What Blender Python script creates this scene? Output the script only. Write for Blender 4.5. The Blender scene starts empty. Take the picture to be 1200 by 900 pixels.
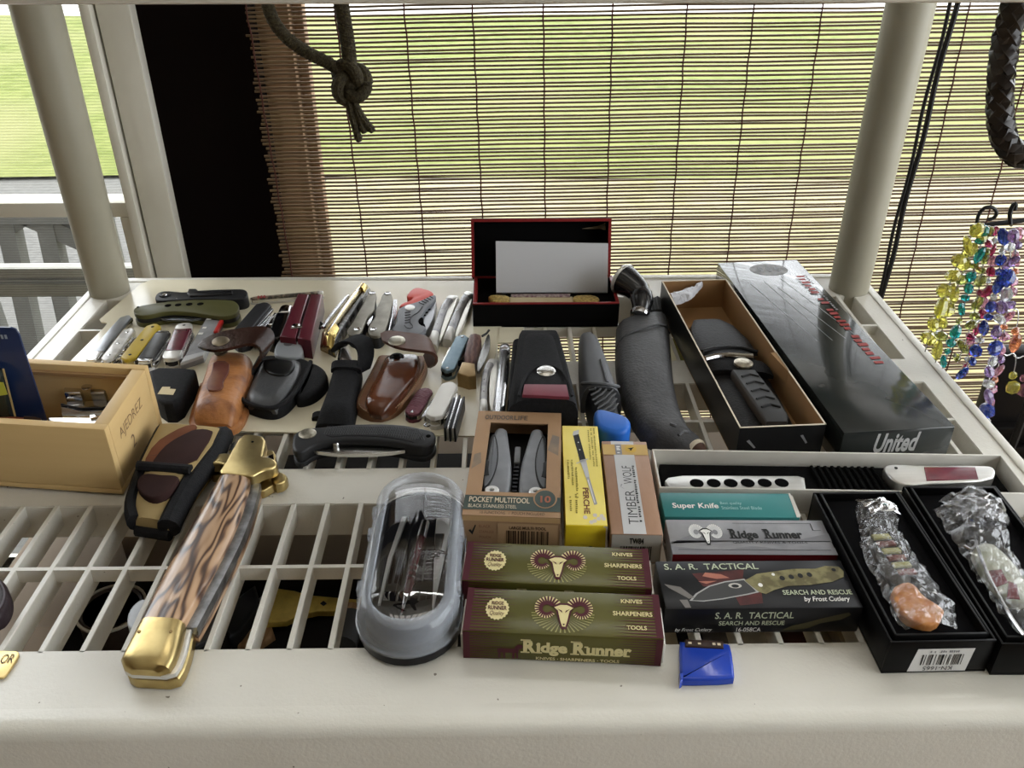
import bpy, bmesh, math, random
from mathutils import Vector, Matrix, noise

random.seed(7)
SC = bpy.context.scene
COL = SC.collection

# ------------------------------------------------------------------ camera
FPX, PITCH, YAW, CAM_H = 1019.0, math.radians(31.1), math.radians(0.82), 0.417
cam_data = bpy.data.cameras.new('camera')
cam_data.sensor_width = 36.0
cam_data.lens = FPX / 1200.0 * 36.0
cam_data.clip_start = 0.01
cam_data.clip_end = 200
cam = bpy.data.objects.new('camera', cam_data)
COL.objects.link(cam)
cam.location = (0, 0, CAM_H)
cam.rotation_euler = (math.pi / 2 - PITCH, 0, -YAW)
SC.camera = cam

# ------------------------------------------------------------------ world, light, exposure
world = bpy.data.worlds.new('overcast_sky')
SC.world = world
world.use_nodes = True
bg = world.node_tree.nodes['Background']
bg.inputs[0].default_value = (0.93, 0.97, 1.0, 1)
bg.inputs[1].default_value = 3.2
sun_d = bpy.data.lights.new('sun', 'SUN')
sun_d.energy = 1.5
sun_d.angle = math.radians(40)
sun_d.color = (1.0, 0.96, 0.88)
sun = bpy.data.objects.new('sun', sun_d)
COL.objects.link(sun)
sun.location = (0, 3, 4)
sun.rotation_euler = (math.radians(-28), math.radians(12), 0)
fill_d = bpy.data.lights.new('overhead_fill_light', 'AREA')  # unseen area light added overhead as fill for the shelf
fill_d.shape = 'RECTANGLE'
fill_d.size = 1.3
fill_d.size_y = 0.9
fill_d.energy = 3.5
fill_d.color = (1.0, 0.95, 0.88)
fill_light = bpy.data.objects.new('overhead_fill_light', fill_d)
COL.objects.link(fill_light)
fill_light.location = (0.1, 0.25, 1.86)
SC.view_settings.view_transform = 'Standard'
SC.view_settings.look = 'None'
SC.view_settings.gamma = 1.0
SC.view_settings.use_curve_mapping = False
SC.view_settings.exposure = 0.95

# ------------------------------------------------------------------ measuring helpers
_R = Matrix.Rotation(-YAW, 3, 'Z') @ Matrix.Rotation(math.pi / 2 - PITCH, 3, 'X')


def ray(px, py):
    return _R @ Vector(((px - 600) / FPX, -(py - 450) / FPX, -1.0))


def at(px, py, z=0.0):
    """ground position of a photo point lying on the horizontal plane at height z"""
    d = ray(px, py)
    t = (z - CAM_H) / d.z
    return Vector((d.x * t, d.y * t, z))


def atY(px, py, Y):
    d = ray(px, py)
    t = Y / d.y
    return Vector((d.x * t, Y, CAM_H + d.z * t))


def pts(ps, z):
    return [at(x, y, z) for x, y in ps]


# ------------------------------------------------------------------ materials
MATS = {}


def mat(name, col, rough=0.5, metal=0.0, col2=None, nscale=40.0, bump=0.0, bscale=None, spec=0.22,
        stretch=(1, 1, 1), trans=0.0, alpha=1.0, coat=0.0, lo=0.35, hi=0.65, detail=4.0, sheen=0.0, ior=1.45):
    if name in MATS:
        return MATS[name]
    m = bpy.data.materials.new(name)
    m.use_nodes = True
    nt = m.node_tree
    b = nt.nodes['Principled BSDF']
    c = tuple(col) + (1,)
    b.inputs['Base Color'].default_value = c
    b.inputs['Roughness'].default_value = rough
    b.inputs['Metallic'].default_value = metal
    b.inputs['Specular IOR Level'].default_value = spec
    b.inputs['IOR'].default_value = ior
    b.inputs['Transmission Weight'].default_value = trans
    b.inputs['Alpha'].default_value = alpha
    b.inputs['Coat Weight'].default_value = coat
    b.inputs['Coat Roughness'].default_value = 0.08
    b.inputs['Sheen Weight'].default_value = sheen
    if col2 is not None or bump > 0:
        tc = nt.nodes.new('ShaderNodeTexCoord')
        mp = nt.nodes.new('ShaderNodeMapping')
        mp.inputs['Scale'].default_value = stretch
        nt.links.new(tc.outputs['Object'], mp.inputs['Vector'])
        if col2 is not None:
            n = nt.nodes.new('ShaderNodeTexNoise')
            n.inputs['Scale'].default_value = nscale
            n.inputs['Detail'].default_value = detail
            nt.links.new(mp.outputs[0], n.inputs['Vector'])
            r = nt.nodes.new('ShaderNodeValToRGB')
            r.color_ramp.elements[0].position = lo
            r.color_ramp.elements[0].color = c
            r.color_ramp.elements[1].position = hi
            r.color_ramp.elements[1].color = tuple(col2) + (1,)
            nt.links.new(n.outputs['Fac'], r.inputs[0])
            nt.links.new(r.outputs[0], b.inputs['Base Color'])
        if bump > 0:
            n2 = nt.nodes.new('ShaderNodeTexNoise')
            n2.inputs['Scale'].default_value = bscale or nscale * 4
            n2.inputs['Detail'].default_value = 3
            nt.links.new(mp.outputs[0], n2.inputs['Vector'])
            bp = nt.nodes.new('ShaderNodeBump')
            bp.inputs['Strength'].default_value = bump
            bp.inputs['Distance'].default_value = 0.002
            nt.links.new(n2.outputs['Fac'], bp.inputs['Height'])
            nt.links.new(bp.outputs[0], b.inputs['Normal'])
    MATS[name] = m
    return m


def wave_mat(name, c1, c2, scale, dirn='X', dist=4.0, rough=0.5, rot=(0, 0, 0), stretch=(1, 1, 1), lo=0.3, hi=0.7,
             bump=0.15, coat=0.0, wtype='BANDS', dscale=1.5):
    if name in MATS:
        return MATS[name]
    m = bpy.data.materials.new(name)
    m.use_nodes = True
    nt = m.node_tree
    b = nt.nodes['Principled BSDF']
    b.inputs['Roughness'].default_value = rough
    b.inputs['Specular IOR Level'].default_value = .25
    b.inputs['Coat Weight'].default_value = coat
    tc = nt.nodes.new('ShaderNodeTexCoord')
    mp = nt.nodes.new('ShaderNodeMapping')
    mp.inputs['Scale'].default_value = stretch
    mp.inputs['Rotation'].default_value = rot
    nt.links.new(tc.outputs['Object'], mp.inputs['Vector'])
    w = nt.nodes.new('ShaderNodeTexWave')
    w.wave_type = wtype
    if wtype == 'BANDS':
        w.bands_direction = dirn
    else:
        w.rings_direction = dirn
    w.inputs['Scale'].default_value = scale
    w.inputs['Distortion'].default_value = dist
    w.inputs['Detail'].default_value = 3
    w.inputs['Detail Scale'].default_value = dscale
    nt.links.new(mp.outputs[0], w.inputs['Vector'])
    r = nt.nodes.new('ShaderNodeValToRGB')
    r.color_ramp.elements[0].position = lo
    r.color_ramp.elements[0].color = tuple(c1) + (1,)
    r.color_ramp.elements[1].position = hi
    r.color_ramp.elements[1].color = tuple(c2) + (1,)
    nt.links.new(w.outputs['Fac'], r.inputs[0])
    nt.links.new(r.outputs[0], b.inputs['Base Color'])
    if bump:
        bp = nt.nodes.new('ShaderNodeBump')
        bp.inputs['Strength'].default_value = bump
        bp.inputs['Distance'].default_value = 0.001
        nt.links.new(w.outputs['Fac'], bp.inputs['Height'])
        nt.links.new(bp.outputs[0], b.inputs['Normal'])
    MATS[name] = m
    return m


# ------------------------------------------------------------------ mesh helpers
ORIGIN = [Vector((0, 0, 0))]


class MB:
    """collects shapes (world coordinates) and links them as ONE mesh object"""

    def __init__(self):
        self.v = []
        self.f = []
        self.mi = []

    def add(self, vs, fs, mi=0):
        o = len(self.v)
        self.v += [Vector(p) for p in vs]
        self.f += [tuple(i + o for i in f) for f in fs]
        self.mi += [mi] * len(fs)
        return self

    def box(self, lo, hi, mi=0):
        x0, y0, z0 = lo
        x1, y1, z1 = hi
        vs = [(x0, y0, z0), (x1, y0, z0), (x1, y1, z0), (x0, y1, z0), (x0, y0, z1), (x1, y0, z1), (x1, y1, z1), (x0, y1, z1)]
        return self.add(vs, [(3, 2, 1, 0), (4, 5, 6, 7), (0, 1, 5, 4), (1, 2, 6, 5), (2, 3, 7, 6), (3, 0, 4, 7)], mi)

    def rings(self, rings, cap0=True, cap1=True, mi=0):
        """loft through closed rings with equal counts"""
        n = len(rings[0])
        vs = [p for r in rings for p in r]
        fs = []
        for i in range(len(rings) - 1):
            for k in range(n):
                a, b = i * n + k, i * n + (k + 1) % n
                fs.append((a, b, b + n, a + n))
        if cap0:
            fs.append(tuple(range(n - 1, -1, -1)))
        if cap1:
            fs.append(tuple(range((len(rings) - 1) * n, len(rings) * n)))
        return self.add(vs, fs, mi)

    def prism(self, outline, z0, z1, bev=0.0, bev0=0.0, segs=3, mi=0):
        """vertical extrusion of an xy outline with rounded top (and bottom) edge"""
        o = ccw([Vector((p[0], p[1], 0)) for p in outline])
        rs = []
        if bev0 > 0:
            for s in range(segs):
                a = s / segs * math.pi / 2
                rs.append(lift(inset(o, bev0 * (1 - math.sin(a))), z0 + bev0 * (1 - math.cos(a))))
            rs.append(lift(o, z0 + bev0))
        else:
            rs.append(lift(o, z0))
        if bev > 0:
            for s in range(segs + 1):
                a = s / segs * math.pi / 2
                rs.append(lift(inset(o, bev * (1 - math.cos(a))), z1 - bev * (1 - math.sin(a))))
        else:
            rs.append(lift(o, z1))
        return self.rings(rs, mi=mi)

    def strip(self, L, R, z0, H, profile='dome', mi=0, cap=True):
        """body between two edge lines: cross sections from L[i] to R[i]; z0, H numbers or lists"""
        pr = PROFILES[profile] if isinstance(profile, str) else profile
        n = len(L)
        rs = []
        for i in range(n):
            zb = z0[i] if isinstance(z0, (list, tuple)) else z0
            hh = H[i] if isinstance(H, (list, tuple)) else H
            a, b = Vector(L[i]), Vector(R[i])
            ring = []
            for t, h in pr:
                p = a.lerp(b, t)
                ring.append(Vector((p.x, p.y, zb + hh * h)))
            rs.append(ring)
        return self.rings(rs, cap0=cap, cap1=cap, mi=mi)

    def tube(self, path, r, n=8, mi=0, closed=False, cap=True, flat=1.0):
        path = [Vector(p) for p in path]
        m = len(path)
        rs = []
        up = None
        for i in range(m):
            if closed:
                d = path[(i + 1) % m] - path[(i - 1) % m]
            else:
                d = path[min(i + 1, m - 1)] - path[max(i - 1, 0)]
            if d.length < 1e-9:
                d = Vector((0, 0, 1))
            d.normalize()
            if up is None:
                up = Vector((0, 0, 1)) if abs(d.z) < 0.9 else Vector((1, 0, 0))
            s = d.cross(up)
            if s.length < 1e-6:
                s = d.orthogonal()
            s.normalize()
            up = s.cross(d).normalized()
            rr = r[i] if isinstance(r, (list, tuple)) else r
            rs.append([path[i] + s * math.cos(2 * math.pi * k / n) * rr + up * math.sin(2 * math.pi * k / n) * rr * flat for k in range(n)])
        if closed:
            rs.append(rs[0])
        return self.rings(rs, cap0=cap and not closed, cap1=cap and not closed, mi=mi)

    def lathe(self, c, axis, prof, n=16, mi=0):
        """prof: list of (distance along axis, radius)"""
        c = Vector(c)
        ax = Vector(axis).normalized()
        s = ax.orthogonal().normalized()
        t = ax.cross(s)
        rs = [[c + ax * d + (s * math.cos(2 * math.pi * k / n) + t * math.sin(2 * math.pi * k / n)) * max(r, 1e-5) for k in range(n)] for d, r in prof]
        return self.rings(rs, mi=mi)

    def disc(self, c, r, h, axis=(0, 0, 1), n=16, mi=0, dome=0.3):
        return self.lathe(c, axis, [(0, r), (h * (1 - dome), r), (h, r * 0.8)], n, mi)

    def sphere(self, c, r, n=10, mi=0, sc=(1, 1, 1)):
        c = Vector(c)
        rs = []
        for i in range(1, n // 2 + 1):
            a = math.pi * i / (n // 2 + 1)
            rs.append([c + Vector((math.sin(a) * math.cos(2 * math.pi * k / n) * r * sc[0], math.sin(a) * math.sin(2 * math.pi * k / n) * r * sc[1], -math.cos(a) * r * sc[2])) for k in range(n)])
        return self.rings(rs, mi=mi)

    def sheet(self, A, B, th, up=(0, 0, 1)):
        """thin sheet between two polylines, thickened along up / local normal"""
        n = len(A)
        top, bot = [], []
        for i in range(n):
            a, b = Vector(A[i]), Vector(B[i])
            d = (Vector(A[min(i + 1, n - 1)]) - Vector(A[max(i - 1, 0)]))
            nr = d.cross(b - a)
            if nr.length < 1e-9:
                nr = Vector(up)
            nr.normalize()
            top.append((a + nr * th / 2, b + nr * th / 2))
            bot.append((a - nr * th / 2, b - nr * th / 2))
        rs = [[top[i][0], top[i][1], bot[i][1], bot[i][0]] for i in range(n)]
        return self.rings(rs)

    def quad_slab(self, q, n, th, mi=0):
        """thin slab on a quad in space; n = outward normal"""
        n = Vector(n).normalized()
        vs = [Vector(p) for p in q]
        return self.rings([vs, [p + n * th for p in vs]], mi=mi)

    def build(self, name, mats, parent=None, smooth=35, bev=0.0, kind=None, label=None, segs=2):
        org = ORIGIN[0]
        me = bpy.data.meshes.new(name)
        me.from_pydata([tuple(p - org) for p in self.v], [], self.f)
        bm = bmesh.new()
        bm.from_mesh(me)
        bmesh.ops.remove_doubles(bm, verts=bm.verts, dist=1e-6)
        bmesh.ops.recalc_face_normals(bm, faces=bm.faces)
        if bev > 0:
            es = [e for e in bm.edges if len(e.link_faces) == 2 and e.calc_face_angle(0) > 0.6]
            bmesh.ops.bevel(bm, geom=es, offset=bev, segments=segs, profile=0.5, affect='EDGES', clamp_overlap=True)
        bm.to_mesh(me)
        bm.free()
        if not isinstance(mats, (list, tuple)):
            mats = [mats]
        for m in mats:
            me.materials.append(m)
        if len(mats) > 1 and bev == 0 and len(me.polygons) == len(self.mi):
            for p, i in zip(me.polygons, self.mi):
                p.material_index = i
        if smooth:
            me.shade_smooth()
            me.set_sharp_from_angle(angle=math.radians(smooth))
        o = bpy.data.objects.new(name, me)
        COL.objects.link(o)
        if parent is None:
            o.location = org
        else:
            o.parent = parent
            if parent.parent is None and parent.type == 'MESH':
                o.location = (0, 0, 0)
        if kind:
            o['kind'] = kind
        if label:
            o['label'] = label
        return o


def ccw(o):
    a = sum(o[i].x * o[(i + 1) % len(o)].y - o[(i + 1) % len(o)].x * o[i].y for i in range(len(o)))
    return o if a > 0 else o[::-1]


def lift(o, z):
    return [Vector((p.x, p.y, z)) for p in o]


def inset(o, d):
    """offset a ccw outline inwards by d"""
    if d == 0:
        return [p.copy() for p in o]
    n = len(o)
    out = []
    for i in range(n):
        a, b, c = o[i - 1], o[i], o[(i + 1) % n]
        e1 = (b - a)
        e2 = (c - b)
        if e1.length < 1e-9 or e2.length < 1e-9:
            out.append(b.copy())
            continue
        e1.normalize()
        e2.normalize()
        n1 = Vector((-e1.y, e1.x, 0))
        n2 = Vector((-e2.y, e2.x, 0))
        m = n1 + n2
        if m.length < 0.2:
            out.append(b + n1 * d)
            continue
        m.normalize()
        k = max(0.45, m.dot(n1))
        out.append(b + m * (d / k))
    return out


def smooth_outline(ps, it=2, closed=True):
    """Chaikin corner cutting"""
    ps = [Vector(p) for p in ps]
    for _ in range(it):
        q = []
        n = len(ps)
        rng = range(n) if closed else range(n - 1)
        if not closed:
            q.append(ps[0])
        for i in rng:
            a, b = ps[i], ps[(i + 1) % n]
            q += [a.lerp(b, 0.25), a.lerp(b, 0.75)]
        if not closed:
            q.append(ps[-1])
        ps = q
    return ps


def resample(ps, n):
    ps = [Vector(p) for p in ps]
    ds = [0]
    for i in range(len(ps) - 1):
        ds.append(ds[-1] + (ps[i + 1] - ps[i]).length)
    out = []
    for k in range(n):
        t = ds[-1] * k / (n - 1)
        i = 0
        while i < len(ds) - 2 and ds[i + 1] < t:
            i += 1
        u = (t - ds[i]) / max(1e-9, ds[i + 1] - ds[i])
        out.append(ps[i].lerp(ps[i + 1], min(1, u)))
    return out


def curve_pts(ps, n):
    return resample(smooth_outline(ps, 3, closed=False), n)


def _dome(k=10):
    return [(0.5 - 0.5 * math.cos(math.pi * i / k), math.sin(math.pi * i / k)) for i in range(k + 1)]


PROFILES = {
    'dome': [(t, 0.12 + 0.88 * h) for t, h in _dome()] + [(1, 0), (0, 0)],
    'round': [(0.5 + 0.5 * math.cos(2 * math.pi * i / 12 + math.pi), 0.5 + 0.5 * math.sin(-2 * math.pi * i / 12 + math.pi)) for i in range(12)],
    'slab': [(0, 0), (0, .75), (.03, .9), (.08, 1), (.92, 1), (.97, .9), (1, .75), (1, 0)],
    'soft': [(0, 0), (0, .45), (.05, .72), (.13, .9), (.26, .98), (.5, 1), (.74, .98), (.87, .9), (.95, .72), (1, .45), (1, 0)],
    'flat': [(0, 0), (0, 1), (1, 1), (1, 0)],
    'welt': [(0, 0), (0, .22), (.1, .24), (.13, .5), (.2, .82), (.32, .97), (.5, 1), (.68, .97), (.8, .82), (.87, .5), (.9, .24), (1, .22), (1, 0)],
}


def thing(name, label, cat, loc=(0, 0, 0), group=None):
    o = bpy.data.objects.new(name, None)
    o.empty_display_size = 0.02
    COL.objects.link(o)
    o.location = loc
    o['label'] = label
    o['category'] = cat
    if group:
        o['group'] = group
    ORIGIN[0] = Vector(loc)
    return o


def tag(o, label, cat, group=None):
    o['label'] = label
    o['category'] = cat
    if group:
        o['group'] = group
    return o


def struct(name, mb, m, label=None, parent=None, **kw):
    ORIGIN[0] = Vector((0, 0, 0))
    o = mb.build(name, m, parent, **kw)
    if parent is None:
        o['kind'] = 'structure'
    if label:
        o['label'] = label
    return o


def share(o, name, loc, parent, rot=None, sc=None):
    """a further alike piece that shares mesh data"""
    c = bpy.data.objects.new(name, o.data)
    COL.objects.link(c)
    c.parent = parent
    c.location = loc
    if rot:
        c.rotation_euler = rot
    if sc:
        c.scale = sc
    return c


# ------------------------------------------------------------------ print helpers (flat print laid on faces)
class Face:
    """a flat face: o = lower-left corner of the print, u = reading direction, v = up of the letters"""

    def __init__(self, o, u, v):
        self.o = Vector(o)
        self.w = Vector(u).length
        self.h = Vector(v).length
        self.u = Vector(u).normalized()
        self.v = Vector(v)
        self.v = (self.v - self.u * self.v.dot(self.u)).normalized()
        self.n = self.u.cross(self.v).normalized()

    def p(self, a, b, lift=0.0002):
        """a, b as fractions of the face"""
        return self.o + self.u * (a * self.w) + self.v * (b * self.h) + self.n * lift


def decal(face, poly, name, m, parent, lift=0.00025, th=0.0):
    mb = MB()
    vs = [face.p(a, b, lift) for a, b in poly]
    mb.add(vs, [tuple(range(len(vs)))])
    o = mb.build(name, m, parent, smooth=0)
    return o


def decals(face, polys, name, m, parent, lift=0.00025):
    mb = MB()
    for poly in polys:
        vs = [face.p(a, b, lift) for a, b in poly]
        mb.add(vs, [tuple(range(len(vs)))])
    return mb.build(name, m, parent, smooth=0, kind='stuff' if len(polys) > 1 else None)


def scribble(face, a, b, w, h, m, parent, n=12, up=False, seed=1, name='small_print'):
    """a line of print too small to read: a row of little strokes"""
    rnd = random.Random(seed)
    polys = []
    for i in range(n):
        if rnd.random() < .12:
            continue
        s0, s1 = (i + .12) / n, (i + rnd.uniform(.62, .86)) / n
        t0, t1 = rnd.choice((0, 0, .1)), rnd.choice((.75, .9, 1))
        if up:
            polys.append([(a + t0 * w, b + s0 * h), (a + t1 * w, b + s0 * h), (a + t1 * w, b + s1 * h), (a + t0 * w, b + s1 * h)])
        else:
            polys.append([(a + s0 * w, b + t0 * h), (a + s1 * w, b + t0 * h), (a + s1 * w, b + t1 * h), (a + s0 * w, b + t1 * h)])
    return decals(face, polys, name, m, parent, .0005)


def ell(cx, cy, rx, ry, n=20, a0=0, a1=2 * math.pi):
    return [(cx + rx * math.cos(a0 + (a1 - a0) * i / n), cy + ry * math.sin(a0 + (a1 - a0) * i / n)) for i in range(n)]


def text(face, body, a, b, wfrac, hfrac, m, parent, name='lettering', bold=0.0, shear=0.0, lift=0.0003, up=False, flip=False, align='L'):
    """letters fitted into wfrac x hfrac of the face with lower-left at (a, b)"""
    cu = bpy.data.curves.new('t', 'FONT')
    cu.body = body
    cu.offset = bold
    cu.shear = shear
    cu.resolution_u = 3
    ob = bpy.data.objects.new('t', cu)
    COL.objects.link(ob)
    dg = bpy.context.evaluated_depsgraph_get()
    me = bpy.data.meshes.new_from_object(ob.evaluated_get(dg))
    bpy.data.objects.remove(ob)
    bpy.data.curves.remove(cu)
    xs = [v.co.x for v in me.vertices]
    ys = [v.co.y for v in me.vertices]
    x0, x1, y0, y1 = min(xs), max(xs), min(ys), max(ys)
    for v in me.vertices:
        s = (v.co.x - x0) / (x1 - x0)
        t = (v.co.y - y0) / (y1 - y0)
        if flip:
            s, t = 1 - s, 1 - t
        if up == 'down':
            s, t = t, 1 - s
        elif up:
            s, t = 1 - t, s
        v.co = face.p(a + s * wfrac, b + t * hfrac, lift) - ORIGIN[0]
    me.materials.clear()
    me.materials.append(m)
    o = bpy.data.objects.new(name, me)
    COL.objects.link(o)
    o.parent = parent
    return o


def barcode(face, a, b, w, h, m, parent, seed=1, n=26):
    rnd = random.Random(seed)
    polys = []
    x = 0.0
    ws = [rnd.choice((1, 1, 2, 3)) for _ in range(n * 2)]
    tot = sum(ws)
    for i, k in enumerate(ws):
        if i % 2 == 0:
            polys.append([(a + w * x / tot, b), (a + w * (x + k) / tot, b), (a + w * (x + k) / tot, b + h), (a + w * x / tot, b + h)])
        x += k
    return decals(face, polys, 'barcode', m, parent, 0.00045)

# ================================================================== THE SETTING
resin = mat('shelf_resin', (0.58, 0.56, 0.50), 0.30, spec=.6, col2=(0.53, 0.51, 0.45), nscale=14, bump=0.12, bscale=420, lo=0.4, hi=0.75)
nt = resin.node_tree
pb0 = nt.nodes['Principled BSDF']
src = pb0.inputs['Base Color'].links[0].from_socket
tcx = nt.nodes.new('ShaderNodeTexCoord')
nsp = nt.nodes.new('ShaderNodeTexNoise')
nsp.inputs['Scale'].default_value = 210
nsp.inputs['Detail'].default_value = 1.0
nt.links.new(tcx.outputs['Object'], nsp.inputs['Vector'])
rsp = nt.nodes.new('ShaderNodeValToRGB')
rsp.color_ramp.elements[0].position = .79
rsp.color_ramp.elements[0].color = (0, 0, 0, 1)
rsp.color_ramp.elements[1].position = .81
rsp.color_ramp.elements[1].color = (1, 1, 1, 1)
nt.links.new(nsp.outputs['Fac'], rsp.inputs[0])
msp = nt.nodes.new('ShaderNodeMix')
msp.data_type = 'RGBA'
nt.links.new(rsp.outputs[0], msp.inputs[0])
nt.links.new(src, msp.inputs[6])
msp.inputs[7].default_value = (.16, .14, .11, 1)
nt.links.new(msp.outputs[2], pb0.inputs['Base Color'])
white_paint = mat('white_paint', (0.62, 0.60, 0.53), 0.5, col2=(0.52, 0.50, 0.43), nscale=6, bump=0.05)
dark_board = mat('dark_board', (0.0035, 0.002, 0.002), 0.9, col2=(0.005, 0.003, 0.0025), nscale=5, spec=.05)
wall_paint = mat('wall_paint', (0.22, 0.175, 0.125), 0.8, col2=(0.195, 0.155, 0.11), nscale=5)
floor_wood = wave_mat('floor_wood', (0.20, 0.13, 0.075), (0.30, 0.20, 0.115), 3, 'X', 5, 0.45)
stile_wood = wave_mat('stile_wood', (0.16, 0.095, 0.05), (0.27, 0.17, 0.10), 8, 'X', 3, 0.6)
black_paint = mat('black_lacquer', (0.008, 0.007, 0.007), 0.35)

GZ = -1.10          # the ground outside
WY = 1.04           # the window wall

# --- ground outside
def ground_mat(name, c1, c2, c3, s):
    m = bpy.data.materials.new(name)
    m.use_nodes = True
    nt = m.node_tree
    b = nt.nodes['Principled BSDF']
    b.inputs['Roughness'].default_value = 0.95
    b.inputs['Specular IOR Level'].default_value = 0.1
    tc = nt.nodes.new('ShaderNodeTexCoord')
    n1 = nt.nodes.new('ShaderNodeTexNoise')
    n1.inputs['Scale'].default_value = s
    n1.inputs['Detail'].default_value = 8
    n2 = nt.nodes.new('ShaderNodeTexNoise')
    n2.inputs['Scale'].default_value = s * 0.06
    n2.inputs['Detail'].default_value = 3
    nt.links.new(tc.outputs['Object'], n1.inputs['Vector'])
    nt.links.new(tc.outputs['Object'], n2.inputs['Vector'])
    r = nt.nodes.new('ShaderNodeValToRGB')
    r.color_ramp.elements[0].position = 0.35
    r.color_ramp.elements[0].color = tuple(c1) + (1,)
    r.color_ramp.elements[1].position = 0.65
    r.color_ramp.elements[1].color = tuple(c2) + (1,)
    nt.links.new(n1.outputs['Fac'], r.inputs[0])
    mx = nt.nodes.new('ShaderNodeMix')
    mx.data_type = 'RGBA'
    rr = nt.nodes.new('ShaderNodeValToRGB')
    rr.color_ramp.elements[0].position = 0.42
    rr.color_ramp.elements[1].position = 0.68
    nt.links.new(n2.outputs['Fac'], rr.inputs[0])
    nt.links.new(rr.outputs[0], mx.inputs[0])
    nt.links.new(r.outputs[0], mx.inputs[6])
    mx.inputs[7].default_value = tuple(c3) + (1,)
    nt.links.new(mx.outputs[2], b.inputs['Base Color'])
    MATS[name] = m
    return m

lawn_m = ground_mat('lawn_grass', (0.088, 0.106, 0.026), (0.130, 0.145, 0.044), (0.15, 0.148, 0.066), 9)
dry_m = ground_mat('dry_grass', (0.155, 0.148, 0.066), (0.225, 0.205, 0.115), (0.235, 0.216, 0.145), 9)
gravel_m = ground_mat('gravel', (0.085, 0.084, 0.079), (0.115, 0.113, 0.106), (0.10, 0.098, 0.09), 30)
road_m = ground_mat('pale_road', (0.34, 0.34, 0.31), (0.42, 0.41, 0.39), (0.38, 0.37, 0.34), 10)


def ground(name, y0, y1, m, wob, z, lab, x0=-24, x1=24):
    mb = MB()
    n = 24
    a, b = [], []
    rnd = random.Random(len(name))
    for i in range(n + 1):
        x = x0 + (x1 - x0) * i / n
        a.append(Vector((x, y0 + rnd.uniform(-wob, wob), z)))
        b.append(Vector((x, y1 + rnd.uniform(-wob, wob), z)))
    mb.add(a + b, [(i, i + 1, i + n + 2, i + n + 1) for i in range(n)])
    o = struct(name, mb, m, lab, smooth=0)
    return o


ground('ground_gravel', 1.15, 5.2, gravel_m, 0.0, GZ, 'grey gravel strip outside the window')
ground('ground_dry_grass', 1.9, 4.9, dry_m, 0.1, GZ + 0.012, 'pale dry grass below the blind', -.95, 24)
ground('ground_lawn', 4.75, 10.6, lawn_m, 0.12, GZ + 0.02, 'green lawn outside the window')
ground('ground_road', 10.2, 60, road_m, 0.1, GZ + 0.01, 'pale road beyond the lawn')

# --- room shell
struct('floor', MB().box((-2.6, -3.6, -0.98), (2.0, 1.12, -0.93)), floor_wood, 'brown wooden floor')
struct('ceiling', MB().box((-2.6, -3.6, 1.9), (2.06, 1.15, 1.95)), mat('ceiling_white', (.72, .70, .65), .9, col2=(.68, .66, .61), nscale=4), 'plain white ceiling')
struct('wall_left', MB().box((-2.66, -3.6, -0.98), (-2.6, 1.15, 1.95)), wall_paint, 'plain left wall')
wr = MB().box((2.0, -3.6, -.98), (2.06, 1.15, -.35)).box((2.0, -3.6, 1.6), (2.06, 1.15, 1.95)).box((2.0, -3.6, -.35), (2.06, -1.5, 1.6)).box((2.0, .98, -.35), (2.06, 1.15, 1.6))
struct('wall_right', wr, wall_paint, 'right wall with a wide open window')
w3 = MB().box((1.99, -1.5, -.37), (2.07, .98, -.35)).box((1.99, -1.5, 1.58), (2.07, .98, 1.6)).box((1.99, -1.52, -.35), (2.07, -1.5, 1.6)).box((1.99, -.28, -.35), (2.07, -.25, 1.58))
struct('window_3', w3, white_paint, 'wide window in the right wall')
fw = MB().box((-2.6, -3.66, -.98), (2.0, -3.6, 1.95))
struct('wall_front', fw, wall_paint, 'plain wall behind the viewer')
# window wall: sill wall below, header above, solid ends
wb = MB().box((-2.6, WY + .03, -0.98), (2.0, WY + .11, -0.62)).box((-2.6, WY + .03, 1.45), (2.0, WY + .11, 1.9))
wb.box((1.75, WY + .03, -.62), (2.0, WY + .11, 1.45)).box((-2.6, WY + .03, -.62), (-1.9, WY + .11, 1.45))
struct('wall_back', wb, wall_paint, 'window wall behind the shelf')

# dark post between the two windows
xa = atY(157, 7, WY).x
xb = atY(222, 300, WY).x
XP0 = atY(190, 150, WY).x            # right edge of the white jamb
XP1 = atY(330, 150, WY).x
struct('trim_1', MB().box((XP0 - .004, WY - .005, -.95), (XP1 - .018, WY + .05, 1.9)), dark_board, 'black board between the windows', bev=.002)
# brown stile behind the blind
XS0 = atY(327, 150, WY).x
XS1 = atY(352, 150, WY).x
st = MB().box((XS0 - .012, WY + .012, -.95), (XS1, WY + .05, 1.9)).box((XS1, WY + .03, -.95), (XS1 + .012, WY + .05, 1.9))
struct('trim_2', st, stile_wood, 'brown wooden stile behind the blind', bev=.002)
# white jamb of the left window
XJ0 = atY(138, 150, WY).x
jm = MB().box((XJ0, WY - .03, -.95), (XJ0 + .012, WY + .05, 1.9)).box((XJ0 + .0145, WY - .022, -.95), (XP0, WY + .05, 1.9))
struct('trim_3', jm, white_paint, 'white painted window jamb', bev=.0025)
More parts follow.
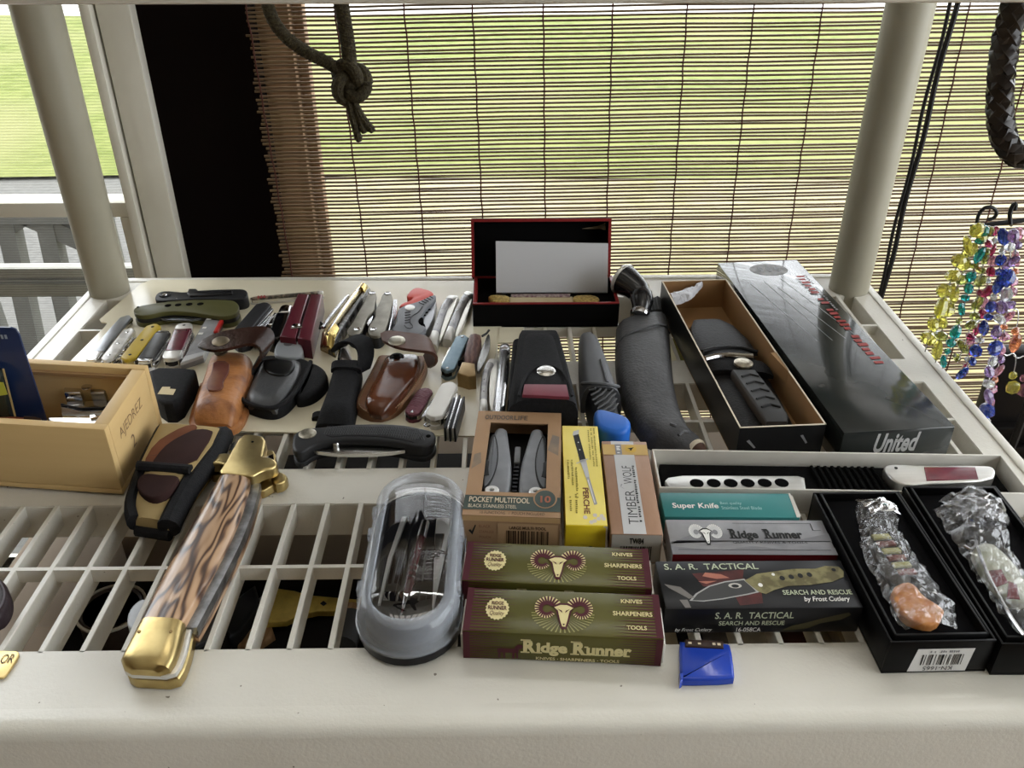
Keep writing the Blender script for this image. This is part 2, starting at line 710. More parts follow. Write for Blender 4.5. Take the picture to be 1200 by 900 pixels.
# left window: framed lower panel with rails and an insect screen
screen_m = bpy.data.materials.new('insect_screen')
screen_m.use_nodes = True
nt = screen_m.node_tree
b = nt.nodes['Principled BSDF']
b.inputs['Base Color'].default_value = (0.17, 0.175, 0.165, 1)
b.inputs['Roughness'].default_value = 0.7
tc = nt.nodes.new('ShaderNodeTexCoord')
wv = nt.nodes.new('ShaderNodeTexWave')
wv.bands_direction = 'Z'
wv.inputs['Scale'].default_value = 90
wv.inputs['Distortion'].default_value = 1.2
wv.inputs['Detail Scale'].default_value = 0.4
nt.links.new(tc.outputs['Object'], wv.inputs['Vector'])
mr = nt.nodes.new('ShaderNodeMapRange')
mr.inputs[3].default_value = 0.02
mr.inputs[4].default_value = 0.34
nt.links.new(wv.outputs['Fac'], mr.inputs[0])
nt.links.new(mr.outputs[0], b.inputs['Alpha'])
MATS['insect_screen'] = screen_m
ZR = atY(80, 234, WY).z
ZR2 = atY(80, 251, WY).z
XF = atY(157, 240, WY).x
win = MB()
win.box((-1.9, WY - .012, ZR2), (XF + .012, WY + .022, ZR))
win.box((XF - .016, WY - .0118, -.62), (XF + .0118, WY + .0218, ZR2))
wf = struct('window_1', win, white_paint, 'white framed window with a lower screen panel', bev=.0015)
rl = MB()
for r0, r1 in ((308, 319), (321.5, 323), (326, 341)):
    z0, z1 = atY(60, r1, WY + .1).z, atY(60, r0, WY + .1).z
    rl.box((-1.9, WY + .08, z0), (XF + .05, WY + .1, z1))
struct('window_rail', rl, mat('grey_rail', (.30, .30, .27), .6, col2=(.24, .24, .215), nscale=20), 'grey lower rails of the left window', parent=wf, bev=.001)
sc = MB()
sc.add([(-1.9, WY + .03, -.62), (XJ0, WY + .03, -.62), (XJ0, WY + .03, 1.45), (-1.9, WY + .03, 1.45)], [(0, 1, 2, 3)])
struct('insect_screen', sc, screen_m, 'fine insect screen', parent=wf, smooth=0)
sill = MB().box((-1.9, WY - .03, -.66), (1.75, WY + .12, -.62))
struct('window_sill', sill, white_paint, parent=wf, bev=.003)
# second window (behind the blind): header and right jamb of the frame
w2 = MB().box((XS1 + .012, WY + .03, 1.41), (1.75, WY + .08, 1.45)).box((1.70, WY + .03, -.62), (1.75, WY + .08, 1.41)).box((XS1 + .012, WY + .03, -.62), (1.70, WY + .08, -.58))
struct('window_2', w2, white_paint, 'window frame behind the wooden blind', bev=.002)

# porch floor and white porch brace seen through the left window
porch_m = mat('porch_boards', (.065, .065, .06), .8, col2=(.085, .085, .078), nscale=12, stretch=(1, 6, 1))
pb = thing('porch_railing', 'pale porch railing with slanted brace outside the left window', 'railing', (-1.25, 2.2, GZ))
pw = mat('porch_white', (.12, .12, .11), .6, col2=(.10, .10, .092), nscale=10)


def bar(mb, a, b, w, t):
    a, b = Vector(a), Vector(b)
    d = (b - a).normalized()
    s = d.cross(Vector((0, 1, 0))).normalized() * w / 2
    n = Vector((0, t / 2, 0))
    return mb.rings([[a + s + n, a - s + n, a - s - n, a + s - n], [b + s + n, b - s + n, b - s - n, b + s - n]])


def pyY(x, y):
    return atY(x, y, 2.2)


bar(MB(), pyY(25, 248), pyY(100, 282), .05, .04).build('brace', pw, pb)
bar(MB(), pyY(-40, 300), pyY(30, 250), .05, .04).build('brace', pw, pb)
for xx in (14, 60):
    bar(MB(), pyY(xx - 6, 250), pyY(xx + 30, 420), .045, .045).build('baluster', pw, pb)
for xx in (-60, 110):
    p0 = pyY(xx, 250)
    bar(MB(), (p0.x, 2.2, p0.z), (p0.x, 2.2, GZ), .07, .07).build('post', pw, pb)
p0, p1 = pyY(-90, 246), pyY(130, 246)
bar(MB(), (p0.x, 2.2, p0.z), (p1.x, 2.2, p0.z), .06, .06).build('top_rail', pw, pb)
ORIGIN[0] = Vector((0, 0, 0))
pf = MB().box((-2.6, 1.2, GZ), (-.5, 2.1, GZ + .06))
pfo = struct('ground_porch', pf, porch_m, 'grey porch boards outside the left window')

# ================================================================== THE BLIND
BY = 0.995
slat_m = [mat('blind_slat_a', (.125, .082, .042), .6, col2=(.15, .10, .05), nscale=30, stretch=(.1, 1, 1)),
          mat('blind_slat_b', (.095, .06, .032), .6, col2=(.12, .078, .042), nscale=30, stretch=(.1, 1, 1)),
          mat('blind_slat_c', (.14, .088, .05), .6, col2=(.11, .07, .038), nscale=30, stretch=(.1, 1, 1))]
BX0 = atY(307, 150, BY).x
BX1 = 1.02
blind = thing('wooden_blind', 'brown matchstick roller blind of thin wooden slats hanging behind the shelf', 'blind', (BX0, BY, -.30))
protos = []
rnd = random.Random(5)
for k in range(3):
    mb = MB()
    n = 14
    rs = []
    ph = rnd.uniform(0, 6)
    w = BX1 - BX0
    for i in range(n + 1):
        x = w * i / n
        dz = 0.0005 * math.sin(ph + i * .9) + .0004 * math.sin(2.3 * i + ph * 2)
        hh, tt = .00108, .0011
        rs.append([Vector((BX0 + x, BY + tt, -.30 + dz + hh)), Vector((BX0 + x, BY - tt, -.30 + dz + hh)), Vector((BX0 + x, BY - tt, -.30 + dz - hh)), Vector((BX0 + x, BY + tt, -.30 + dz - hh))])
    mb.rings(rs)
    protos.append(mb.build('slat', slat_m[k], blind, smooth=0))
    protos[-1].location = (0, 0, .001 * k)
PIT = .00452
for i in range(3, 286):
    s = share(protos[rnd.randrange(3)], 'slat', (rnd.uniform(-.003, .003), rnd.uniform(-.0004, .0004), i * PIT + rnd.uniform(-.0004, .0004)), blind, (0, math.radians(-.75 + rnd.uniform(-.08, .08)), 0))
protos[0].location = (0, 0, 0)
protos[1].location = (0, 0, PIT)
protos[2].location = (0, 0, 2 * PIT)
cord_m = mat('blind_cord', (.07, .022, .016), .8)
strx = [(313, 150), (409.5, 150), (485.5, 150), (560.3, 150), (638, 150), (714, 150), (795.5, 150), (868.5, 150), (943.5, 150), (1104, 150), (1185, 150), (1020, 150)]
for sx, sy in strx:
    p = atY(sx, sy, BY - .002)
    path = []
    for i in range(80):
        z = -.30 + 1.29 * i / 79
        x = p.x + (z - p.z) * -.028
        path.append((x + .0006 * math.sin(i * 2.1), BY - .0022 - .0006 * (i % 2), z))
    MB().tube(path, .0009, 5).build('ladder_cord', cord_m, blind)
# the pull cords of the blind
pc = thing('blind_pull_cord', 'pair of long black pull cords hanging in front of the wooden blind', 'cord', (0.5, BY - .03, .3))
ck = mat('black_cord', (.012, .011, .010), .6)
for dx, sh in ((0, 0), (9, 1.5)):
    a = atY(1114 + dx * .9, 0, BY - .03)
    b2 = atY(1028 + dx * .5, 352, BY - .03)
    path = [a.lerp(b2, i / 19) + Vector((.0012 * math.sin(i * .8 + sh), 0, 0)) for i in range(-2, 24)]
    MB().tube(path, .0029 if dx else .002, 7).build('cord', ck, pc)

# black display stand at the right behind the shelf
ORIGIN[0] = Vector((0, 0, 0))
DX = atY(1166, 470, .74).x
ds = thing('black_display_board', 'black earring display board standing behind the bead necklaces', 'display board', (DX + .2, .75, -.135))
MB().box((DX, .750, -.135), (DX + .4, .770, -.004)).build('panel', black_paint, ds, bev=.002)
MB().box((DX - .003, .738, -.092), (DX + .4, .750, -.086)).build('ledge', black_paint, ds, bev=.001)
MB().box((DX - .003, .740, -.120), (DX + .4, .750, -.112)).build('ledge', black_paint, ds, bev=.001)
tb = thing('wooden_table', 'brown wooden table beside the shelf', 'table', (.72, .62, -.93))
tw = wave_mat('table_wood', (.30, .20, .105), (.42, .30, .17), 6, 'Y', 4, .4)
MB().box((.475, .38, -.16), (1.05, .785, -.135)).build('table_top', tw, tb, bev=.003)
for x in (.50, 1.02):
    for y in (.41, .75):
        MB().box((x - .02, y - .02, -.93), (x + .02, y + .02, -.16)).build('leg', tw, tb)
ORIGIN[0] = Vector((0, 0, 0))

# ================================================================== THE SHELVING UNIT
X0, X1 = -.464, .4214
YF, YB = .3325, .930
DTH = .006
su = thing('slotted_shelf', 'off-white slotted plastic shelf with two round posts, carrying all the knives', 'shelf', (0, .63, -.075))
PX = [(-.4405, .900), (.3945, .895)]
SEC = [(.377, .518, .4503), (.5622, .690, .627), (.733, .877, .8056)]
XW0, XW1 = -.436, .394           # extent of the slots
dk = MB()
TH = .012
# borders and bands
dk.box((X0, YF + .0, -TH), (X1, SEC[0][0], 0))
dk.box((X0, SEC[0][1], -TH), (X1, SEC[1][0], 0))
dk.box((X0, SEC[1][1], -TH), (X1, SEC[2][0], 0))
dk.box((X0, SEC[2][1], -TH), (X1, YB, 0))
for y0, y1, ym in SEC:
    dk.box((X0, y0, -TH), (XW0, y1, 0))
    dk.box((XW1, y0, -TH), (X1, y1, 0))
deck = dk.build('shelf_deck', resin, su)
# raised outer lip and skirts
lp = MB()
lp.box((X0 - .001, YF - .004, -.075), (X0 + .008, YB + .004, .0015))
lp.box((X1 - .008, YF - .004, -.075), (X1 + .001, YB + .004, .0015))
lp.box((X0, YB - .006, -.075), (X1, YB + .004, .0015))
lp.build('side_skirt', resin, su, bev=.0015)
# front apron: rounded nose and a deep face
prof = [(.3325, -.002), (.334, .0006), (.3275, .0012), (.3215, .0006), (.318, -.002), (.3165, -.006), (.3165, -.075), (.321, -.075), (.321, -.012), (.3325, -.012)]
fr = MB()
fr.rings([[Vector((x, y, z)) for y, z in prof] for x in (X0 - .001, X1 + .001)])
fr.build('front_apron', resin, su, smooth=50)
# ribs, one piece each
XR0 = at(423.3, 589).x
rib_w = .0019
for si, (y0, y1, ym) in enumerate(SEC):
    x0 = XR0 - 17 * .0254
    proto = None
    k0 = int((XW0 - XR0) / .0254) - 1
    for k in range(k0, 34):
        x = XR0 + k * .0254
        if x < XW0 + .006 or x > XW1 - .006:
            continue
        if proto is None:
            mb = MB()
            rd = .018
            w, w2 = rib_w, rib_w * .55
            cs = [(-w + .0004, 0), (w - .0004, 0), (w, -.0005), (w2, -rd), (-w2, -rd), (-w, -.0005)]
            mb.rings([[Vector((x + cx, yy, cz)) for cx, cz in cs] for yy in (y0 - .001, y1 + .001)])
            px_ = x
            proto = mb.build('rib', resin, deck)
        else:
            share(proto, 'rib', (x - px_, 0, 0), deck)
    MB().box((XW0, ym - .0016, -.011), (XW1, ym + .0016, -.0002)).build('crossbar', resin, deck)
    mb = MB()
    mb.box((XW0, y1 - .0006, -.03), (XW1, y1 + .003, -.0008)).box((XW0, y0 - .003, -.03), (XW1, y0 + .0006, -.0008)).box((XW0 - .003, y0, -.03), (XW0 + .0006, y1, -.0008)).box((XW1 - .0006, y0, -.03), (XW1 + .003, y1, -.0008))
    mb.build('slot_wall', resin, deck)
# posts
post_m = mat('post_resin', (.32, .30, .235), .38, col2=(.28, .26, .20), nscale=10, bump=.05)
for x, y in PX:
    MB().lathe((x, y, -.05), (0, 0, 1), [(0, .0215), (.05, .0215), (.05 + .3752, .0234)], 40).build('post', post_m, su)
ORIGIN[0] = Vector((0, 0, 0))
# upper shelf: its front lip just shows along the top edge
zu = .3752
uu = thing('upper_shelf', 'underside and lip of the matching plastic shelf above the knives', 'shelf', (0, .63, zu))
us = MB()
us.box((X0, .3165, zu), (X1, .3225, zu + .085))
us.box((X0, YB - .006, zu), (X1, YB, zu + .085)).box((X0, .3225, zu), (X0 + .006, YB - .006, zu + .085)).box((X1 - .006, .3225, zu), (X1, YB - .006, zu + .085))
UD = us.build('rim', resin, uu, bev=.002)
mb = MB()
mb.box((X0 + .006, .3225, zu + .073), (X1 - .006, .377, zu + .085))
for (a0, a1) in ((.518, .5622), (.690, .733), (.877, YB - .006)):
    mb.box((X0 + .006, a0, zu + .073), (X1 - .006, a1, zu + .085))
UK = mb.build('upper_deck', resin, uu)
for y0, y1, ym in SEC:
    pr = None
    for k in range(-34, 34):
        x = XR0 + k * .0254
        if x < XW0 or x > XW1:
            continue
        if pr is None:
            pr = MB().box((x - .002, y0, zu + .067), (x + .002, y1, zu + .085)).build('rib', resin, UK)
            px_ = x
        else:
            share(pr, 'rib', (x - px_, 0, 0), UK)
ORIGIN[0] = Vector((0, 0, 0))
# lower shelf
low = thing('lower_shelf', 'lower plastic shelf on posts below the slotted knife shelf', 'shelf', (0, .63, -.93))
lr = mat('lower_resin', (.33, .29, .235), .6, col2=(.28, .245, .2), nscale=10)
MB().box((X0, .34, -.345), (X1, YB, -.33)).build('lower_deck', lr, low, bev=.003)
for x, y in PX + [(-.4405, .365), (.3945, .365)]:
    MB().lathe((x, y, -.93), (0, 0, 1), [(0, .0215), (.585, .0215)], 24).build('leg', post_m, low)
for (x, y), wh in zip(PX + [(-.4405, .365), (.3945, .365)], ('under the left rear corner of the slotted shelf', 'under the right rear corner of the slotted shelf', 'under the left front corner of the slotted shelf', 'under the right front corner of the slotted shelf')):
    sp = thing('shelf_post', 'round plastic post ' + wh, 'post', (x, y, -.33), 'posts below the slotted shelf')
    MB().lathe((x, y, -.33), (0, 0, 1), [(0, .0215), (.2545, .0215)], 24).build('tube', post_m, sp)
    MB().lathe((x, y, -.33), (0, 0, 1), [(0, .026), (.006, .026), (.008, .0215)], 24).build('foot_ring', post_m, sp)
ORIGIN[0] = Vector((0, 0, 0))

# ================================================================== THINGS ON THE LOWER SHELF, SEEN THROUGH THE SLOTS
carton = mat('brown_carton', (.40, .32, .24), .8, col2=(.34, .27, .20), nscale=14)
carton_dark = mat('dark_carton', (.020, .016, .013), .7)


def open_box(root, x0, x1, y0, y1, z0, z1, m, th=.003, name='wall'):
    MB().box((x0, y0, z0), (x1, y1, z0 + th)).build('bottom', m, root)
    MB().box((x0, y0, z0 + th), (x1, y0 + th, z1)).build(name, m, root)
    MB().box((x0, y1 - th, z0 + th), (x1, y1, z1)).build(name, m, root)
    MB().box((x0, y0 + th, z0 + th), (x0 + th, y1 - th, z1)).build(name, m, root)
    MB().box((x1 - th, y0 + th, z0 + th), (x1, y1 - th, z1)).build(name, m, root)


c1 = thing('storage_carton', 'closed brown carton on the lower shelf under the slots', 'carton', (-.05, .77, -.33))
MB().box((-.455, .656, -.33), (.385, .86, -.15)).build('carton_body', carton, c1, bev=.002)
MB().box((-.455, .76, -.15), (.385, .79, -.1495)).build('tape', carton_dark, c1)
ORIGIN[0] = Vector((0, 0, 0))
c2 = thing('beige_carton', 'beige carton on the lower shelf below the left slots', 'carton', (-.39, .5, -.33))
MB().box((-.455, .395, -.33), (at(100, 700, -.13).x - .008, .65, -.14)).build('carton_body', carton, c2, bev=.002)
MB().box((-.455, .50, -.14), (at(100, 700, -.13).x - .008, .53, -.1395)).build('tape', mat('tan_tape', (.36, .27, .18), .4), c2)
ORIGIN[0] = Vector((0, 0, 0))
# dark tray of knives
tx0, tx1 = at(100, 700, -.13).x - .004, at(545, 700, -.13).x
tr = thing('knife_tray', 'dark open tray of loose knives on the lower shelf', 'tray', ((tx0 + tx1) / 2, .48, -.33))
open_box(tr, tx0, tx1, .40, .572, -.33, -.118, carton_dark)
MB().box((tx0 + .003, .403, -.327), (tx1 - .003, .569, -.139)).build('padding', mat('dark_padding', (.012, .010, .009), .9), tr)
ORIGIN[0] = Vector((0, 0, 0))
ZU = -.126
old_brass = mat('old_brass', (.70, .52, .12), .35, .35, col2=(.52, .37, .09), nscale=90, bump=.15)
dark_steel = mat('dark_steel', (.13, .13, .135), .35, .3, col2=(.20, .20, .205), nscale=40)
tanwood = wave_mat('tan_wood', (.28, .16, .08), (.38, .23, .12), 40, 'X', 4, .5)
blk = mat('black_plastic', (.012, .012, .013), .4)


def upx(ps, z=ZU):
    return [at(x, y, z) for x, y in ps]


k = thing('brass_knife', 'brass knife guard with pierced diamonds lying below the slots', 'knife', at(360, 715, -.1340))
MB().prism(upx([(303, 730), (318, 688), (345, 692), (362, 697), (395, 700), (418, 702), (418, 716), (395, 716), (372, 716), (352, 720), (335, 728)]), -.1320, ZU, .001).build('guard', old_brass, k)
for cx, cy in ((360, 708), (379, 707)):
    MB().prism(upx([(cx - 4, cy), (cx, cy - 3), (cx + 4, cy), (cx, cy + 3)], ZU + .0004), ZU - .0002, ZU + .0004).build('diamond', blk, k)
MB().prism(upx([(296, 732), (303, 700), (318, 688), (304, 731)]), -.1330, ZU - .001, .0005).build('blade', dark_steel, k)
MB().prism(upx([(418, 702), (450, 704), (450, 717), (418, 716)]), -.1380, ZU + .003, .003).build('handle', tanwood, k)
ORIGIN[0] = Vector((0, 0, 0))
k = thing('black_knife', 'black folding knife with a grey blade lying below the slots', 'knife', at(255, 720, -.1340))
MB().prism(upx([(222, 757), (235, 712), (262, 697), (286, 700), (262, 720), (240, 748)]), -.1340, -.1290, .001).build('blade', dark_steel, k)
MB().prism(upx([(286, 700), (300, 690), (306, 712), (282, 745), (270, 752), (262, 722)]), -.1370, -.1200, .003).build('handle', blk, k)
ORIGIN[0] = Vector((0, 0, 0))
k = thing('wooden_tool', 'tan wooden tool lying below the slots under the brass guard', 'handle', at(300, 745, -.1340))
MB().prism(upx([(278, 757), (286, 738), (318, 732), (322, 745), (300, 760)], -.1340), -.1400, -.1325, .003).build('grip', tanwood, k)
ORIGIN[0] = Vector((0, 0, 0))
k = thing('wood_peg', 'short round wooden peg with a grey end below the slots', 'peg', at(405, 740, -.1340))
MB().lathe(at(402, 757, -.1240), (0.1, 1, 0), [(0, .011), (.03, .012)], 16).build('peg', mat('dark_grey', (.06, .06, .06), .6), k)
MB().lathe(at(402, 757, -.1240) + Vector((.003, .03, 0)), (0.1, 1, 0), [(0, .0125), (.006, .0125)], 16).build('ring', tanwood, k)
ORIGIN[0] = Vector((0, 0, 0))
k = thing('round_tin', 'dark round tin with a pale rim below the slots', 'tin', at(140, 740, -.1340))
MB().lathe(at(140, 742, -.1360), (0, 0, 1), [(0, .026), (.028, .026), (.030, .024), (.028, .022)], 28).build('tin_body', mat('brown_tin', (.045, .03, .022), .4), k)
MB().lathe(at(140, 742, -.1360) + Vector((0, 0, .028)), (0, 0, 1), [(0, .0275), (.002, .0275), (.0021, .0255), (0.0, .0255)], 28).build('rim', mat('pale_rim', (.45, .40, .33), .4), k)
ORIGIN[0] = Vector((0, 0, 0))
k = thing('orange_tool', 'small orange handled tool standing below the slots', 'tool', at(120, 745, -.1340))
MB().lathe(at(119, 757, -.1390), (.1, .5, .4), [(0, .004), (.004, .005), (.03, .005), (.034, .003)], 12).build('handle', mat('orange_plastic', (.55, .12, .03), .4), k)
ORIGIN[0] = Vector((0, 0, 0))
k = thing('white_round_disc', 'pale grey oval disc showing beside the big wooden knife', 'disc', at(160, 720, -.012))
MB().prism(smooth_outline([at(x, y, -.006) for x, y in [(148, 730), (150, 716), (160, 704), (172, 700), (170, 716), (160, 735), (152, 737)]], 2), -.012, -.006, .0015).build('disc', mat('pale_disc', (.50, .53, .58), .35), k)
ORIGIN[0] = Vector((0, 0, 0))
# paperbacks and boxes standing below the slots at the right
cols = [('cream', (.55, .47, .33)), ('black', (.012, .01, .01)), ('grey', (.30, .30, .31)), ('ivory', (.60, .55, .43)), ('brown', (.10, .035, .028)), ('cream', (.52, .44, .31)), ('ivory', (.56, .48, .35)), ('black', (.015, .013, .012))]
xs = [at(p, 745, -.05).x for p in (770, 797, 827, 868, 905, 955, 985, 1030, 1075)]
for i, (nm, c) in enumerate(cols):
    bk = thing('upright_box', '%s upright box below the slots, %s' % (nm, ['leftmost beside the green boxes', 'next to the blue pouch', 'behind the blue pouch', 'between grey and brown ones', 'between two pale ones', 'beside the brown one', 'nearest the barcode box', 'under the barcode box'][i]), 'box', (xs[i], .45, -.33), group='boxes standing on the lower shelf')
    MB().box((xs[i] + .001, .40, -.33), (xs[i + 1] - .001, .475, -.055 - .004 * (i % 3))).build('box_body', mat('spine_%d' % i, c, .6, col2=tuple(v * .8 for v in c), nscale=60), bk, bev=.001)
    MB().box((xs[i] + .003, .3994, -.2), (xs[i + 1] - .003, .4002, -.075)).build('spine_label', mat('spine_lab_%d' % (i % 2), [(.5, .45, .35), (.2, .16, .12)][i % 2], .6), bk)
ORIGIN[0] = Vector((0, 0, 0))

# ================================================================== BOXES
P = 0.0018     # top of the paper sheet
paper_m = mat('cream_card', (.70, .65, .50), .2, spec=.9, ior=1.5, col2=(.66, .61, .465), nscale=8, bump=.04, bscale=30)
ps = thing('card_sheet', 'large cream card sheet spread on the shelf under the knives', 'card', at(300, 430))
out = pts([(178, 329.5), (166, 334), (117, 376), (119, 379), (126, 380), (124, 384), (72, 436), (30, 480), (16, 500), (190, 505), (320, 508), (557, 513), (566, 480), (580, 420), (588, 383), (592, 350), (594, 331)], 0)
MB().prism(out, .0004, P).build('sheet', paper_m, ps, smooth=0)
MB().prism(pts([(583, 402), (612, 402), (614, 384), (586, 384)], P), .0005, P + .0006).build('sheet_patch', paper_m, ps, smooth=0)
ORIGIN[0] = Vector((0, 0, 0))


def rect(quad, z):
    """best rectangle through photo corners BL, BR, FR, FL of a top face at height z"""
    bl, br, fr_, fl = [at(x, y, z) for x, y in quad]
    u = ((fr_ - fl) + (br - bl)) / 2
    v = ((bl - fl) + (br - fr_)) / 2
    c = (bl + br + fr_ + fl) / 4
    ud = u.normalized()
    vd = Vector((-ud.y, ud.x, 0))
    # share the angular error between both directions
    v2 = v.normalized()
    ang = math.atan2(vd.cross(v2).z, vd.dot(v2)) / 2
    rot = Matrix.Rotation(ang, 3, 'Z')
    ud, vd = rot @ ud, rot @ vd
    w, d = u.length, v.length
    return c, ud, vd, w, d


class Bx:
    def __init__(self, quad, z0, zt):
        c, u, v, w, d = rect(quad, zt)
        self.c, self.u, self.v, self.w, self.d, self.z0, self.zt = c, u, v, w, d, z0, zt
        self.base = Vector((c.x, c.y, z0))

    def P(self, a, b, z):
        """a, b in -0.5 .. 0.5 of width and depth"""
        p = self.c + self.u * (a * self.w) + self.v * (b * self.d)
        return Vector((p.x, p.y, z))

    def M(self, x, y, z):
        """metres from the front-left corner"""
        p = self.c + self.u * (x - self.w / 2) + self.v * (y - self.d / 2)
        return Vector((p.x, p.y, z))

    def block(self, x0, x1, y0, y1, z0, z1, mb=None):
        mb = mb or MB()
        q = [self.M(x0, y0, 0), self.M(x1, y0, 0), self.M(x1, y1, 0), self.M(x0, y1, 0)]
        return mb.rings([lift(q, z0), lift(q, z1)])

    def top(self):
        return Face(self.M(0, 0, self.zt), self.u * self.w, self.v * self.d)

    def front(self):
        return Face(self.M(0, 0, self.z0), self.u * self.w, Vector((0, 0, self.zt - self.z0)))

    def right(self):
        return Face(self.M(self.w, 0, self.z0), self.v * self.d, Vector((0, 0, self.zt - self.z0)))

    def left(self):
        return Face(self.M(0, self.d, self.z0), -self.v * self.d, Vector((0, 0, self.zt - self.z0)))

    def body(self, m, parent, name='carton', bev=.0008, sag=0.0):
        mb = MB()
        n = 8
        if sag:
            rs = []
            for i in range(n + 1):
                x = self.w * i / n
                rs.append([self.M(x, 0, self.z0), self.M(x, self.d, self.z0), self.M(x, self.d, self.zt), self.M(x, self.d / 2, self.zt - sag * math.sin(math.pi * i / n)), self.M(x, 0, self.zt)])
            mb.rings(rs)
        else:
            self.block(0, self.w, 0, self.d, self.z0, self.zt, mb)
        return mb.build(name, m, parent, bev=bev)


def boxthing(name, label, cat, quad, z0, zt, m, group=None, **kw):
    b = Bx(quad, z0, zt)
    t = thing(name, label, cat, b.base, group)
    body = b.body(m, t, **kw)
    return b, t, body


ink_blk = mat('ink_black', (.012, .012, .012), .5)
ink_wht = mat('ink_white', (.70, .69, .66), .5)
ink_cream = mat('ink_cream', (.60, .52, .26), .45)
ink_maroon = mat('ink_maroon', (.060, .010, .016), .3)
ink_red = mat('ink_red', (.42, .03, .03), .4)
ink_grey = mat('ink_grey', (.20, .20, .21), .45)
white_card = mat('white_card', (.62, .60, .55), .6, col2=(.56, .54, .49), nscale=40)


def serif_text(face, body, a, b, w, h, m, parent, bold=.03):
    """heavy roman lettering: bold letters plus slab feet"""
    return text(face, body, a, b, w, h, m, parent, bold=bold)


def ram(face, cx, cy, sx, sy, head, horn, line, parent):
    """ram's head emblem; sx, sy half sizes as face fractions"""
    def T(ps):
        return [(cx + x * sx, cy + y * sy) for x, y in ps]
    hornp, strp = [], []
    for s in (-1, 1):
        c = (s * .52, .10)
        pr = []
        for i in range(21):
            a = math.radians(150 - 300 * i / 20)
            r0, r1 = .52 - .010 * i, .16 - .001 * i
            pr.append(((c[0] + s * (-math.cos(a)) * -r0 * .92, c[1] + math.sin(a) * r0 * 1.35), (c[0] + s * math.cos(a) * r1 * .92, c[1] + math.sin(a) * r1 * 1.35)))
        for i in range(20):
            q = [pr[i][0], pr[i + 1][0], pr[i + 1][1], pr[i][1]]
            hornp.append(T(q))
            if i % 1 == 0:
                o0, o1, n0, n1 = Vector(pr[i][0]), Vector(pr[i + 1][0]), Vector(pr[i][1]), Vector(pr[i + 1][1])
                strp.append(T([tuple(o0), tuple(o0.lerp(o1, .5)), tuple(n0.lerp(n1, .25).lerp(o0, .45)), tuple(n0.lerp(o0, .45))]))
    decals(face, hornp, 'ram_horns', horn, parent, .0003)
    decals(face, strp, 'horn_stripes', head, parent, .0004)
    decal(face, T([(-.34, .22), (-.15, .40), (.15, .40), (.34, .22), (.24, .0), (.16, -.5), (.08, -.92), (-.08, -.92), (-.16, -.5), (-.24, .0)]), 'ram_outline', line, parent, .0005)
    decal(face, T([(-.30, .17), (-.10, .30), (.10, .30), (.30, .17), (.18, .0), (.11, -.5), (.05, -.80), (-.05, -.80), (-.11, -.5), (-.18, .0)]), 'ram_head', head, parent, .0006)
    decals(face, [T([(-.20, .10), (-.04, -.12), (-.06, .0)]), T([(.20, .10), (.04, -.12), (.06, .0)]), T([(-.04, -.66), (.04, -.66), (0, -.76)])], 'ram_eyes', line, parent, .0007)


def badge(face, cx, cy, rx, ry, parent):
    ps = []
    for i in range(40):
        a = 2 * math.pi * i / 40
        k = 1.0 if i % 2 else .90
        ps.append((cx + rx * k * math.cos(a), cy + ry * k * math.sin(a)))
    decal(face, ps, 'badge', ink_cream, parent, .0003)
    text(face, 'RIDGE', cx - rx * .5, cy + ry * .32, rx * 1.0, ry * .32, ink_maroon, parent, bold=.03, lift=.0005)
    text(face, 'RUNNER', cx - rx * .78, cy - ry * .12, rx * 1.56, ry * .36, ink_maroon, parent, bold=.03, lift=.0005)
    text(face, 'Quality', cx - rx * .6, cy - ry * .7, rx * 1.2, ry * .48, ink_maroon, parent, shear=.3, lift=.0005)


olive_card = mat('olive_card', (.075, .070, .015), .25, col2=(.09, .080, .02), nscale=20, bump=.10, bscale=35, spec=.3)


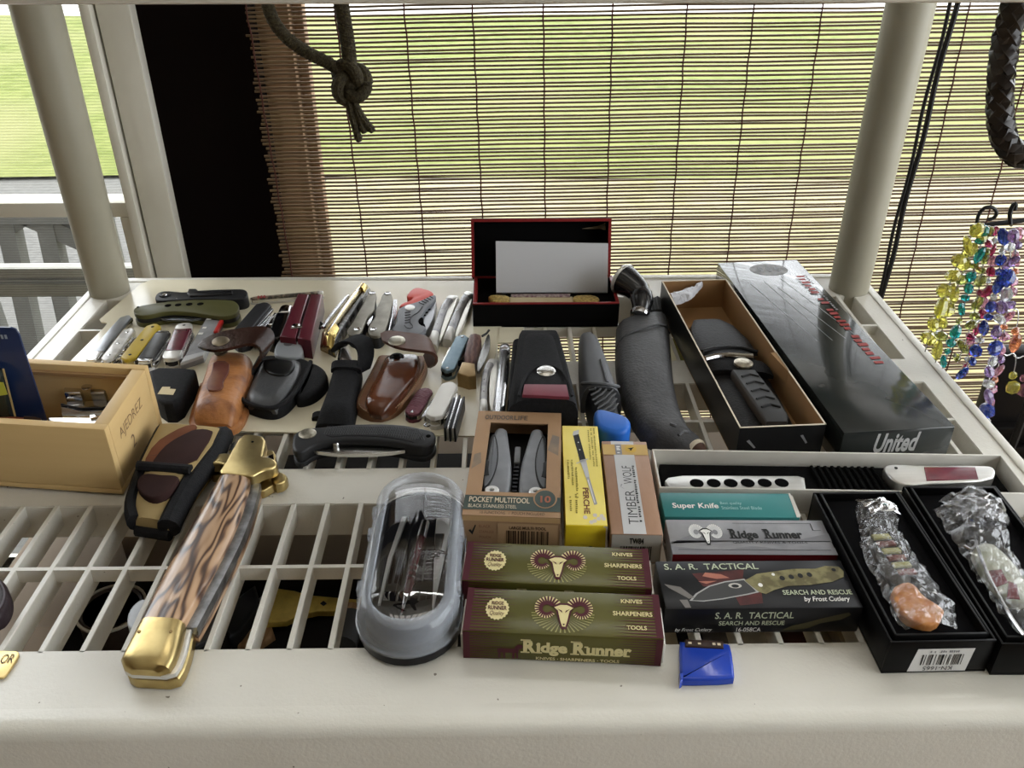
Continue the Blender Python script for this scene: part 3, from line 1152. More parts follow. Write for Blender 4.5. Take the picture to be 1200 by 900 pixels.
def ridge_green(quad, z0, zt, label, show_front, seed):
    b, t, body = boxthing('knife_sharpener_box', label, 'box', quad, z0, zt, olive_card, group='olive green tool boxes', bev=.0012)
    T = b.top()
    rnd = random.Random(seed)
    for F, n in ((T, 15), (b.front(), 11)):
        tri = []
        for i in range(n):
            y = i / n
            hh = .62 / n
            for s in (0, 1):
                L = .25 + rnd.uniform(-.03, .03)
                x0, x1 = (0.002, L) if s == 0 else (.998, 1 - L)
                tri.append([(x0, y + .1 / n), (x1, y + .1 / n + hh / 2), (x0, y + .1 / n + hh)] if s == 0 else [(x0, y + .1 / n), (x0, y + .1 / n + hh), (x1, y + .1 / n + hh / 2)])
        decals(F, tri, 'maroon_stripes', ink_maroon, t)
        decals(F, [[(0.001, .01), (.035, .01), (.035, .99), (0.001, .99)], [(.965, .01), (.999, .01), (.999, .99), (.965, .99)]], 'maroon_ends', ink_maroon, t, .0002)
    # sun rays and ram
    rays = []
    for i in range(22):
        a = math.radians(180 + 180 * i / 21)
        rays.append([(.50 + .06 * math.cos(a), .46 + .2 * math.sin(a)), (.50 + .16 * math.cos(a - .025), .46 + .42 * math.sin(a - .025)), (.50 + .16 * math.cos(a + .025), .46 + .42 * math.sin(a + .025))])
    decals(T, rays, 'sun_rays', mat('ink_olive_light', (.28, .26, .09), .4), t, .00028)
    ram(T, .505, .52, .165, .44, ink_cream, ink_maroon, ink_maroon, t)
    badge(T, .165, .52, .062, .26, t)
    text(T, 'KNIVES', .80, .76, .11, .09, ink_cream, t, bold=.02)
    text(T, 'SHARPENERS', .755, .47, .20, .10, ink_cream, t, bold=.02)
    text(T, 'TOOLS', .82, .17, .10, .09, ink_cream, t, bold=.02)
    F = b.front()
    text(F, 'R', .305, .30, .065, .50, ink_cream, t, bold=.05)
    text(F, 'idge', .372, .22, .155, .50, ink_cream, t, bold=.045)
    text(F, 'R', .555, .30, .065, .50, ink_cream, t, bold=.05)
    text(F, 'unner', .622, .30, .225, .30, ink_cream, t, bold=.045)
    slabs = [[(x, y), (x + w, y), (x + w, y + .05), (x, y + .05)] for x, y, w in ((.292, .75, .05), (.292, .30, .045), (.345, .30, .05), (.542, .75, .05), (.542, .30, .045), (.595, .30, .05), (.37, .30, .03), (.37, .60, .02), (.61, .58, .02), (.665, .30, .03), (.70, .30, .025), (.755, .30, .025), (.81, .30, .03))]
    decals(F, slabs, 'serifs', ink_cream, t, .0003)
    text(F, 'KNIVES \u00b7 SHARPENERS \u00b7 TOOLS', .37, .06, .42, .11, ink_cream, t, bold=.02)
    # small maroon ram standing left of the name
    decals(F, [[(.175, .28), (.28, .28), (.285, .44), (.175, .44)], [(.268, .38), (.30, .46), (.305, .56), (.28, .60), (.262, .50)], [(.178, .08), (.190, .08), (.192, .30), (.178, .30)], [(.205, .08), (.215, .08), (.214, .30), (.204, .30)], [(.25, .08), (.262, .08), (.262, .30), (.25, .30)], [(.27, .08), (.28, .08), (.28, .30), (.27, .30)]], 'standing_ram', ink_maroon, t, .0003)
    # white tuck flaps showing at the ends
    b.block(-.0016, 0.0004, .003, b.d - .004, z0 + .004, zt - .006).build('end_flap', white_card, t, bev=.0004)
    b.block(b.w - .0004, b.w + .0014, .001, b.d - .006, z0 + .0015, zt - .005).build('end_flap', white_card, t, bev=.0004)
    ORIGIN[0] = Vector((0, 0, 0))
    return b


ridge_green([(549, 688), (772, 697), (778, 747.5), (541, 741)], .0005, .0235, 'olive green sharpener box with ram emblem, front of the pair', True, 1)
ridge_green([(548, 634), (760, 643), (764, 689), (541, 681)], .0005, .0235, 'olive green sharpener box with ram emblem, behind its twin', False, 2)

# ---- yellow knife box
yel = mat('yellow_card', (.72, .545, .02), .35, col2=(.66, .50, .03), nscale=25, bump=.04)
yel_top = mat('yellow_print', (.70, .58, .12), .35, col2=(.74, .62, .17), nscale=30)
b, t, body = boxthing('yellow_knife_box', 'narrow yellow knife box with a printed stiletto picture', 'box', [(661, 499), (703, 499), (709, 616), (660, 616)], .0005, .027, yel)
T = b.top()
decal(T, [(.01, .005), (.99, .005), (.99, .995), (.01, .995)], 'top_print', yel_top, t, .0001)
decal(T, [(.30, .88), (.44, .93), (.60, .62), (.44, .60)], 'printed_handle', ink_blk, t)
decals(T, [[(.28, .88), (.31, .93), (.47, .95), (.45, .90)], [(.44, .615), (.60, .63), (.66, .45), (.56, .44)], [(.34, .585), (.66, .635), (.66, .625), (.34, .575)]], 'printed_bolster', mat('ink_silver', (.42, .42, .42), .4), t, .0003)
decal(T, [(.57, .44), (.65, .45), (.80, .19), (.72, .18)], 'printed_blade', mat('ink_steel', (.30, .30, .30), .4), t)
decals(T, [[(.60, .42), (.62, .42), (.75, .2), (.73, .2)]], 'blade_glint', ink_wht, t, .0003)
decals(T, [[(.41, .80), (.44, .80), (.44, .81), (.41, .81)], [(.44, .72), (.47, .72), (.47, .73), (.44, .73)]], 'printed_rivets', ink_wht, t, .0004)
text(T, 'PERCHE', .46, .10, .15, .24, mat('ink_brown', (.16, .06, .03), .5), t, bold=.03, up='down')
for (a, bb, w, h) in ((.10, .42, .05, .2), (.20, .36, .05, .26), (.30, .24, .05, .3), (.70, .62, .04, .33), (.78, .55, .04, .42), (.86, .55, .04, .42), (.12, .12, .05, .14), (.26, .10, .05, .18)):
    scribble(T, a, bb, w, h, mat('ink_olive', (.22, .18, .03), .6), t, int(h * 60), True, int(a * 99))
for i, (a, bb) in enumerate(((.48, .07), (.62, .03), (.72, .09), (.80, .06), (.88, .085), (.70, .04), (.92, .06))):
    decal(T, ell(a, bb, .055, .017, 8), 'chip', mat('ink_pale_grey', (.55, .50, .46), .6), t)
F = b.front()
decal(F, ell(.62, .18, .09, .14, 14), 'thumb_hole', ink_blk, t)
decals(F, [[(.985, 0), (1, 0), (1, 1), (.96, 1)], [(.9, .97), (1, .93), (1, 1), (.9, 1)]], 'worn_edge', white_card, t)
ORIGIN[0] = Vector((0, 0, 0))

# ---- timber wolf box
tim = mat('timber_card', (.27, .155, .095), .4, col2=(.34, .21, .14), nscale=30, stretch=(2, .5, 1), bump=.05)
b, t, body = boxthing('brown_knife_box', 'brown wood-print knife box with a grey name band', 'box', [(707, 517), (760, 517), (774, 626), (714, 626)], .0005, .0265, tim)
T = b.top()
ink_band = mat('ink_band', (.42, .42, .42), .4, col2=(.47, .47, .47), nscale=12)
decal(T, [(.24, .0), (.68, .0), (.68, .83), (.24, .83)], 'name_band', ink_band, t)
decals(T, [[(0.01, .83), (.99, .83), (.99, .955), (.01, .955)]], 'tan_band', mat('ink_tan', (.45, .30, .10), .4), t)
decals(T, [[(.2, .955), (.7, .955), (.7, .995), (.2, .995)]], 'top_band', ink_band, t)
decal(T, ell(.62, .90, .13, .045), 'gold_medal', mat('ink_gold', (.50, .32, .05), .4), t, .0004)
decals(T, [[(.55, .905), (.64, .89), (.70, .92), (.63, .91)], [(.60, .885), (.63, .875), (.66, .915)]], 'eagle', ink_blk, t, .0006)
decal(T, [(.28, .83), (.42, .83), (.42, .955), (.28, .955)], 'grey_tab', ink_grey, t, .0004)
scribble(T, .31, .845, .08, .09, ink_wht, t, 5, True, 7)
text(T, 'TIMBER', .37, .09, .19, .34, ink_blk, t, up=True, bold=-.008)
text(T, 'WOLF', .37, .50, .19, .20, ink_blk, t, up=True, bold=-.008)
decals(T, [[(.30, .46), (.34, .50), (.30, .49)], [(.28, .47), (.38, .44), (.33, .46)]], 'wolf_mark', ink_grey, t, .0004)
scribble(T, .585, .11, .05, .60, ink_blk, t, 26, True, 6)
F = b.front()
decal(F, [(.02, .05), (.98, .05), (.98, .98), (.02, .98)], 'label_sticker', mat('sticker_grey', (.36, .335, .30), .5), t)
text(F, 'TW84', .36, .68, .28, .20, ink_blk, t, bold=.03, lift=.0005)
barcode(F, .19, .12, .62, .48, ink_blk, t, 3, 22)
ORIGIN[0] = Vector((0, 0, 0))

# ---- outdoor multitool box with a cut-out window
kraft = mat('kraft_card', (.33, .205, .115), .55, col2=(.27, .165, .09), nscale=18, bump=.05)
b = Bx([(562, 482), (660, 484), (654, 606.5), (540, 604)], .0005, .031)
t = thing('multitool_box', 'brown kraft multitool box with a cut-out window', 'box', b.base)
W, D, zt = b.w, b.d, b.zt
wx0, wx1, wy0, wy1 = W * .165, W * .845, D * .20, D * .875
mb = MB()
b.block(0, W, 0, .0012, .0005, zt, mb)
b.block(0, W, D - .0012, D, .0005, zt, mb)
b.block(0, .0012, .0012, D - .0012, .0005, zt, mb)
b.block(W - .0012, W, .0012, D - .0012, .0005, zt, mb)
b.block(0.0012, W - .0012, .0012, D - .0012, .0005, .0015, mb)
mb.build('carton', kraft, t)
mb = MB()
b.block(0, W, 0, wy0, zt - .0010, zt + .0002, mb)
b.block(0, W, wy1, D, zt - .0010, zt + .0002, mb)
b.block(0, wx0, wy0, wy1, zt - .0010, zt + .0002, mb)
b.block(wx1, W, wy0, wy1, zt - .0010, zt + .0002, mb)
mb.build('window_panel', kraft, t)
b.block(.0012, W - .0012, .0012, D - .0012, zt - .022, zt - .0205).build('liner', mat('black_liner', (.008, .008, .008), .7), t)
T = Face(b.M(0, 0, zt + .0002), b.u * W, b.v * D)
text(T, 'OUTDOOR', .09, .905, .34, .048, mat('ink_slate', (.075, .06, .05), .5), t, bold=.015)
text(T, 'LIFE', .44, .905, .16, .048, MATS['ink_slate'], t, bold=.015)
dg_ink = mat('ink_dark_green', (.035, .050, .043), .5, col2=(.05, .065, .055), nscale=60)
decal(T, [(.0, .045), (1, .045), (1, .165), (0, .165)], 'green_band', dg_ink, t)
decal(T, ell(.84, .155, .125, .085, 24), 'round_badge', kraft, t, .0004)
decal(T, ell(.84, .150, .108, .072, 24), 'round_badge', dg_ink, t, .0005)
text(T, '10', .79, .115, .11, .058, mat('ink_rust', (.26, .09, .05), .5), t, bold=.03, lift=.0007)
text(T, 'POCKET MULTITOOL', .05, .105, .63, .045, mat('ink_sand', (.55, .47, .34), .5), t, bold=.012, lift=.0005)
text(T, 'BLACK STAINLESS STEEL', .05, .06, .50, .028, MATS['ink_sand'], t, name='small_print', lift=.0005)
F = b.front()
ink_dk = mat('ink_dark_brown', (.05, .03, .018), .5)
text(T, '10 FUNCTIONS   /  POUCH INCLUDED', .18, .012, .66, .022, ink_dk, t, name='small_print')
decal(F, [(0.002, .85), (.998, .85), (.998, 1), (.002, 1)], 'tan_strip', mat('ink_tan2', (.42, .27, .13), .5), t)
decal(F, [(.36, .02), (.98, .02), (.98, .80), (.36, .80)], 'barcode_panel', mat('kraft_light', (.40, .26, .145), .5), t)
barcode(F, .45, .16, .45, .44, ink_dk, t, 8, 24)
text(F, 'LARGE MULTI TOOL', .48, .64, .38, .09, ink_dk, t, bold=.02, lift=.0005)
decals(F, [[(.06, .56), (.08, .60), (.095, .54), (.13, .74), (.14, .72), (.10, .44)]], 'check_mark', ink_blk, t)
for i, s in enumerate(('BLACK', 'STAINLESS', 'POUCH')):
    text(F, s, .17, .66 - .16 * i, .12 + .03 * (i % 2), .075, mat('ink_rust2', (.20, .085, .045), .5), t, name='small_print')
decals(T, [[(.85, .6), (.97, .55), (.98, .74), (.9, .76)], [(.02, .40), (.12, .46), (.10, .56), (.03, .54)]], 'printed_tree', mat('ink_shadow', (.16, .13, .105), .6, col2=(.25, .18, .12), nscale=60), t, .0001)
# the multitool lying inside
mt = thing('boxed_multitool', 'black and grey pocket multitool inside the kraft box window', 'multitool', b.M(W / 2, D / 2, zt - .0205))
grey_sat = mat('satin_grey', (.17, .175, .185), .4, .3, col2=(.20, .205, .215), nscale=80)
z0, z1 = zt - .0203, zt - .003
for s in (-1, 1):
    def q(ps):
        return [b.M(W * (.505 + s * x), D * y, 0) for x, y in ps]
    ih = smooth_outline(q([(.13, .80), (.15, .86), (.27, .865), (.295, .80), (.305, .68), (.315, .55), (.335, .40), (.335, .27), (.31, .205), (.06, .205), (.042, .36), (.055, .52), (.10, .68)]), 2)
    MB().prism(ih, z0, z1, .003).build('handle', grey_sat, mt)
    gv = smooth_outline(q([(.285, .80), (.33, .74), (.34, .40), (.34, .24), (.285, .255), (.225, .37), (.203, .50), (.213, .61), (.245, .72)]), 2)
    MB().prism(gv, z0, z1 + .0002, .0002).build('groove', ink_blk, mt)
    oh = smooth_outline(q([(.285, .77), (.305, .70), (.318, .55), (.337, .40), (.337, .27), (.295, .285), (.238, .38), (.217, .50), (.226, .60), (.255, .70)]), 2)
    MB().prism(oh, z0, z1 + .0008, .0006).build('liner_lock', mat('satin_dark', (.11, .113, .12), .4, .3), mt)
    MB().prism(q([(.30, .50), (.345, .52), (.345, .36), (.285, .37), (.30, .43)]), z0, z1 + .0012, .0003).build('cutout', ink_blk, mt)
    MB().lathe(b.M(W * (.505 + s * .235), D * .235, z1 - .002), (0, 0, 1), [(0, .0052), (.003, .0052), (.0036, .0044), (.0036, .002), (.002, .0015)], 20).build('pivot_screw', mat('white_metal', (.62, .61, .58), .3, .6), mt)
mbj = MB()
b.block(W * .47, W * .54, D * .56, D * .72, z0, z1 - .005, mbj)
mbj.build('spacer', grey_sat, mt, bev=.001)
mbj = MB()
b.block(W * .488, W * .522, D * .20, D * .56, z0, z1 - .007, mbj)
for i in range(9):
    b.block(W * .478, W * .532, D * (.22 + i * .036), D * (.236 + i * .036), z0, z1 - .0055, mbj)
mbj.build('jaws', mat('black_steel', (.02, .02, .022), .35, .7), mt)
ORIGIN[0] = Vector((0, 0, 0))

mat('bright_steel', (.65, .64, .62), .22, 1.0)
# ---- teal box
teal = mat('teal_card', (.035, .18, .18), .3, col2=(.045, .21, .205), nscale=10, bump=.05, bscale=25)
b, t, body = boxthing('teal_knife_box', 'slim teal knife box with white lettering', 'box', [(774, 577.5), (925, 577.5), (938, 606), (778, 606)], .0005, .022, teal)
T = b.top()
text(T, 'Super Knife', .075, .28, .345, .27, ink_wht, t, bold=.018)
text(T, 'Best quality', .44, .47, .16, .14, mat('ink_pale_teal', (.30, .50, .48), .5), t, name='small_print')
text(T, 'Stainless Steel Blade', .44, .30, .30, .13, MATS['ink_pale_teal'], t, name='small_print')
decals(T, [[(.975, 0), (1, 0), (1, 1), (.985, 1)]], 'worn_edge', white_card, t)
b.block(b.w - .0003, b.w + .0012, .002, b.d - .002, .003, .0216).build('end_flap', white_card, t)
ORIGIN[0] = Vector((0, 0, 0))

# ---- grey ridge runner box
gcard = mat('grey_card', (.26, .26, .27), .25, col2=(.15, .15, .16), nscale=22, bump=.05)
b, t, body = boxthing('grey_knife_box', 'silver grey knife box with a ram emblem and red side', 'box', [(779, 609), (964, 609), (981, 650), (789, 650)], .0005, .0225, gcard)
T = b.top()
decals(T, [[(0, .30), (.14, .55), (.22, .40), (.32, .62), (.5, .38), (.66, .58), (.8, .42), (1, .6), (1, .36), (0, .36)], [(0, .0), (.0, .22), (.3, .1), (.5, .24), (.8, .08), (1, .2), (1, 0)]], 'printed_hills', mat('ink_mid_grey', (.17, .17, .18), .3), t, .0001)
decals(T, [[(.04, .36), (.99, .36), (.99, .38), (.04, .38)], [(.04, .12), (.97, .12), (.97, .13), (.04, .13)], [(.42, .88), (.91, .88), (.91, .89), (.42, .89)], [(.91, .68), (.96, .68), (.96, .69), (.91, .69)], [(.91, .69), (.915, .69), (.915, .89), (.91, .89)]], 'rule_lines', ink_blk, t)
ram(T, .235, .58, .115, .36, ink_wht, mat('ink_lt', (.5, .5, .5), .4), ink_blk, t)
text(T, 'R', .385, .44, .045, .27, ink_blk, t, bold=.05)
text(T, 'idge', .432, .385, .125, .28, ink_blk, t, bold=.045)
text(T, 'R', .60, .44, .045, .27, ink_blk, t, bold=.05)
text(T, 'unner', .648, .44, .185, .17, ink_blk, t, bold=.045)
decals(T, [[(x, y), (x + w, y), (x + w, y + .025), (x, y + .025)] for x, y, w in ((.375, .44, .035), (.412, .44, .035), (.375, .69, .035), (.59, .44, .035), (.628, .44, .035), (.59, .69, .035))], 'serifs', ink_blk, t, .0003)
text(T, 'QUALITY KNIVES & TOOLS', .385, .295, .46, .065, ink_blk, t, name='small_print')
F = b.front()
decal(F, [(0, 0), (1, 0), (1, 1), (0, 1)], 'red_side', mat('dark_red_card', (.10, .008, .010), .35), t)
ORIGIN[0] = Vector((0, 0, 0))

# ---- black tactical box
bcard = mat('black_gloss_card', (.009, .009, .010), .28, col2=(.013, .013, .015), nscale=15, bump=.03, spec=.2)
b, t, body = boxthing('tactical_knife_box', 'black tactical knife box with a printed camouflage folding knife', 'box', [(768, 657.5), (985, 656), (1012.5, 712), (780, 714)], .0005, .0215, bcard)
T = b.top()
camo1 = mat('print_camo', (.20, .18, .085), .35, col2=(.11, .095, .045), nscale=130, lo=.42, hi=.58)
ink_glow = mat('ink_pale_green', (.42, .46, .33), .5)
decals(T, [[(.18, .72), (.46, .80), (.44, .62), (.52, .48), (.50, .10), (.38, .06), (.36, .40), (.22, .45)]], 'printed_figure', mat('ink_dark_red', (.085, .022, .020), .35, col2=(.03, .012, .012), nscale=70), t, .0001)
decals(T, [[(.25, .74), (.33, .70), (.37, .62), (.30, .60), (.23, .66)], [(.2, .55), (.3, .56), (.24, .50)]], 'printed_glove', mat('ink_skin', (.34, .13, .09), .4), t, .0002)
decals(T, [[(.02, .50), (.10, .44), (.16, .22), (.13, .20), (.04, .42)], [(.08, .18), (.12, .18), (.13, .02), (.1, .02)]], 'printed_strap', mat('ink_grey2', (.14, .13, .12), .4), t, .0002)
kh = [(.445, .56), (.52, .70), (.60, .74), (.72, .80), (.84, .80), (.90, .86), (.97, .84), (.985, .74), (.97, .62), (.90, .52), (.78, .46), (.66, .44), (.58, .36), (.53, .28), (.50, .32), (.47, .44)]
decal(T, kh, 'printed_handle', camo1, t, .0003)
decals(T, [ell(x, y, .014, .05, 12) for x, y in ((.645, .60), (.695, .625), (.745, .65), (.795, .67))], 'printed_holes', ink_blk, t, .0005)
decals(T, [ell(.935, .77, .012, .035, 10)], 'lanyard_hole', ink_blk, t, .0005)
decals(T, [ell(.518, .46, .012, .04, 10), ell(.605, .68, .009, .03, 8)], 'printed_screws', ink_wht, t, .0005)
decal(T, [(.13, .16), (.17, .30), (.25, .46), (.34, .55), (.445, .60), (.48, .42), (.50, .32), (.44, .27), (.30, .18), (.2, .14)], 'blade_outline', mat('ink_lightgrey', (.34, .34, .33), .35), t, .0002)
decal(T, [(.145, .165), (.18, .29), (.255, .44), (.34, .525), (.44, .57), (.47, .42), (.485, .33), (.43, .285), (.30, .20), (.2, .158)], 'printed_blade', mat('ink_charcoal', (.05, .05, .05), .3), t, .0003)
decals(T, [ell(.385, .45, .035, .055, 12)], 'blade_opening', mat('ink_palegrey', (.42, .40, .36), .4), t, .0005)
decals(T, [ell(.385, .44, .02, .035, 12)], 'blade_opening', ink_blk, t, .0006)
text(T, 'S. A. R.  TACTICAL', .04, .80, .50, .13, ink_glow, t, bold=.01)
text(T, 'SEARCH AND RESCUE', .62, .26, .355, .095, ink_glow, t, bold=.012)
text(T, 'by Frost Cutlery', .715, .10, .235, .12, ink_wht, t, bold=.012, shear=.25)
F = b.front()
text(F, 'S. A. R.  TACTICAL', .255, .60, .40, .26, ink_glow, t, bold=.01)
text(F, 'SEARCH AND RESCUE', .28, .33, .335, .17, ink_glow, t, bold=.01)
text(F, '16-058CA', .375, .06, .125, .17, ink_wht, t)
text(F, 'by Frost Cutlery', .06, .05, .19, .17, ink_wht, t, shear=.25)
decals(F, [[(.61, .10), (.66, .30), (.73, .42), (.80, .58), (.93, .82), (.945, .72), (.90, .52), (.80, .38), (.74, .18), (.66, .10)]], 'printed_knife', mat('ink_olive_dark', (.06, .052, .026), .4), t, .0002)
ORIGIN[0] = Vector((0, 0, 0))

# ---- long black glossy box
blk_box = mat('glossy_black_box', (.018, .021, .020), .16, col2=(.028, .032, .031), nscale=9, bump=.22, bscale=9, coat=.5)
b, t, body = boxthing('long_black_box', 'long glossy black box with red lettering and claw scratches', 'box', [(847, 310), (941, 302), (1108, 502), (982, 506)], .0005, .0335, blk_box)
T = b.top()
LB = b
scr = mat('scratch_white', (.42, .43, .43), .4)
lines = []
for (x0, y0, x1, y1) in ((.20, .83, .42, .44), (.20, .83, .48, .80), (.38, .84, .58, .44), (.38, .84, .74, .80), (.48, .80, .73, .45), (.60, .86, .86, .47), (.60, .86, .60, .78), (.74, .80, .86, .60)):
    d = Vector((x1 - x0, (y1 - y0) * 3, 0)).normalized() * .0042
    lines.append([(x0 - d.y, y0 + d.x / 3), (x1 - d.y * .4, y1 + d.x / 9), (x1 + d.y * .4, y1 - d.x / 9), (x0 + d.y, y0 - d.x / 3)])
decals(T, lines[:1] + lines[2:3] + lines[4:6], 'scratch_lines', scr, t)
scribble(T, .80, .30, .10, .58, mat('ink_soft_red', (.30, .04, .036), .4), t, 24, True, 4, 'red_glyphs')
scribble(T, .90, .62, .03, .26, ink_grey, t, 20, True, 5)
# round crest near the far end
decals(T, [ell(.55, .93, .23, .045, 28)], 'crest', mat('ink_silver2', (.28, .28, .28), .35, col2=(.14, .14, .14), nscale=120), t, .0001)
decals(T, [ell(.55 + .1 * i, .93, .03, .02, 10) for i in (-1, 0, 1)], 'crest_mark', blk_box, t, .0003)
F = b.front()
for i, ch in enumerate('United'):
    pass
text(F, 'United', .30, .36, .40, .56, mat('ink_silver', (.42, .42, .42), .4), t, bold=.03, shear=.2)
decal(F, [(.44, -.0), (.99, .02), (.99, .16), (.45, .25)], 'price_sticker', white_card, t, .0005)
decals(F, [[(x, .08), (x + .012, .08), (x + .012, .14), (x, .14)] for x in (.52, .54, .56, .60, .62)], 'sticker_print', ink_grey, t, .0007)
ORIGIN[0] = Vector((0, 0, 0))

# ---- open black carton with the sheathed knife
kraft_in = mat('kraft_inside', (.30, .17, .075), .7, col2=(.25, .14, .06), nscale=12)
edge_card = mat('card_edge', (.60, .53, .42), .7)
b = Bx([(779, 331), (854, 326), (964, 499), (862.5, 501)], .0005, .0335)
t = thing('open_black_carton', 'long open black carton with bare brown inside', 'box', b.base)
OB = b
W, D, zt = b.w, b.d, b.zt
th = .0011
outer = mat('black_carton', (.007, .007, .0075), .35)
MB_ = MB()
b.block(0, W, 0, D, .0005, .0016, MB_)
MB_.build('bottom', kraft_in, t)
for nm, (x0, x1, y0, y1) in (('wall', (0, W, 0, th)), ('wall', (0, W, D - th, D)), ('wall', (0, th, th, D - th)), ('wall', (W - th, W, th, D - th))):
    b.block(x0, x1, y0, y1, .0016, zt).build(nm, outer, t)
i_ = .0002
for (x0, x1, y0, y1) in ((th, W - th, th, th + i_), (th, W - th, D - th - i_, D - th), (th, th + i_, th, D - th), (W - th - i_, W - th, th, D - th)):
    b.block(x0, x1, y0, y1, .0016, zt).build('lining', kraft_in, t)
rimp = MB()
for (x0, x1, y0, y1) in ((0, W, 0, th + i_), (0, W, D - th - i_, D), (0, th + i_, 0, D), (W - th - i_, W, 0, D)):
    b.block(x0, x1, y0, y1, zt, zt + .0005, rimp)
rimp.build('cut_edge', edge_card, t)
MB().strip([b.M(W - .006, D * .42, 0), b.M(W - .004, D * .36, 0), b.M(W - .0015, D * .30, 0)], [b.M(W - .0005, D * .42, 0), b.M(W - .0003, D * .36, 0), b.M(W - .0003, D * .30, 0)], zt - .012, .0125, 'flat').build('torn_lining', kraft_in, t)
F = b.front()
decals(F, [[(.10, .62), (.13, .66), (.22, .42), (.20, .40)], [(.72, .72), (.75, .74), (.82, .50), (.80, .48)]], 'slit', ink_grey, t)
ORIGIN[0] = Vector((0, 0, 0))
# knife in nylon sheath inside the carton
nyl = mat('black_nylon', (.009, .009, .010), .7, col2=(.013, .013, .014), nscale=300, spec=.12, bump=.25, bscale=900)
lea_blk = mat('black_leatherette', (.010, .010, .011), .45, col2=(.014, .014, .015), nscale=200, spec=.2, bump=.2, bscale=500)
sk = thing('sheathed_knife', 'black knife in a black sheath with silver snap inside the open carton', 'knife', b.M(W / 2, D / 2, .0017))


def BM(ps, z=0):
    return [b.M(W * x, D * y, z) for x, y in ps]


Ls = BM([(.14, .10), (.10, .25), (.08, .42), (.10, .60), (.16, .72), (.26, .79)])
Rs = BM([(.86, .08), (.90, .25), (.92, .42), (.90, .60), (.84, .72), (.70, .80)])
MB().strip(Ls, Rs, .0017, [.012, .015, .016, .017, .017, .010], 'soft').build('sheath_body', lea_blk, sk)
Lp = BM([(.16, .50), (.12, .60), (.18, .71), (.28, .77)])
Rp = BM([(.88, .50), (.87, .60), (.80, .71), (.68, .77)])
MB().strip(Lp, Rp, .018, [.004, .005, .0045, .002], 'soft').build('pouch_flap', lea_blk, sk)
MB().tube(BM([(.14, .52), (.3, .535), (.5, .54), (.7, .53), (.87, .50)], .0225), .0018, 8).build('piping', lea_blk, sk)
MB().strip(BM([(.12, .40), (.10, .44), (.12, .48)]), BM([(.91, .36), (.92, .40), (.91, .44)]), .016, [.007, .009, .007], 'soft').build('retaining_strap', nyl, sk)
MB().tube(BM([(.10, .455), (.25, .47), (.45, .475), (.6, .465), (.75, .46)], .0245), .0028, 8).build('guard', mat('polished_steel', (.55, .55, .56), .15, 1.0), sk)
sn = b.M(W * .56, D * .41, .0245)
MB().lathe(sn, (0, 0, 1), [(0, .0085), (.002, .0085), (.0032, .0065), (.0036, .003)], 24).build('snap', mat('antique_silver', (.52, .48, .38), .3, .9, col2=(.28, .25, .2), nscale=300), sk)
hl = BM([(.36, .375), (.40, .20), (.42, .12), (.45, .09)])
hr = BM([(.68, .37), (.74, .19), (.74, .11), (.70, .085)])
MB().strip(hl, hr, .016, [.009, .009, .008, .006], 'slab').build('handle', mat('grey_rubber', (.055, .056, .058), .5), sk)
for i in range(5):
    y = .33 - i * .045
    a, c, e = (.44 + i * .006, y), (.56 + i * .008, y + .012), (.66 + i * .008, y - .004)
    MB().tube(BM([a, c, e], .0252), .0011, 6).build('grip_ridge', mat('rubber_black', (.012, .012, .012), .6), sk)
MB().lathe(b.M(W * .60, D * .125, .0225), (0, 0, 1), [(0, .003), (.0014, .003)], 14).build('lanyard_hole', ink_blk, sk)
ORIGIN[0] = Vector((0, 0, 0))
# clear plastic wrap in the far end
clear = bpy.data.materials.new('clear_plastic')
clear.use_nodes = True
nt = clear.node_tree
pb_ = nt.nodes['Principled BSDF']
pb_.inputs['Base Color'].default_value = (.85, .86, .88, 1)
pb_.inputs['Roughness'].default_value = .08
pb_.inputs['Alpha'].default_value = .16
pb_.inputs['Specular IOR Level'].default_value = 1.0
MATS['clear_plastic'] = clear


def crumple(name, L, R, z0, H, m, parent, amp, n=26, k=12, seed=1.0):
    """crumpled film: a creased sheet lying over something"""
    Lr, Rr = resample(L, n), resample(R, n)
    vs, fs = [], []
    for i in range(n):
        hh = H[int(i / (n - 1) * (len(H) - 1))] if isinstance(H, (list, tuple)) else H
        for j in range(k):
            tt = j / (k - 1)
            p = Lr[i].lerp(Rr[i], tt)
            nz = noise.noise(Vector((p.x * 130 + seed, p.y * 130, seed))) + .7 * abs(noise.noise(Vector((p.x * 320, p.y * 320 + seed, 2))))
            dome = math.sin(math.pi * min(max(tt, .02), .98)) ** .6
            edge = 1 + .0
            ox = amp * .8 * noise.noise(Vector((p.x * 200, p.y * 200, seed + 9)))
            vs.append(Vector((p.x + ox, p.y + ox * .6, z0 + hh * dome + amp * nz)))
    for i in range(n - 1):
        for j in range(k - 1):
            a = i * k + j
            if (i + j) % 2:
                fs += [(a, a + 1, a + k + 1), (a, a + k + 1, a + k)]
            else:
                fs += [(a, a + 1, a + k), (a + 1, a + k + 1, a + k)]
    mb = MB()
    mb.add(vs, fs)
    return mb.build(name, m, parent, smooth=0)


pw_ = thing('plastic_wrap', 'crumpled clear plastic strip in the far end of the open carton', 'wrapper', b.M(W * .3, D * .9, .02))
crumple('film', BM([(.05, .83), (.35, .88), (.62, .985)]), BM([(.05, .93), (.30, .965), (.58, .995)]), .026, .006, mat('plastic_film', (.36, .36, .38), .18, spec=.9), pw_, .0022, 16, 7, 3.0)
ORIGIN[0] = Vector((0, 0, 0))

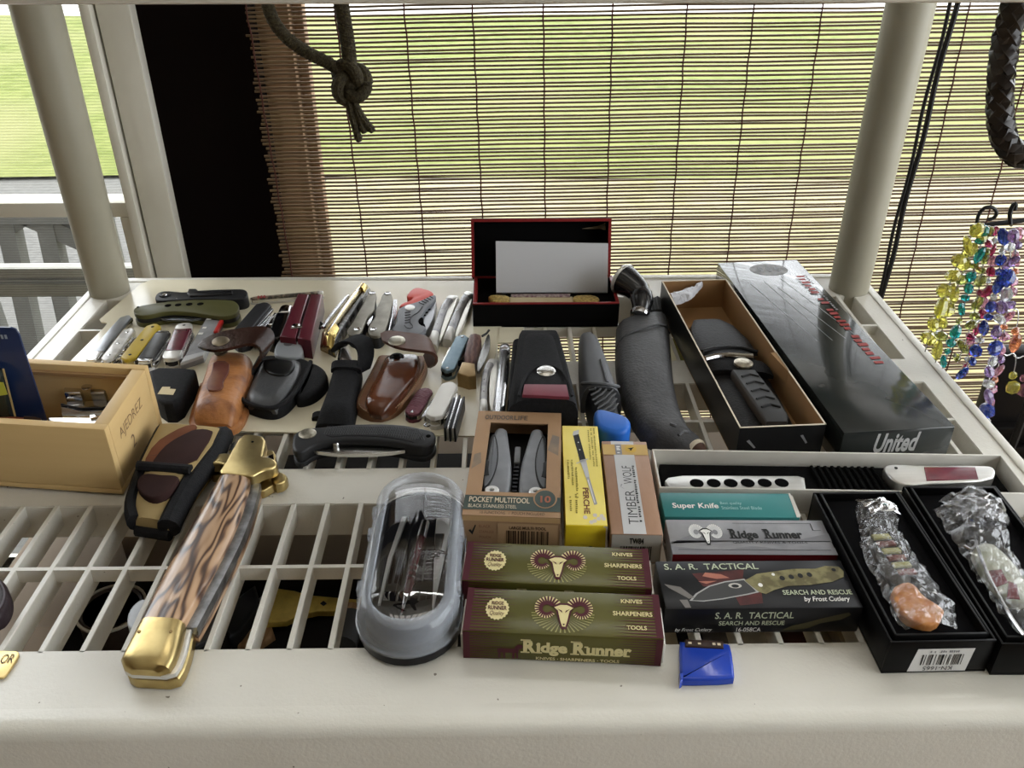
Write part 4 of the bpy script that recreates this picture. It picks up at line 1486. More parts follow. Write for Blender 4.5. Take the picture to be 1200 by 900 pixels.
# ---- white tray box with black insert
b = Bx([(766, 535), (1171, 524), (1199, 572), (774, 578)], .0005, .0225)
t = thing('white_tray_box', 'shallow white carton tray lined with ribbed black foam', 'box', b.base)
W, D, zt = b.w, b.d, b.zt
th = .0016
mb = MB()
b.block(0, W, 0, D, .0005, .002, mb)
mb.build('bottom', white_card, t)
for (x0, x1, y0, y1) in ((0, W, 0, th), (0, W, D - th, D), (0, th, th, D - th), (W - th, W, th, D - th)):
    b.block(x0, x1, y0, y1, .002, zt).build('wall', white_card, t, bev=.0004)
foam = mat('black_foam', (.004, .004, .004), .9, spec=.05, bump=.3, bscale=900)
b.block(.006, W - .006, .004, D - .005, .002, .012).build('foam_insert', foam, t, bev=.001)
for i in range(10):
    x = W * .465 + i * .0052
    MB().tube([b.M(x, .006, .0125), b.M(x - .001, D * .5, .0135), b.M(x - .002, D - .007, .0125)], .0019, 6).build('foam_rib', foam, t)
ORIGIN[0] = Vector((0, 0, 0))
TB = b
sil = mat('brushed_silver', (.62, .61, .58), .28, .85, col2=(.52, .51, .48), nscale=60, stretch=(.2, 3, 1))
kn = thing('silver_knife', 'silver folding knife with six round holes in the white tray', 'knife', at(860, 568, .013))
zk = .0165
ho = pts([(779.5, 563), (783, 559.5), (800, 557), (935, 557.5), (943, 560), (944.5, 575), (935, 577.5), (800, 576), (786, 573)], zk)
MB().prism(ho, .0125, zk, .0008).build('handle', sil, kn)
for i in range(6):
    c = at(816.5 + i * 19.9, 566.3 - i * .1, zk)
    MB().lathe(c, (0, 0, 1), [(-.002, .0052), (.0002, .0052), (.0003, .0044)], 20).build('hole', mat('hole_black', (.004, .004, .004), .9, spec=.02), kn)
ORIGIN[0] = Vector((0, 0, 0))
kn = thing('burgundy_knife', 'steel lock knife with a burgundy inlay in the white tray', 'knife', at(1100, 555, .013))
burg = mat('burgundy_pearl', (.17, .018, .032), .22, col2=(.10, .012, .022), nscale=60, coat=.4)
ho = smooth_outline(pts([(1036, 545), (1050, 543), (1080, 545), (1150, 545), (1163, 546), (1168, 553), (1163, 562), (1110, 566), (1085, 566), (1065, 569), (1048, 564), (1037, 552)], .021), 1)
MB().prism(ho, .0125, .021, .0015).build('handle', sil, kn)
MB().prism(pts([(1083, 547), (1143, 547), (1147, 561), (1086, 563)], .0216), .02, .0216, .0006).build('inlay', burg, kn)
MB().lathe(at(1050, 548.5, .0212), (0, 0, 1), [(0, .0013), (.0003, .0013)], 10).build('lanyard_hole', ink_blk, kn)
MB().prism(pts([(1066, 567), (1160, 562), (1158, 566), (1075, 571)], .016), .0125, .016, .0005).build('blade', mat('bright_steel', (.65, .64, .62), .22, 1.0), kn)
ORIGIN[0] = Vector((0, 0, 0))

# ---- two black gift boxes with knives in plastic
gbm = mat('black_gift_card', (.0045, .0045, .0048), .32, spec=.12)
velvet = mat('black_velvet', (.004, .004, .0045), .9, spec=.05)


def gift(quad, zt, label, kind):
    b = Bx(quad, .0005, zt)
    t = thing('knife_gift_box', label, 'box', b.base, 'black knife gift boxes')
    W, D = b.w, b.d
    th = .0016
    b.block(0, W, 0, D, .0005, .002).build('bottom', gbm, t)
    for (x0, x1, y0, y1) in ((0, W, 0, th), (0, W, D - th, D), (0, th, th, D - th), (W - th, W, th, D - th)):
        b.block(x0, x1, y0, y1, .002, zt - .002).build('wall', gbm, t, bev=.0004)
    g = .0034
    for (x0, x1, y0, y1) in ((g, W - g, g, g + th), (g, W - g, D - g - th, D - g), (g, g + th, g, D - g), (W - g - th, W - g, g, D - g)):
        b.block(x0, x1, y0, y1, .002, zt).build('inner_wall', gbm, t, bev=.0004)
    b.block(g + th, W - g - th, g + th, D - g - th, .002, zt - .0055).build('velvet_pad', velvet, t, bev=.002)
    return b, t


b, t = gift([(956, 577), (1058, 570), (1164, 749), (1042.6, 749)], .0285, 'black gift box with a barcode sticker holding a bagged knife', 1)
F = Face(b.M(0, 0, .0005), b.u * b.w, Vector((0, 0, .026)))
decal(F, [(.24, .05), (.80, .05), (.82, .78), (.28, .78)], 'sticker', mat('sticker_white', (.60, .59, .57), .5), t, .0003)
barcode(F, .34, .26, .40, .34, ink_blk, t, 5, 18)
text(F, 'KN-1665', .38, .09, .28, .13, ink_blk, t, flip=True, lift=.0006)
scribble(F, .40, .66, .28, .07, ink_grey, t, 14)
ORIGIN[0] = Vector((0, 0, 0))
GA = b
b2_, t2 = gift([(1058, 569), (1175, 565), (1302, 752), (1178, 752)], .0285, 'plain black gift box beside the barcode box, holding a bagged knife', 2)
ORIGIN[0] = Vector((0, 0, 0))
GB = b2_
crinkle = bpy.data.materials.new('crinkled_film')
crinkle.use_nodes = True
nt = crinkle.node_tree
nt.nodes.remove(nt.nodes['Principled BSDF'])
outn = [n for n in nt.nodes if n.type == 'OUTPUT_MATERIAL'][0]
gl = nt.nodes.new('ShaderNodeBsdfGlossy')
gl.inputs['Roughness'].default_value = .07
gl.inputs['Color'].default_value = (1, 1, 1, 1)
tr_ = nt.nodes.new('ShaderNodeBsdfTransparent')
tr_.inputs[0].default_value = (.97, .97, .98, 1)
df = nt.nodes.new('ShaderNodeBsdfDiffuse')
df.inputs[0].default_value = (.75, .76, .78, 1)
m1 = nt.nodes.new('ShaderNodeMixShader')
m2 = nt.nodes.new('ShaderNodeMixShader')
lw = nt.nodes.new('ShaderNodeLayerWeight')
lw.inputs[0].default_value = .40
mr = nt.nodes.new('ShaderNodeMapRange')
mr.inputs[3].default_value = .02
mr.inputs[4].default_value = .68
nt.links.new(lw.outputs['Fresnel'], mr.inputs[0])
nt.links.new(mr.outputs[0], m1.inputs[0])
nt.links.new(tr_.outputs[0], m1.inputs[1])
nt.links.new(gl.outputs[0], m1.inputs[2])
m2.inputs[0].default_value = .06
nt.links.new(m1.outputs[0], m2.inputs[1])
nt.links.new(df.outputs[0], m2.inputs[2])
nt.links.new(m2.outputs[0], outn.inputs[0])
MATS['crinkled_film'] = crinkle
zb = .0235


def pb2(ps, z=.03):
    return [at(x, y, z) for x, y in ps]


bg1 = thing('bagged_knife', 'knife with orange and olive handle in crinkled clear plastic, in the barcode gift box', 'knife', at(1060, 665, zb))
MB().prism(smooth_outline(pb2([(1044, 688), (1062, 679), (1074, 684), (1082, 696), (1105, 710), (1108, 716), (1098, 731), (1080, 730), (1060, 722), (1050, 705)]), 1), zb, .0295, .002).build('orange_handle', mat('orange_bone', (.52, .19, .05), .4, col2=(.62, .30, .11), nscale=150, bump=.2), bg1)
MB().prism(smooth_outline(pb2([(1016, 618), (1038, 612), (1052, 640), (1075, 684), (1052, 688), (1030, 655)]), 1), zb, .027, .0012).build('blade', mat('dark_blade', (.05, .048, .045), .3, .6), bg1)
for i in range(6):
    x, y = 1021 + i * 6, 626 + i * 8.2
    MB().prism(pb2([(x, y), (x + 20, y - 1.5), (x + 24, y + 3.5), (x + 4, y + 5.5)], .0285), .0265, .0285, .0005).build('spacer_band', mat('band_%d' % (i % 2), [(.38, .37, .12), (.13, .028, .02)][i % 2], .4), bg1)
crumple('plastic_bag', pb2([(1002, 589), (1008, 614), (1010, 642), (1024, 668), (1042, 700), (1050, 722), (1062, 734)]), pb2([(1022, 591), (1052, 596), (1054, 614), (1074, 646), (1098, 680), (1120, 706), (1124, 732)]), zb + .0015, [.006, .007, .0085, .009, .009, .0085, .007], crinkle, bg1, .0026, 46, 20, 1.3)
crumple('plastic_bag_fold', pb2([(1002, 589), (1014, 596), (1022, 606)]), pb2([(1040, 596), (1050, 592), (1054, 606)]), zb + .006, .006, crinkle, bg1, .004, 12, 9, 4.4)
ORIGIN[0] = Vector((0, 0, 0))
bg2 = thing('bagged_knife', 'knife with pale and burgundy handle in crinkled clear plastic, in the plain gift box', 'knife', at(1165, 660, zb))
MB().prism(smooth_outline(pb2([(1138, 640), (1160, 632), (1182, 650), (1200, 672), (1212, 700), (1192, 708), (1168, 690), (1148, 662)]), 1), zb, .0295, .002).build('pale_handle', mat('pale_green_bone', (.36, .38, .29), .35, col2=(.46, .46, .38), nscale=80), bg2)
MB().prism(pb2([(1158, 668), (1174, 666), (1182, 682), (1166, 688)], .0302), .0285, .0302, .0008).build('burgundy_panel', burg, bg2)
MB().prism(pb2([(1182, 680), (1192, 684), (1196, 702), (1180, 700)], .0302), .0285, .0302, .0008).build('burgundy_panel', burg, bg2)
MB().tube(curve_pts(pb2([(1130, 640), (1140, 646), (1145, 632), (1140, 620), (1150, 656), (1166, 690), (1185, 724), (1200, 744)], .0305), 30), .0011, 6).build('chain', mat('polished_steel', (.55, .55, .56), .15, 1.0), bg2)
crumple('plastic_bag', pb2([(1095, 594), (1110, 616), (1130, 648), (1150, 676), (1170, 708), (1200, 745), (1240, 775)]), pb2([(1150, 580), (1176, 594), (1184, 622), (1184, 640), (1206, 668), (1232, 700), (1270, 745)]), zb + .0015, [.009, .011, .010, .009, .009, .008, .007], crinkle, bg2, .003, 46, 20, 7.3)
crumple('plastic_bag_fold', pb2([(1098, 594), (1120, 600), (1132, 622)]), pb2([(1150, 578), (1176, 596), (1182, 618)]), zb + .008, .008, crinkle, bg2, .0045, 16, 12, 2.4)
ORIGIN[0] = Vector((0, 0, 0))

# ---- black presentation box with red trim
red_tr = mat('red_trim', (.20, .018, .018), .35, col2=(.15, .014, .014), nscale=40)
sat = mat('black_satin', (.003, .0028, .0028), .7, spec=.06)
zt = .028
fl, fr2 = at(554.5, 385, 0.0), at(724, 383, 0.0)
y0b = (fl.y + fr2.y) / 2
y1b = at(640, 323, zt).y
t = thing('presentation_box', 'open black knife presentation box with red edges and upright lid', 'box', ((fl.x + fr2.x) / 2, (y0b + y1b) / 2, 0))
xl, xr = fl.x, fr2.x
th = .0035
MB().box((xl, y0b, .0005), (xr, y1b, .006)).build('bottom', sat, t, bev=.0008)
for (x0, x1, ya, yb) in ((xl, xr, y0b, y0b + th), (xl, xr, y1b - th, y1b), (xl, xl + th, y0b + th, y1b - th), (xr - th, xr, y0b + th, y1b - th)):
    MB().box((x0, ya, .006), (x1, yb, zt - .0014)).build('wall', sat, t)
    MB().box((x0, ya, zt - .0014), (x1, yb, zt)).build('red_edge', red_tr, t, bev=.0005)
MB().box((xl + th, y0b + th, .006), (xl + th + .0004, y1b - th, zt - .002)).build('red_lining', red_tr, t)
MB().box((xl + th, y0b + th, .006), (xr - th, y1b - th, .014)).build('satin_pad', sat, t, bev=.002)
# lid stands behind, leaning a little back
lh = .0615
ld = .018
tilt = math.radians(18)


def lidp(x, d, h):
    """d towards the viewer, h up"""
    return Vector((x, y1b + .001 + h * math.sin(tilt) - d * math.cos(tilt), zt + h * math.cos(tilt) + d * math.sin(tilt)))


def lidbox(x0, x1, d0, d1, h0, h1):
    mb = MB()
    a = [lidp(x0, d0, h0), lidp(x1, d0, h0), lidp(x1, d1, h0), lidp(x0, d1, h0)]
    c = [lidp(x0, d0, h1), lidp(x1, d0, h1), lidp(x1, d1, h1), lidp(x0, d1, h1)]
    return mb.rings([a, c])


xl2, xr2 = xl - .002, xr - .004
lb = lidbox(xl2, xr2, -.003, 0, -.004, lh).build('lid_panel', sat, t)
lidbox(xl2, xr2, 0, ld, lh - .003, lh - .0005).build('lid_wall', sat, t)
lidbox(xl2, xl2 + .003, 0, ld, 0, lh - .003).build('lid_wall', sat, t)
lidbox(xr2 - .003, xr2, 0, ld, 0, lh - .003).build('lid_wall', sat, t)
lidbox(xl2, xr2, ld, ld + .001, lh - .003, lh).build('lid_edge', red_tr, t)
lidbox(xl2, xl2 + .003, ld, ld + .001, .0, lh - .003).build('lid_edge', red_tr, t)
lidbox(xr2 - .003, xr2, ld, ld + .001, .0, lh - .003).build('lid_edge', red_tr, t)
lidbox(xl2, xr2, -.0006, .0, lh - .0005, lh).build('lid_edge', red_tr, t)
mb = MB()
mb.add([lidp(xr2 - .030, .0012, lh - .0115), lidp(xr2 - .012, .0012, lh - .0085), lidp(xr2 - .0045, .0012, lh - .0055), lidp(xr2 - .004, .0012, lh - .013), lidp(xr2 - .008, .0012, lh - .012)], [(0, 1, 2, 3, 4)])
mb.build('torn_lining', mat('torn_paper', (.34, .26, .17), .7), t, smooth=0)
ORIGIN[0] = Vector((0, 0, 0))
# grey card leaning in the lid
c0, c1 = atY(581, 343, y1b - .010), atY(712, 343, y1b - .010)
ca = thing('blank_card', 'blank pale grey card leaning in the open presentation box', 'card', ((c0.x + c1.x) / 2, y1b - .012, .0145))
q0, q1 = atY(581.5, 342.5, y1b - .020), atY(712.0, 342.5, y1b - .020)
q2, q3 = atY(712.5, 285, y1b - .008), atY(581, 282.5, y1b - .008)
MB().quad_slab([q0, q1, q2, q3], (0, -1, .1), .0008).build('card', mat('pale_grey_card', (.50, .50, .51), .45), ca, smooth=0)
lo0, lo1 = Vector((q0.x, q0.y + .004, .0142)), Vector((q1.x, q1.y + .004, .0142))
MB().quad_slab([lo0, lo1, q1, q0], (0, -1, .1), .0008).build('card_foot', MATS['pale_grey_card'], ca, smooth=0)
ORIGIN[0] = Vector((0, 0, 0))
# ornate knife in the box
gold = mat('gold', (.70, .52, .17), .28, .4, col2=(.34, .23, .07), nscale=380, bump=.3, bscale=500)
kn = thing('ornate_knife', 'gold engraved folding knife with cream handle in the presentation box', 'knife', at(637, 350, .0145))
zc = .019
MB().prism(smooth_outline(pts([(571, 348), (577, 345), (597, 345.5), (597, 354.5), (580, 354)], zc), 1), .0145, zc, .001).build('bolster', gold, kn)
MB().prism(pts([(597, 347.5), (671, 347), (672, 354), (597, 354.5)], zc), .0145, zc, .0015).build('handle', mat('ivory', (.50, .42, .27), .35, col2=(.42, .34, .2), nscale=50), kn)
MB().prism(smooth_outline(pts([(671, 346), (690, 345), (700, 347), (703, 351), (699, 354.5), (672, 354)], zc), 1), .0145, zc, .001).build('bolster', gold, kn)
MB().prism(pts([(599, 344.5), (668, 344), (668, 347.5), (599, 347.5)], zc + .001), .0145, zc + .001, .0005).build('painted_inlay', mat('purple_inlay', (.14, .07, .09), .35, col2=(.34, .28, .24), nscale=300), kn)
ORIGIN[0] = Vector((0, 0, 0))

# ---- pine box
pine = mat('pine_wood', (.58, .41, .19), .5, col2=(.52, .355, .155), nscale=9, stretch=(.35, .35, 6), lo=.3, hi=.75, bump=.04)
zt = .062
FRc = at(122.5, 503.5, zt)
BRc = at(173.5, 427.5, zt)
dv = (BRc - FRc)
vd = Vector((dv.x, dv.y, 0)).normalized()
ud = Vector((vd.y, -vd.x, 0))
# front edge direction measured along the front rim
FL_ = at(0, 496, zt)
ud2 = (FRc - Vector((FL_.x, FL_.y, zt))).normalized()
t = thing('pine_box', 'open pine chess box marked with stamped lettering', 'box', FRc - ud2 * .12 + vd * .05 - Vector((0, 0, zt)))
Lx, Dy = .235, dv.length


def PM(x, y, z):
    """x metres leftwards from the right end, y from the front"""
    return Vector((FRc.x, FRc.y, 0)) - ud2 * x + vd * y + Vector((0, 0, z))


def pblock(x0, x1, y0, y1, z0, z1, mb=None):
    mb = mb or MB()
    q = [PM(x0, y0, 0), PM(x1, y0, 0), PM(x1, y1, 0), PM(x0, y1, 0)]
    return mb.rings([lift(q, z0), lift(q, z1)])


tk = .0075
pblock(0, Lx, 0, Dy, .0022, .007).build('bottom', pine, t, bev=.0008)
pblock(0, Lx, 0, tk, .007, zt).build('side_board', pine, t, bev=.0008)
pblock(0, Lx, Dy - tk, Dy, .007, zt).build('side_board', pine, t, bev=.0008)
e = pblock(0, tk + .004, tk, Dy - tk, .007, zt - .0004).build('end_board', pine, t, bev=.0008)
pblock(Lx - tk, Lx, tk, Dy - tk, .007, zt).build('end_board', pine, t, bev=.0008)
pblock(tk, Lx, Dy - tk - .0035, Dy - tk, zt - .009, zt - .006).build('lid_groove', mat('pine_dark', (.33, .20, .09), .6), t)
FE = Face(PM(0, 0, .007), vd * Dy, Vector((0, 0, zt - .007)))
stamp = mat('stamp_ink', (.20, .13, .07), .6)
text(FE, 'AJEDREZ', .20, .56, .50, .20, stamp, t, bold=-.01)
text(FE, '2', .36, .26, .07, .20, stamp, t)
ORIGIN[0] = Vector((0, 0, 0))
# contents
navy = mat('navy_card', (.010, .022, .075), .3, col2=(.014, .03, .095), nscale=8, coat=.3)
bc = thing('blue_blister_card', 'navy blue blister card standing in the pine box', 'card', PM(.15, .05, .0072))
yb_ = PM(.12, .052, 0).y
c = [atY(x, y, yb_) for x, y in [(-30, 383), (12, 384), (18, 386), (22, 392), (53, 488), (60, 520), (-30, 520)]]
MB().rings([c, [p + Vector((0, .0016, 0)) for p in c]]).build('card', navy, bc, smooth=0)
c = [atY(x, y, yb_ - .0004) for x, y in [(-30, 428), (3, 430), (8, 436), (20, 490), (-30, 500)]]
MB().rings([c, [p + Vector((0, -.010, 0)) for p in c]]).build('blister', mat('smoked_blister', (.02, .025, .02), .15, coat=.5), bc, bev=.002)
c = [atY(x, y, yb_ - .0106) for x, y in [(-30, 446), (4, 448), (9, 462), (-30, 468)]]
MB().rings([c, [p + Vector((0, -.0005, 0)) for p in c]]).build('yellow_tool', mat('lime_plastic', (.38, .40, .05), .4), bc, smooth=0)
c = [atY(x, y, yb_ - .0108) for x, y in [(3, 432), (5, 432), (19, 488), (17, 488)]]
MB().rings([c, [p + Vector((0, -.0005, 0)) for p in c]]).build('blister_glint', mat('glint_gold', (.40, .30, .14), .35), bc, smooth=0)  # highlight on the blister put in as a thin gold-coloured strip
FC = Face(atY(-20, 397, yb_ - .0006), Vector((atY(12, 397, yb_).x - atY(-20, 397, yb_).x, 0, 0)), Vector((0, 0, .006)))
scribble(FC, 0, 0, .95, .6, mat('ink_pale_blue', (.30, .35, .42), .5), bc, 7)
ORIGIN[0] = Vector((0, 0, 0))
chrome = mat('chrome', (.62, .61, .60), .16, 1.0)
chrome2 = mat('worn_chrome', (.52, .51, .50), .28, 1.0, col2=(.40, .39, .38), nscale=80)
MB_f = MB()
tt = thing('chrome_wrench_tool', 'small chrome adjustable tool with round pivot in the pine box', 'tool', at(98, 458, .03))
zz = .040
MB().prism(pts([(74, 449), (94, 447), (97, 452), (94, 460), (75, 460)], zz), zz - .009, zz, .0015).build('jaw', chrome, tt)
MB().prism(pts([(104, 449), (122, 447), (125, 452), (122, 460), (106, 460)], zz), zz - .009, zz, .0015).build('jaw', chrome2, tt)
MB().lathe(at(102, 454, zz - .008), (0, 0, 1), [(0, .008), (.009, .008), (.011, .0065)], 22).build('pivot', chrome2, tt)
MB().lathe(at(102, 454, zz + .003), (0, 0, 1), [(0, .0042), (.0012, .0042), (.0016, .003)], 16).build('screw', chrome, tt)
MB().prism(pts([(76, 462), (130, 460), (136, 466), (80, 470)], zz - .012), zz - .018, zz - .012, .001).build('lower_arm', chrome2, tt)
ORIGIN[0] = Vector((0, 0, 0))
tt = thing('chrome_knife', 'closed chrome folding knife lying in the pine box', 'knife', at(105, 476, .02))
zz = .033
MB().strip(pts([(71, 472), (85, 470), (110, 468), (136, 467)], zz), pts([(73, 487), (90, 487), (115, 485), (140, 482)], zz), zz - .012, .012, 'slab').build('handle', chrome, tt)
MB().tube(pts([(72, 474), (95, 479), (120, 478), (140, 474)], zz + .0008), .0009, 6).build('blade_edge', blk, tt)
MB().prism(pts([(78, 471), (96, 469.5), (97, 474), (79, 476)], zz + .001), zz - .002, zz + .001, .0006).build('bolster', chrome2, tt)
ORIGIN[0] = Vector((0, 0, 0))
tt = thing('bright_steel_ruler', 'bright steel bar lying near the front wall of the pine box', 'bar', at(90, 492, .04))
zz = .046
MB().prism(pts([(56, 489), (118, 489), (122, 496), (56, 496)], zz), zz - .004, zz, .001).build('bar', mat('bright_steel', (.65, .64, .62), .22, 1.0), tt)
MB().prism(pts([(104, 486.5), (112, 485), (114, 488), (106, 490)], zz + .002), zz - .001, zz + .002, .0006).build('catch', chrome, tt)
ORIGIN[0] = Vector((0, 0, 0))
tt = thing('rust_red_knife', 'rust red handled knife lying in front of the blue card in the pine box', 'knife', at(15, 490, .03))
zz = .038
MB().strip(pts([(-20, 484), (10, 483), (30, 485), (37, 489)], zz), pts([(-20, 498), (10, 497), (28, 496), (37, 491)], zz), zz - .01, .01, 'dome').build('handle', mat('rust_red', (.30, .07, .03), .4, col2=(.2, .05, .02), nscale=60), tt)
MB().strip(pts([(28, 484.5), (40, 486), (48, 490)], zz), pts([(28, 496), (40, 495), (48, 492)], zz), zz - .008, .009, 'dome').build('end_cap', mat('dark_brown', (.04, .022, .015), .4), tt)
ORIGIN[0] = Vector((0, 0, 0))

# ================================================================== POCKET KNIVES ON THE CARD
steel = MATS['bright_steel']
pol = MATS['polished_steel']
dk_liner = mat('dark_liner', (.03, .03, .032), .4, .6)
brass = mat('brass', (.54, .42, .19), .30, 1.0, col2=(.44, .33, .14), nscale=70, bump=.05)
blackm = MATS['black_plastic']


class KF:
    """knife frame: x along the knife from A to B, y to its left, z up (local metres)"""

    def __init__(self, A, B, zc, z0=None):
        self.a = at(A[0], A[1], zc)
        self.b = at(B[0], B[1], zc)
        d = self.b - self.a
        d.z = 0
        self.L = d.length
        self.x = d.normalized()
        self.y = Vector((-self.x.y, self.x.x, 0))
        self.o = Vector((self.a.x, self.a.y, 0))
        self.z0 = P if z0 is None else z0

    def p(self, x, y, z=0):
        return self.o + self.x * x + self.y * y + Vector((0, 0, self.z0 + z))

    def base(self):
        c = self.o + self.x * self.L / 2
        return Vector((c.x, c.y, self.z0))

    def outline(self, x0, x1, w0, w1, bend=0.0, r0=.5, r1=.5, n=14, yo=0.0):
        """rounded bar from x0 to x1 (metres); half widths w0, w1; r0, r1 end roundness"""
        top, bot = [], []
        for i in range(n + 1):
            t = i / n
            x = x0 + (x1 - x0) * t
            w = w0 + (w1 - w0) * t
            e0, e1 = (x - x0), (x1 - x)
            k = 1.0
            if r0 > 0 and e0 < w0 * 2 * r0:
                q = 1 - e0 / (w0 * 2 * r0)
                k = min(k, math.sqrt(max(0, 1 - q * q)) * .75 + .25)
            if r1 > 0 and e1 < w1 * 2 * r1:
                q = 1 - e1 / (w1 * 2 * r1)
                k = min(k, math.sqrt(max(0, 1 - q * q)) * .75 + .25)
            yc = yo + bend * 4 * (x / self.L) * (1 - x / self.L)
            top.append(self.p(x, yc + w * k))
            bot.append(self.p(x, yc - w * k))
        return bot + top[::-1]

    def slab(self, x0, x1, w0, w1, z0, z1, bev=.0008, **kw):
        return MB().prism(self.outline(x0, x1, w0, w1, **kw), self.z0 + z0, self.z0 + z1, bev)

    def rivet(self, x, y, z, r, m, parent, name='rivet'):
        return MB().lathe(self.p(x, y, z), (0, 0, 1), [(0, r), (.0003, r), (.0006, r * .6)], 12).build(name, m, parent)


def xs_nonuni(n):
    return [i / n for i in range(n + 1)]


def pocket(name, label, A, B, w, t, sm, bolster=None, bm=None, bend=0.0, taper=1.0, rivets=None, zc=None, cork=0, blade=0, tools=0, liner=None, round_=(.5, .5), zbase=None, cat='knife', dome=.0012):
    """closed pocket knife: lower scale, liners with blades between, upper scale, bolsters"""
    k = KF(A, B, (zc if zc is not None else P + t), zbase)
    r = thing(name, label, cat, k.base())
    L = k.L
    st = t * .30
    wt = w * taper
    b0, b1 = bolster or (0, 0)
    r0, r1 = round_
    k.slab(0, L, w / 2, wt / 2, 0, st, .0004, bend=bend, r0=r0, r1=r1).build('lower_scale', sm if not bolster else (bm or sm), r)
    k.slab(.0012, L - .0012, w / 2 - .0008, wt / 2 - .0008, st, t - st, 0, bend=bend, r0=r0, r1=r1).build('liner', liner or dk_liner, r)
    for yy in (-.22, .22):
        k.slab(.002, L - .002, w * .10, wt * .10, st, t - st + .0001, 0, bend=bend, yo=w * yy * 1.75, r0=.1, r1=.1).build('spring', steel, r)
    k.slab(b0, L - b1, (w + (wt - w) * b0 / L) / 2, (wt + (w - wt) * b1 / L) / 2, t - st, t, dome, bend=bend, r0=r0 if b0 == 0 else 0, r1=r1 if b1 == 0 else 0).build('scale', sm, r)
    if b0:
        k.slab(0, b0, w / 2, (w + (wt - w) * b0 / L) / 2, t - st, t + .0002, dome, bend=bend, r0=r0, r1=0).build('bolster', bm, r)
    if b1:
        k.slab(L - b1, L, (wt + (w - wt) * b1 / L) / 2, wt / 2, t - st, t + .0002, dome, bend=bend, r0=0, r1=r1).build('bolster', bm, r)
    for (fx, m_) in rivets or ():
        yc = bend * 4 * fx * (1 - fx)
        k.rivet(L * fx, yc, t - .0001, min(.0016, w * .13), m_, r)
    if cork:
        path = []
        s = cork
        for i in range(60):
            a = i * .62
            x = L * .12 + L * .42 * i / 59
            path.append(k.p(x, s * (w / 2 + .0028) + math.cos(a) * .0022, t * .5 + math.sin(a) * .0026))
        MB().tube(path, .0009, 6).build('corkscrew', pol, r)
    if blade:
        s = blade
        q = [k.p(L * .10, s * w * .40), k.p(L * .82, s * w * .42), k.p(L * .86, s * w * .5), k.p(L * .70, s * (w * .5 + .003)), k.p(L * .3, s * (w * .5 + .0032)), k.p(L * .12, s * (w * .5 + .001))]
        MB().prism(q, k.z0 + t * .42, k.z0 + t * .58, .0003).build('blade', steel, r)
    if tools:
        s = tools
        for i, (u0, u1) in enumerate(((.05, .5), (.3, .85), (.12, .66))):
            q = [k.p(L * u0, s * w * .42), k.p(L * u1, s * w * .42), k.p(L * u1 - .003, s * (w * .5 + .0022)), k.p(L * u0 + .002, s * (w * .5 + .0018 + .0008 * i))]
            MB().prism(q, k.z0 + t * (.34 + i * .12), k.z0 + t * (.42 + i * .12), .0002).build('tool', pol, r)
    return k, r


grey_al = mat('grey_aluminium', (.30, .31, .325), .32, .7, col2=(.25, .26, .27), nscale=60)
pearl = mat('white_pearl', (.60, .59, .56), .25, col2=(.44, .43, .41), nscale=90, lo=.42, hi=.58, coat=.4)
pearlg = mat('grey_pearl', (.26, .265, .28), .22, col2=(.42, .42, .44), nscale=70, lo=.4, hi=.62, coat=.5)
mustard = mat('mustard_plastic', (.38, .265, .022), .35, col2=(.42, .30, .03), nscale=40)
burg_k = mat('burgundy_scale', (.115, .017, .030), .22, col2=(.085, .012, .022), nscale=40, coat=.4)
olive = mat('olive_scale', (.070, .068, .022), .4, col2=(.085, .082, .03), nscale=30)
wht = mat('white_scale', (.66, .65, .62), .3, coat=.3)

pocket('slim_grey_knife', 'slim grey metal pocket knife with a bright bolster, beside the card notch', (106, 422), (150, 369), .0125, .0085, grey_al, (.018, 0), steel, bend=.0015)
pocket('pearl_corkscrew_knife', 'white pearl pocket knife with a corkscrew, next to the slim grey one', (123, 422), (153, 384), .0115, .011, pearl, None, None, cork=-1, tools=-1, rivets=[(.15, pol), (.5, pol), (.85, pol)])
pocket('mustard_knife', 'mustard yellow pocket knife with three black rivets', (148, 421), (182, 379), .0155, .012, mustard, None, None, rivets=[(.12, ink_blk), (.52, ink_blk), (.9, ink_blk)], liner=brass)
pocket('black_silver_knife', 'black and silver corkscrew knife beside the mustard one', (168, 423), (192, 387), .0150, .012, mat('black_horn', (.018, .018, .018), .3, col2=(.05, .05, .05), nscale=60), (.005, .004), pol, cork=1, tools=-1)
pocket('burgundy_bolster_knife', 'burgundy pocket knife with two white metal bolsters', (199, 420), (217, 378), .0165, .0135, burg_k, (.016, .013), mat('white_metal', (.62, .61, .58), .3, .6), rivets=[(.92, ink_blk)], blade=-1)

# packaged tool
k = KF((222, 421), (264, 364), .012)
r = thing('bagged_grey_tool', 'flat grey tool in a clear sleeve with a red stripe', 'package', k.base())
MB().prism(pts([(211, 425), (241, 372), (262, 362), (268, 364), (252, 388), (238, 416)], .010), P, .010, .002).build('tool_body', mat('bag_grey', (.24, .245, .26), .18, col2=(.33, .335, .35), nscale=60, coat=.5), r)
MB().prism(pts([(250, 388), (263, 364), (267.5, 362.5), (255, 388)], .0115), .008, .0115, .0008).build('red_stripe', mat('red_plastic', (.45, .025, .02), .3), r)
fc = Face(at(238, 393, .0102), at(252, 369, .0102) - at(238, 393, .0102), at(230, 391, .0102) - at(238, 393, .0102))
scribble(fc, 0, .1, 1, .6, ink_wht, r, 7)
MB().prism(pts([(211, 425), (216, 417), (240, 411), (238, 416)], .0112), .008, .0112, .001).build('clear_end', mat('bag_white', (.46, .47, .49), .2, coat=.5), r)
ORIGIN[0] = Vector((0, 0, 0))

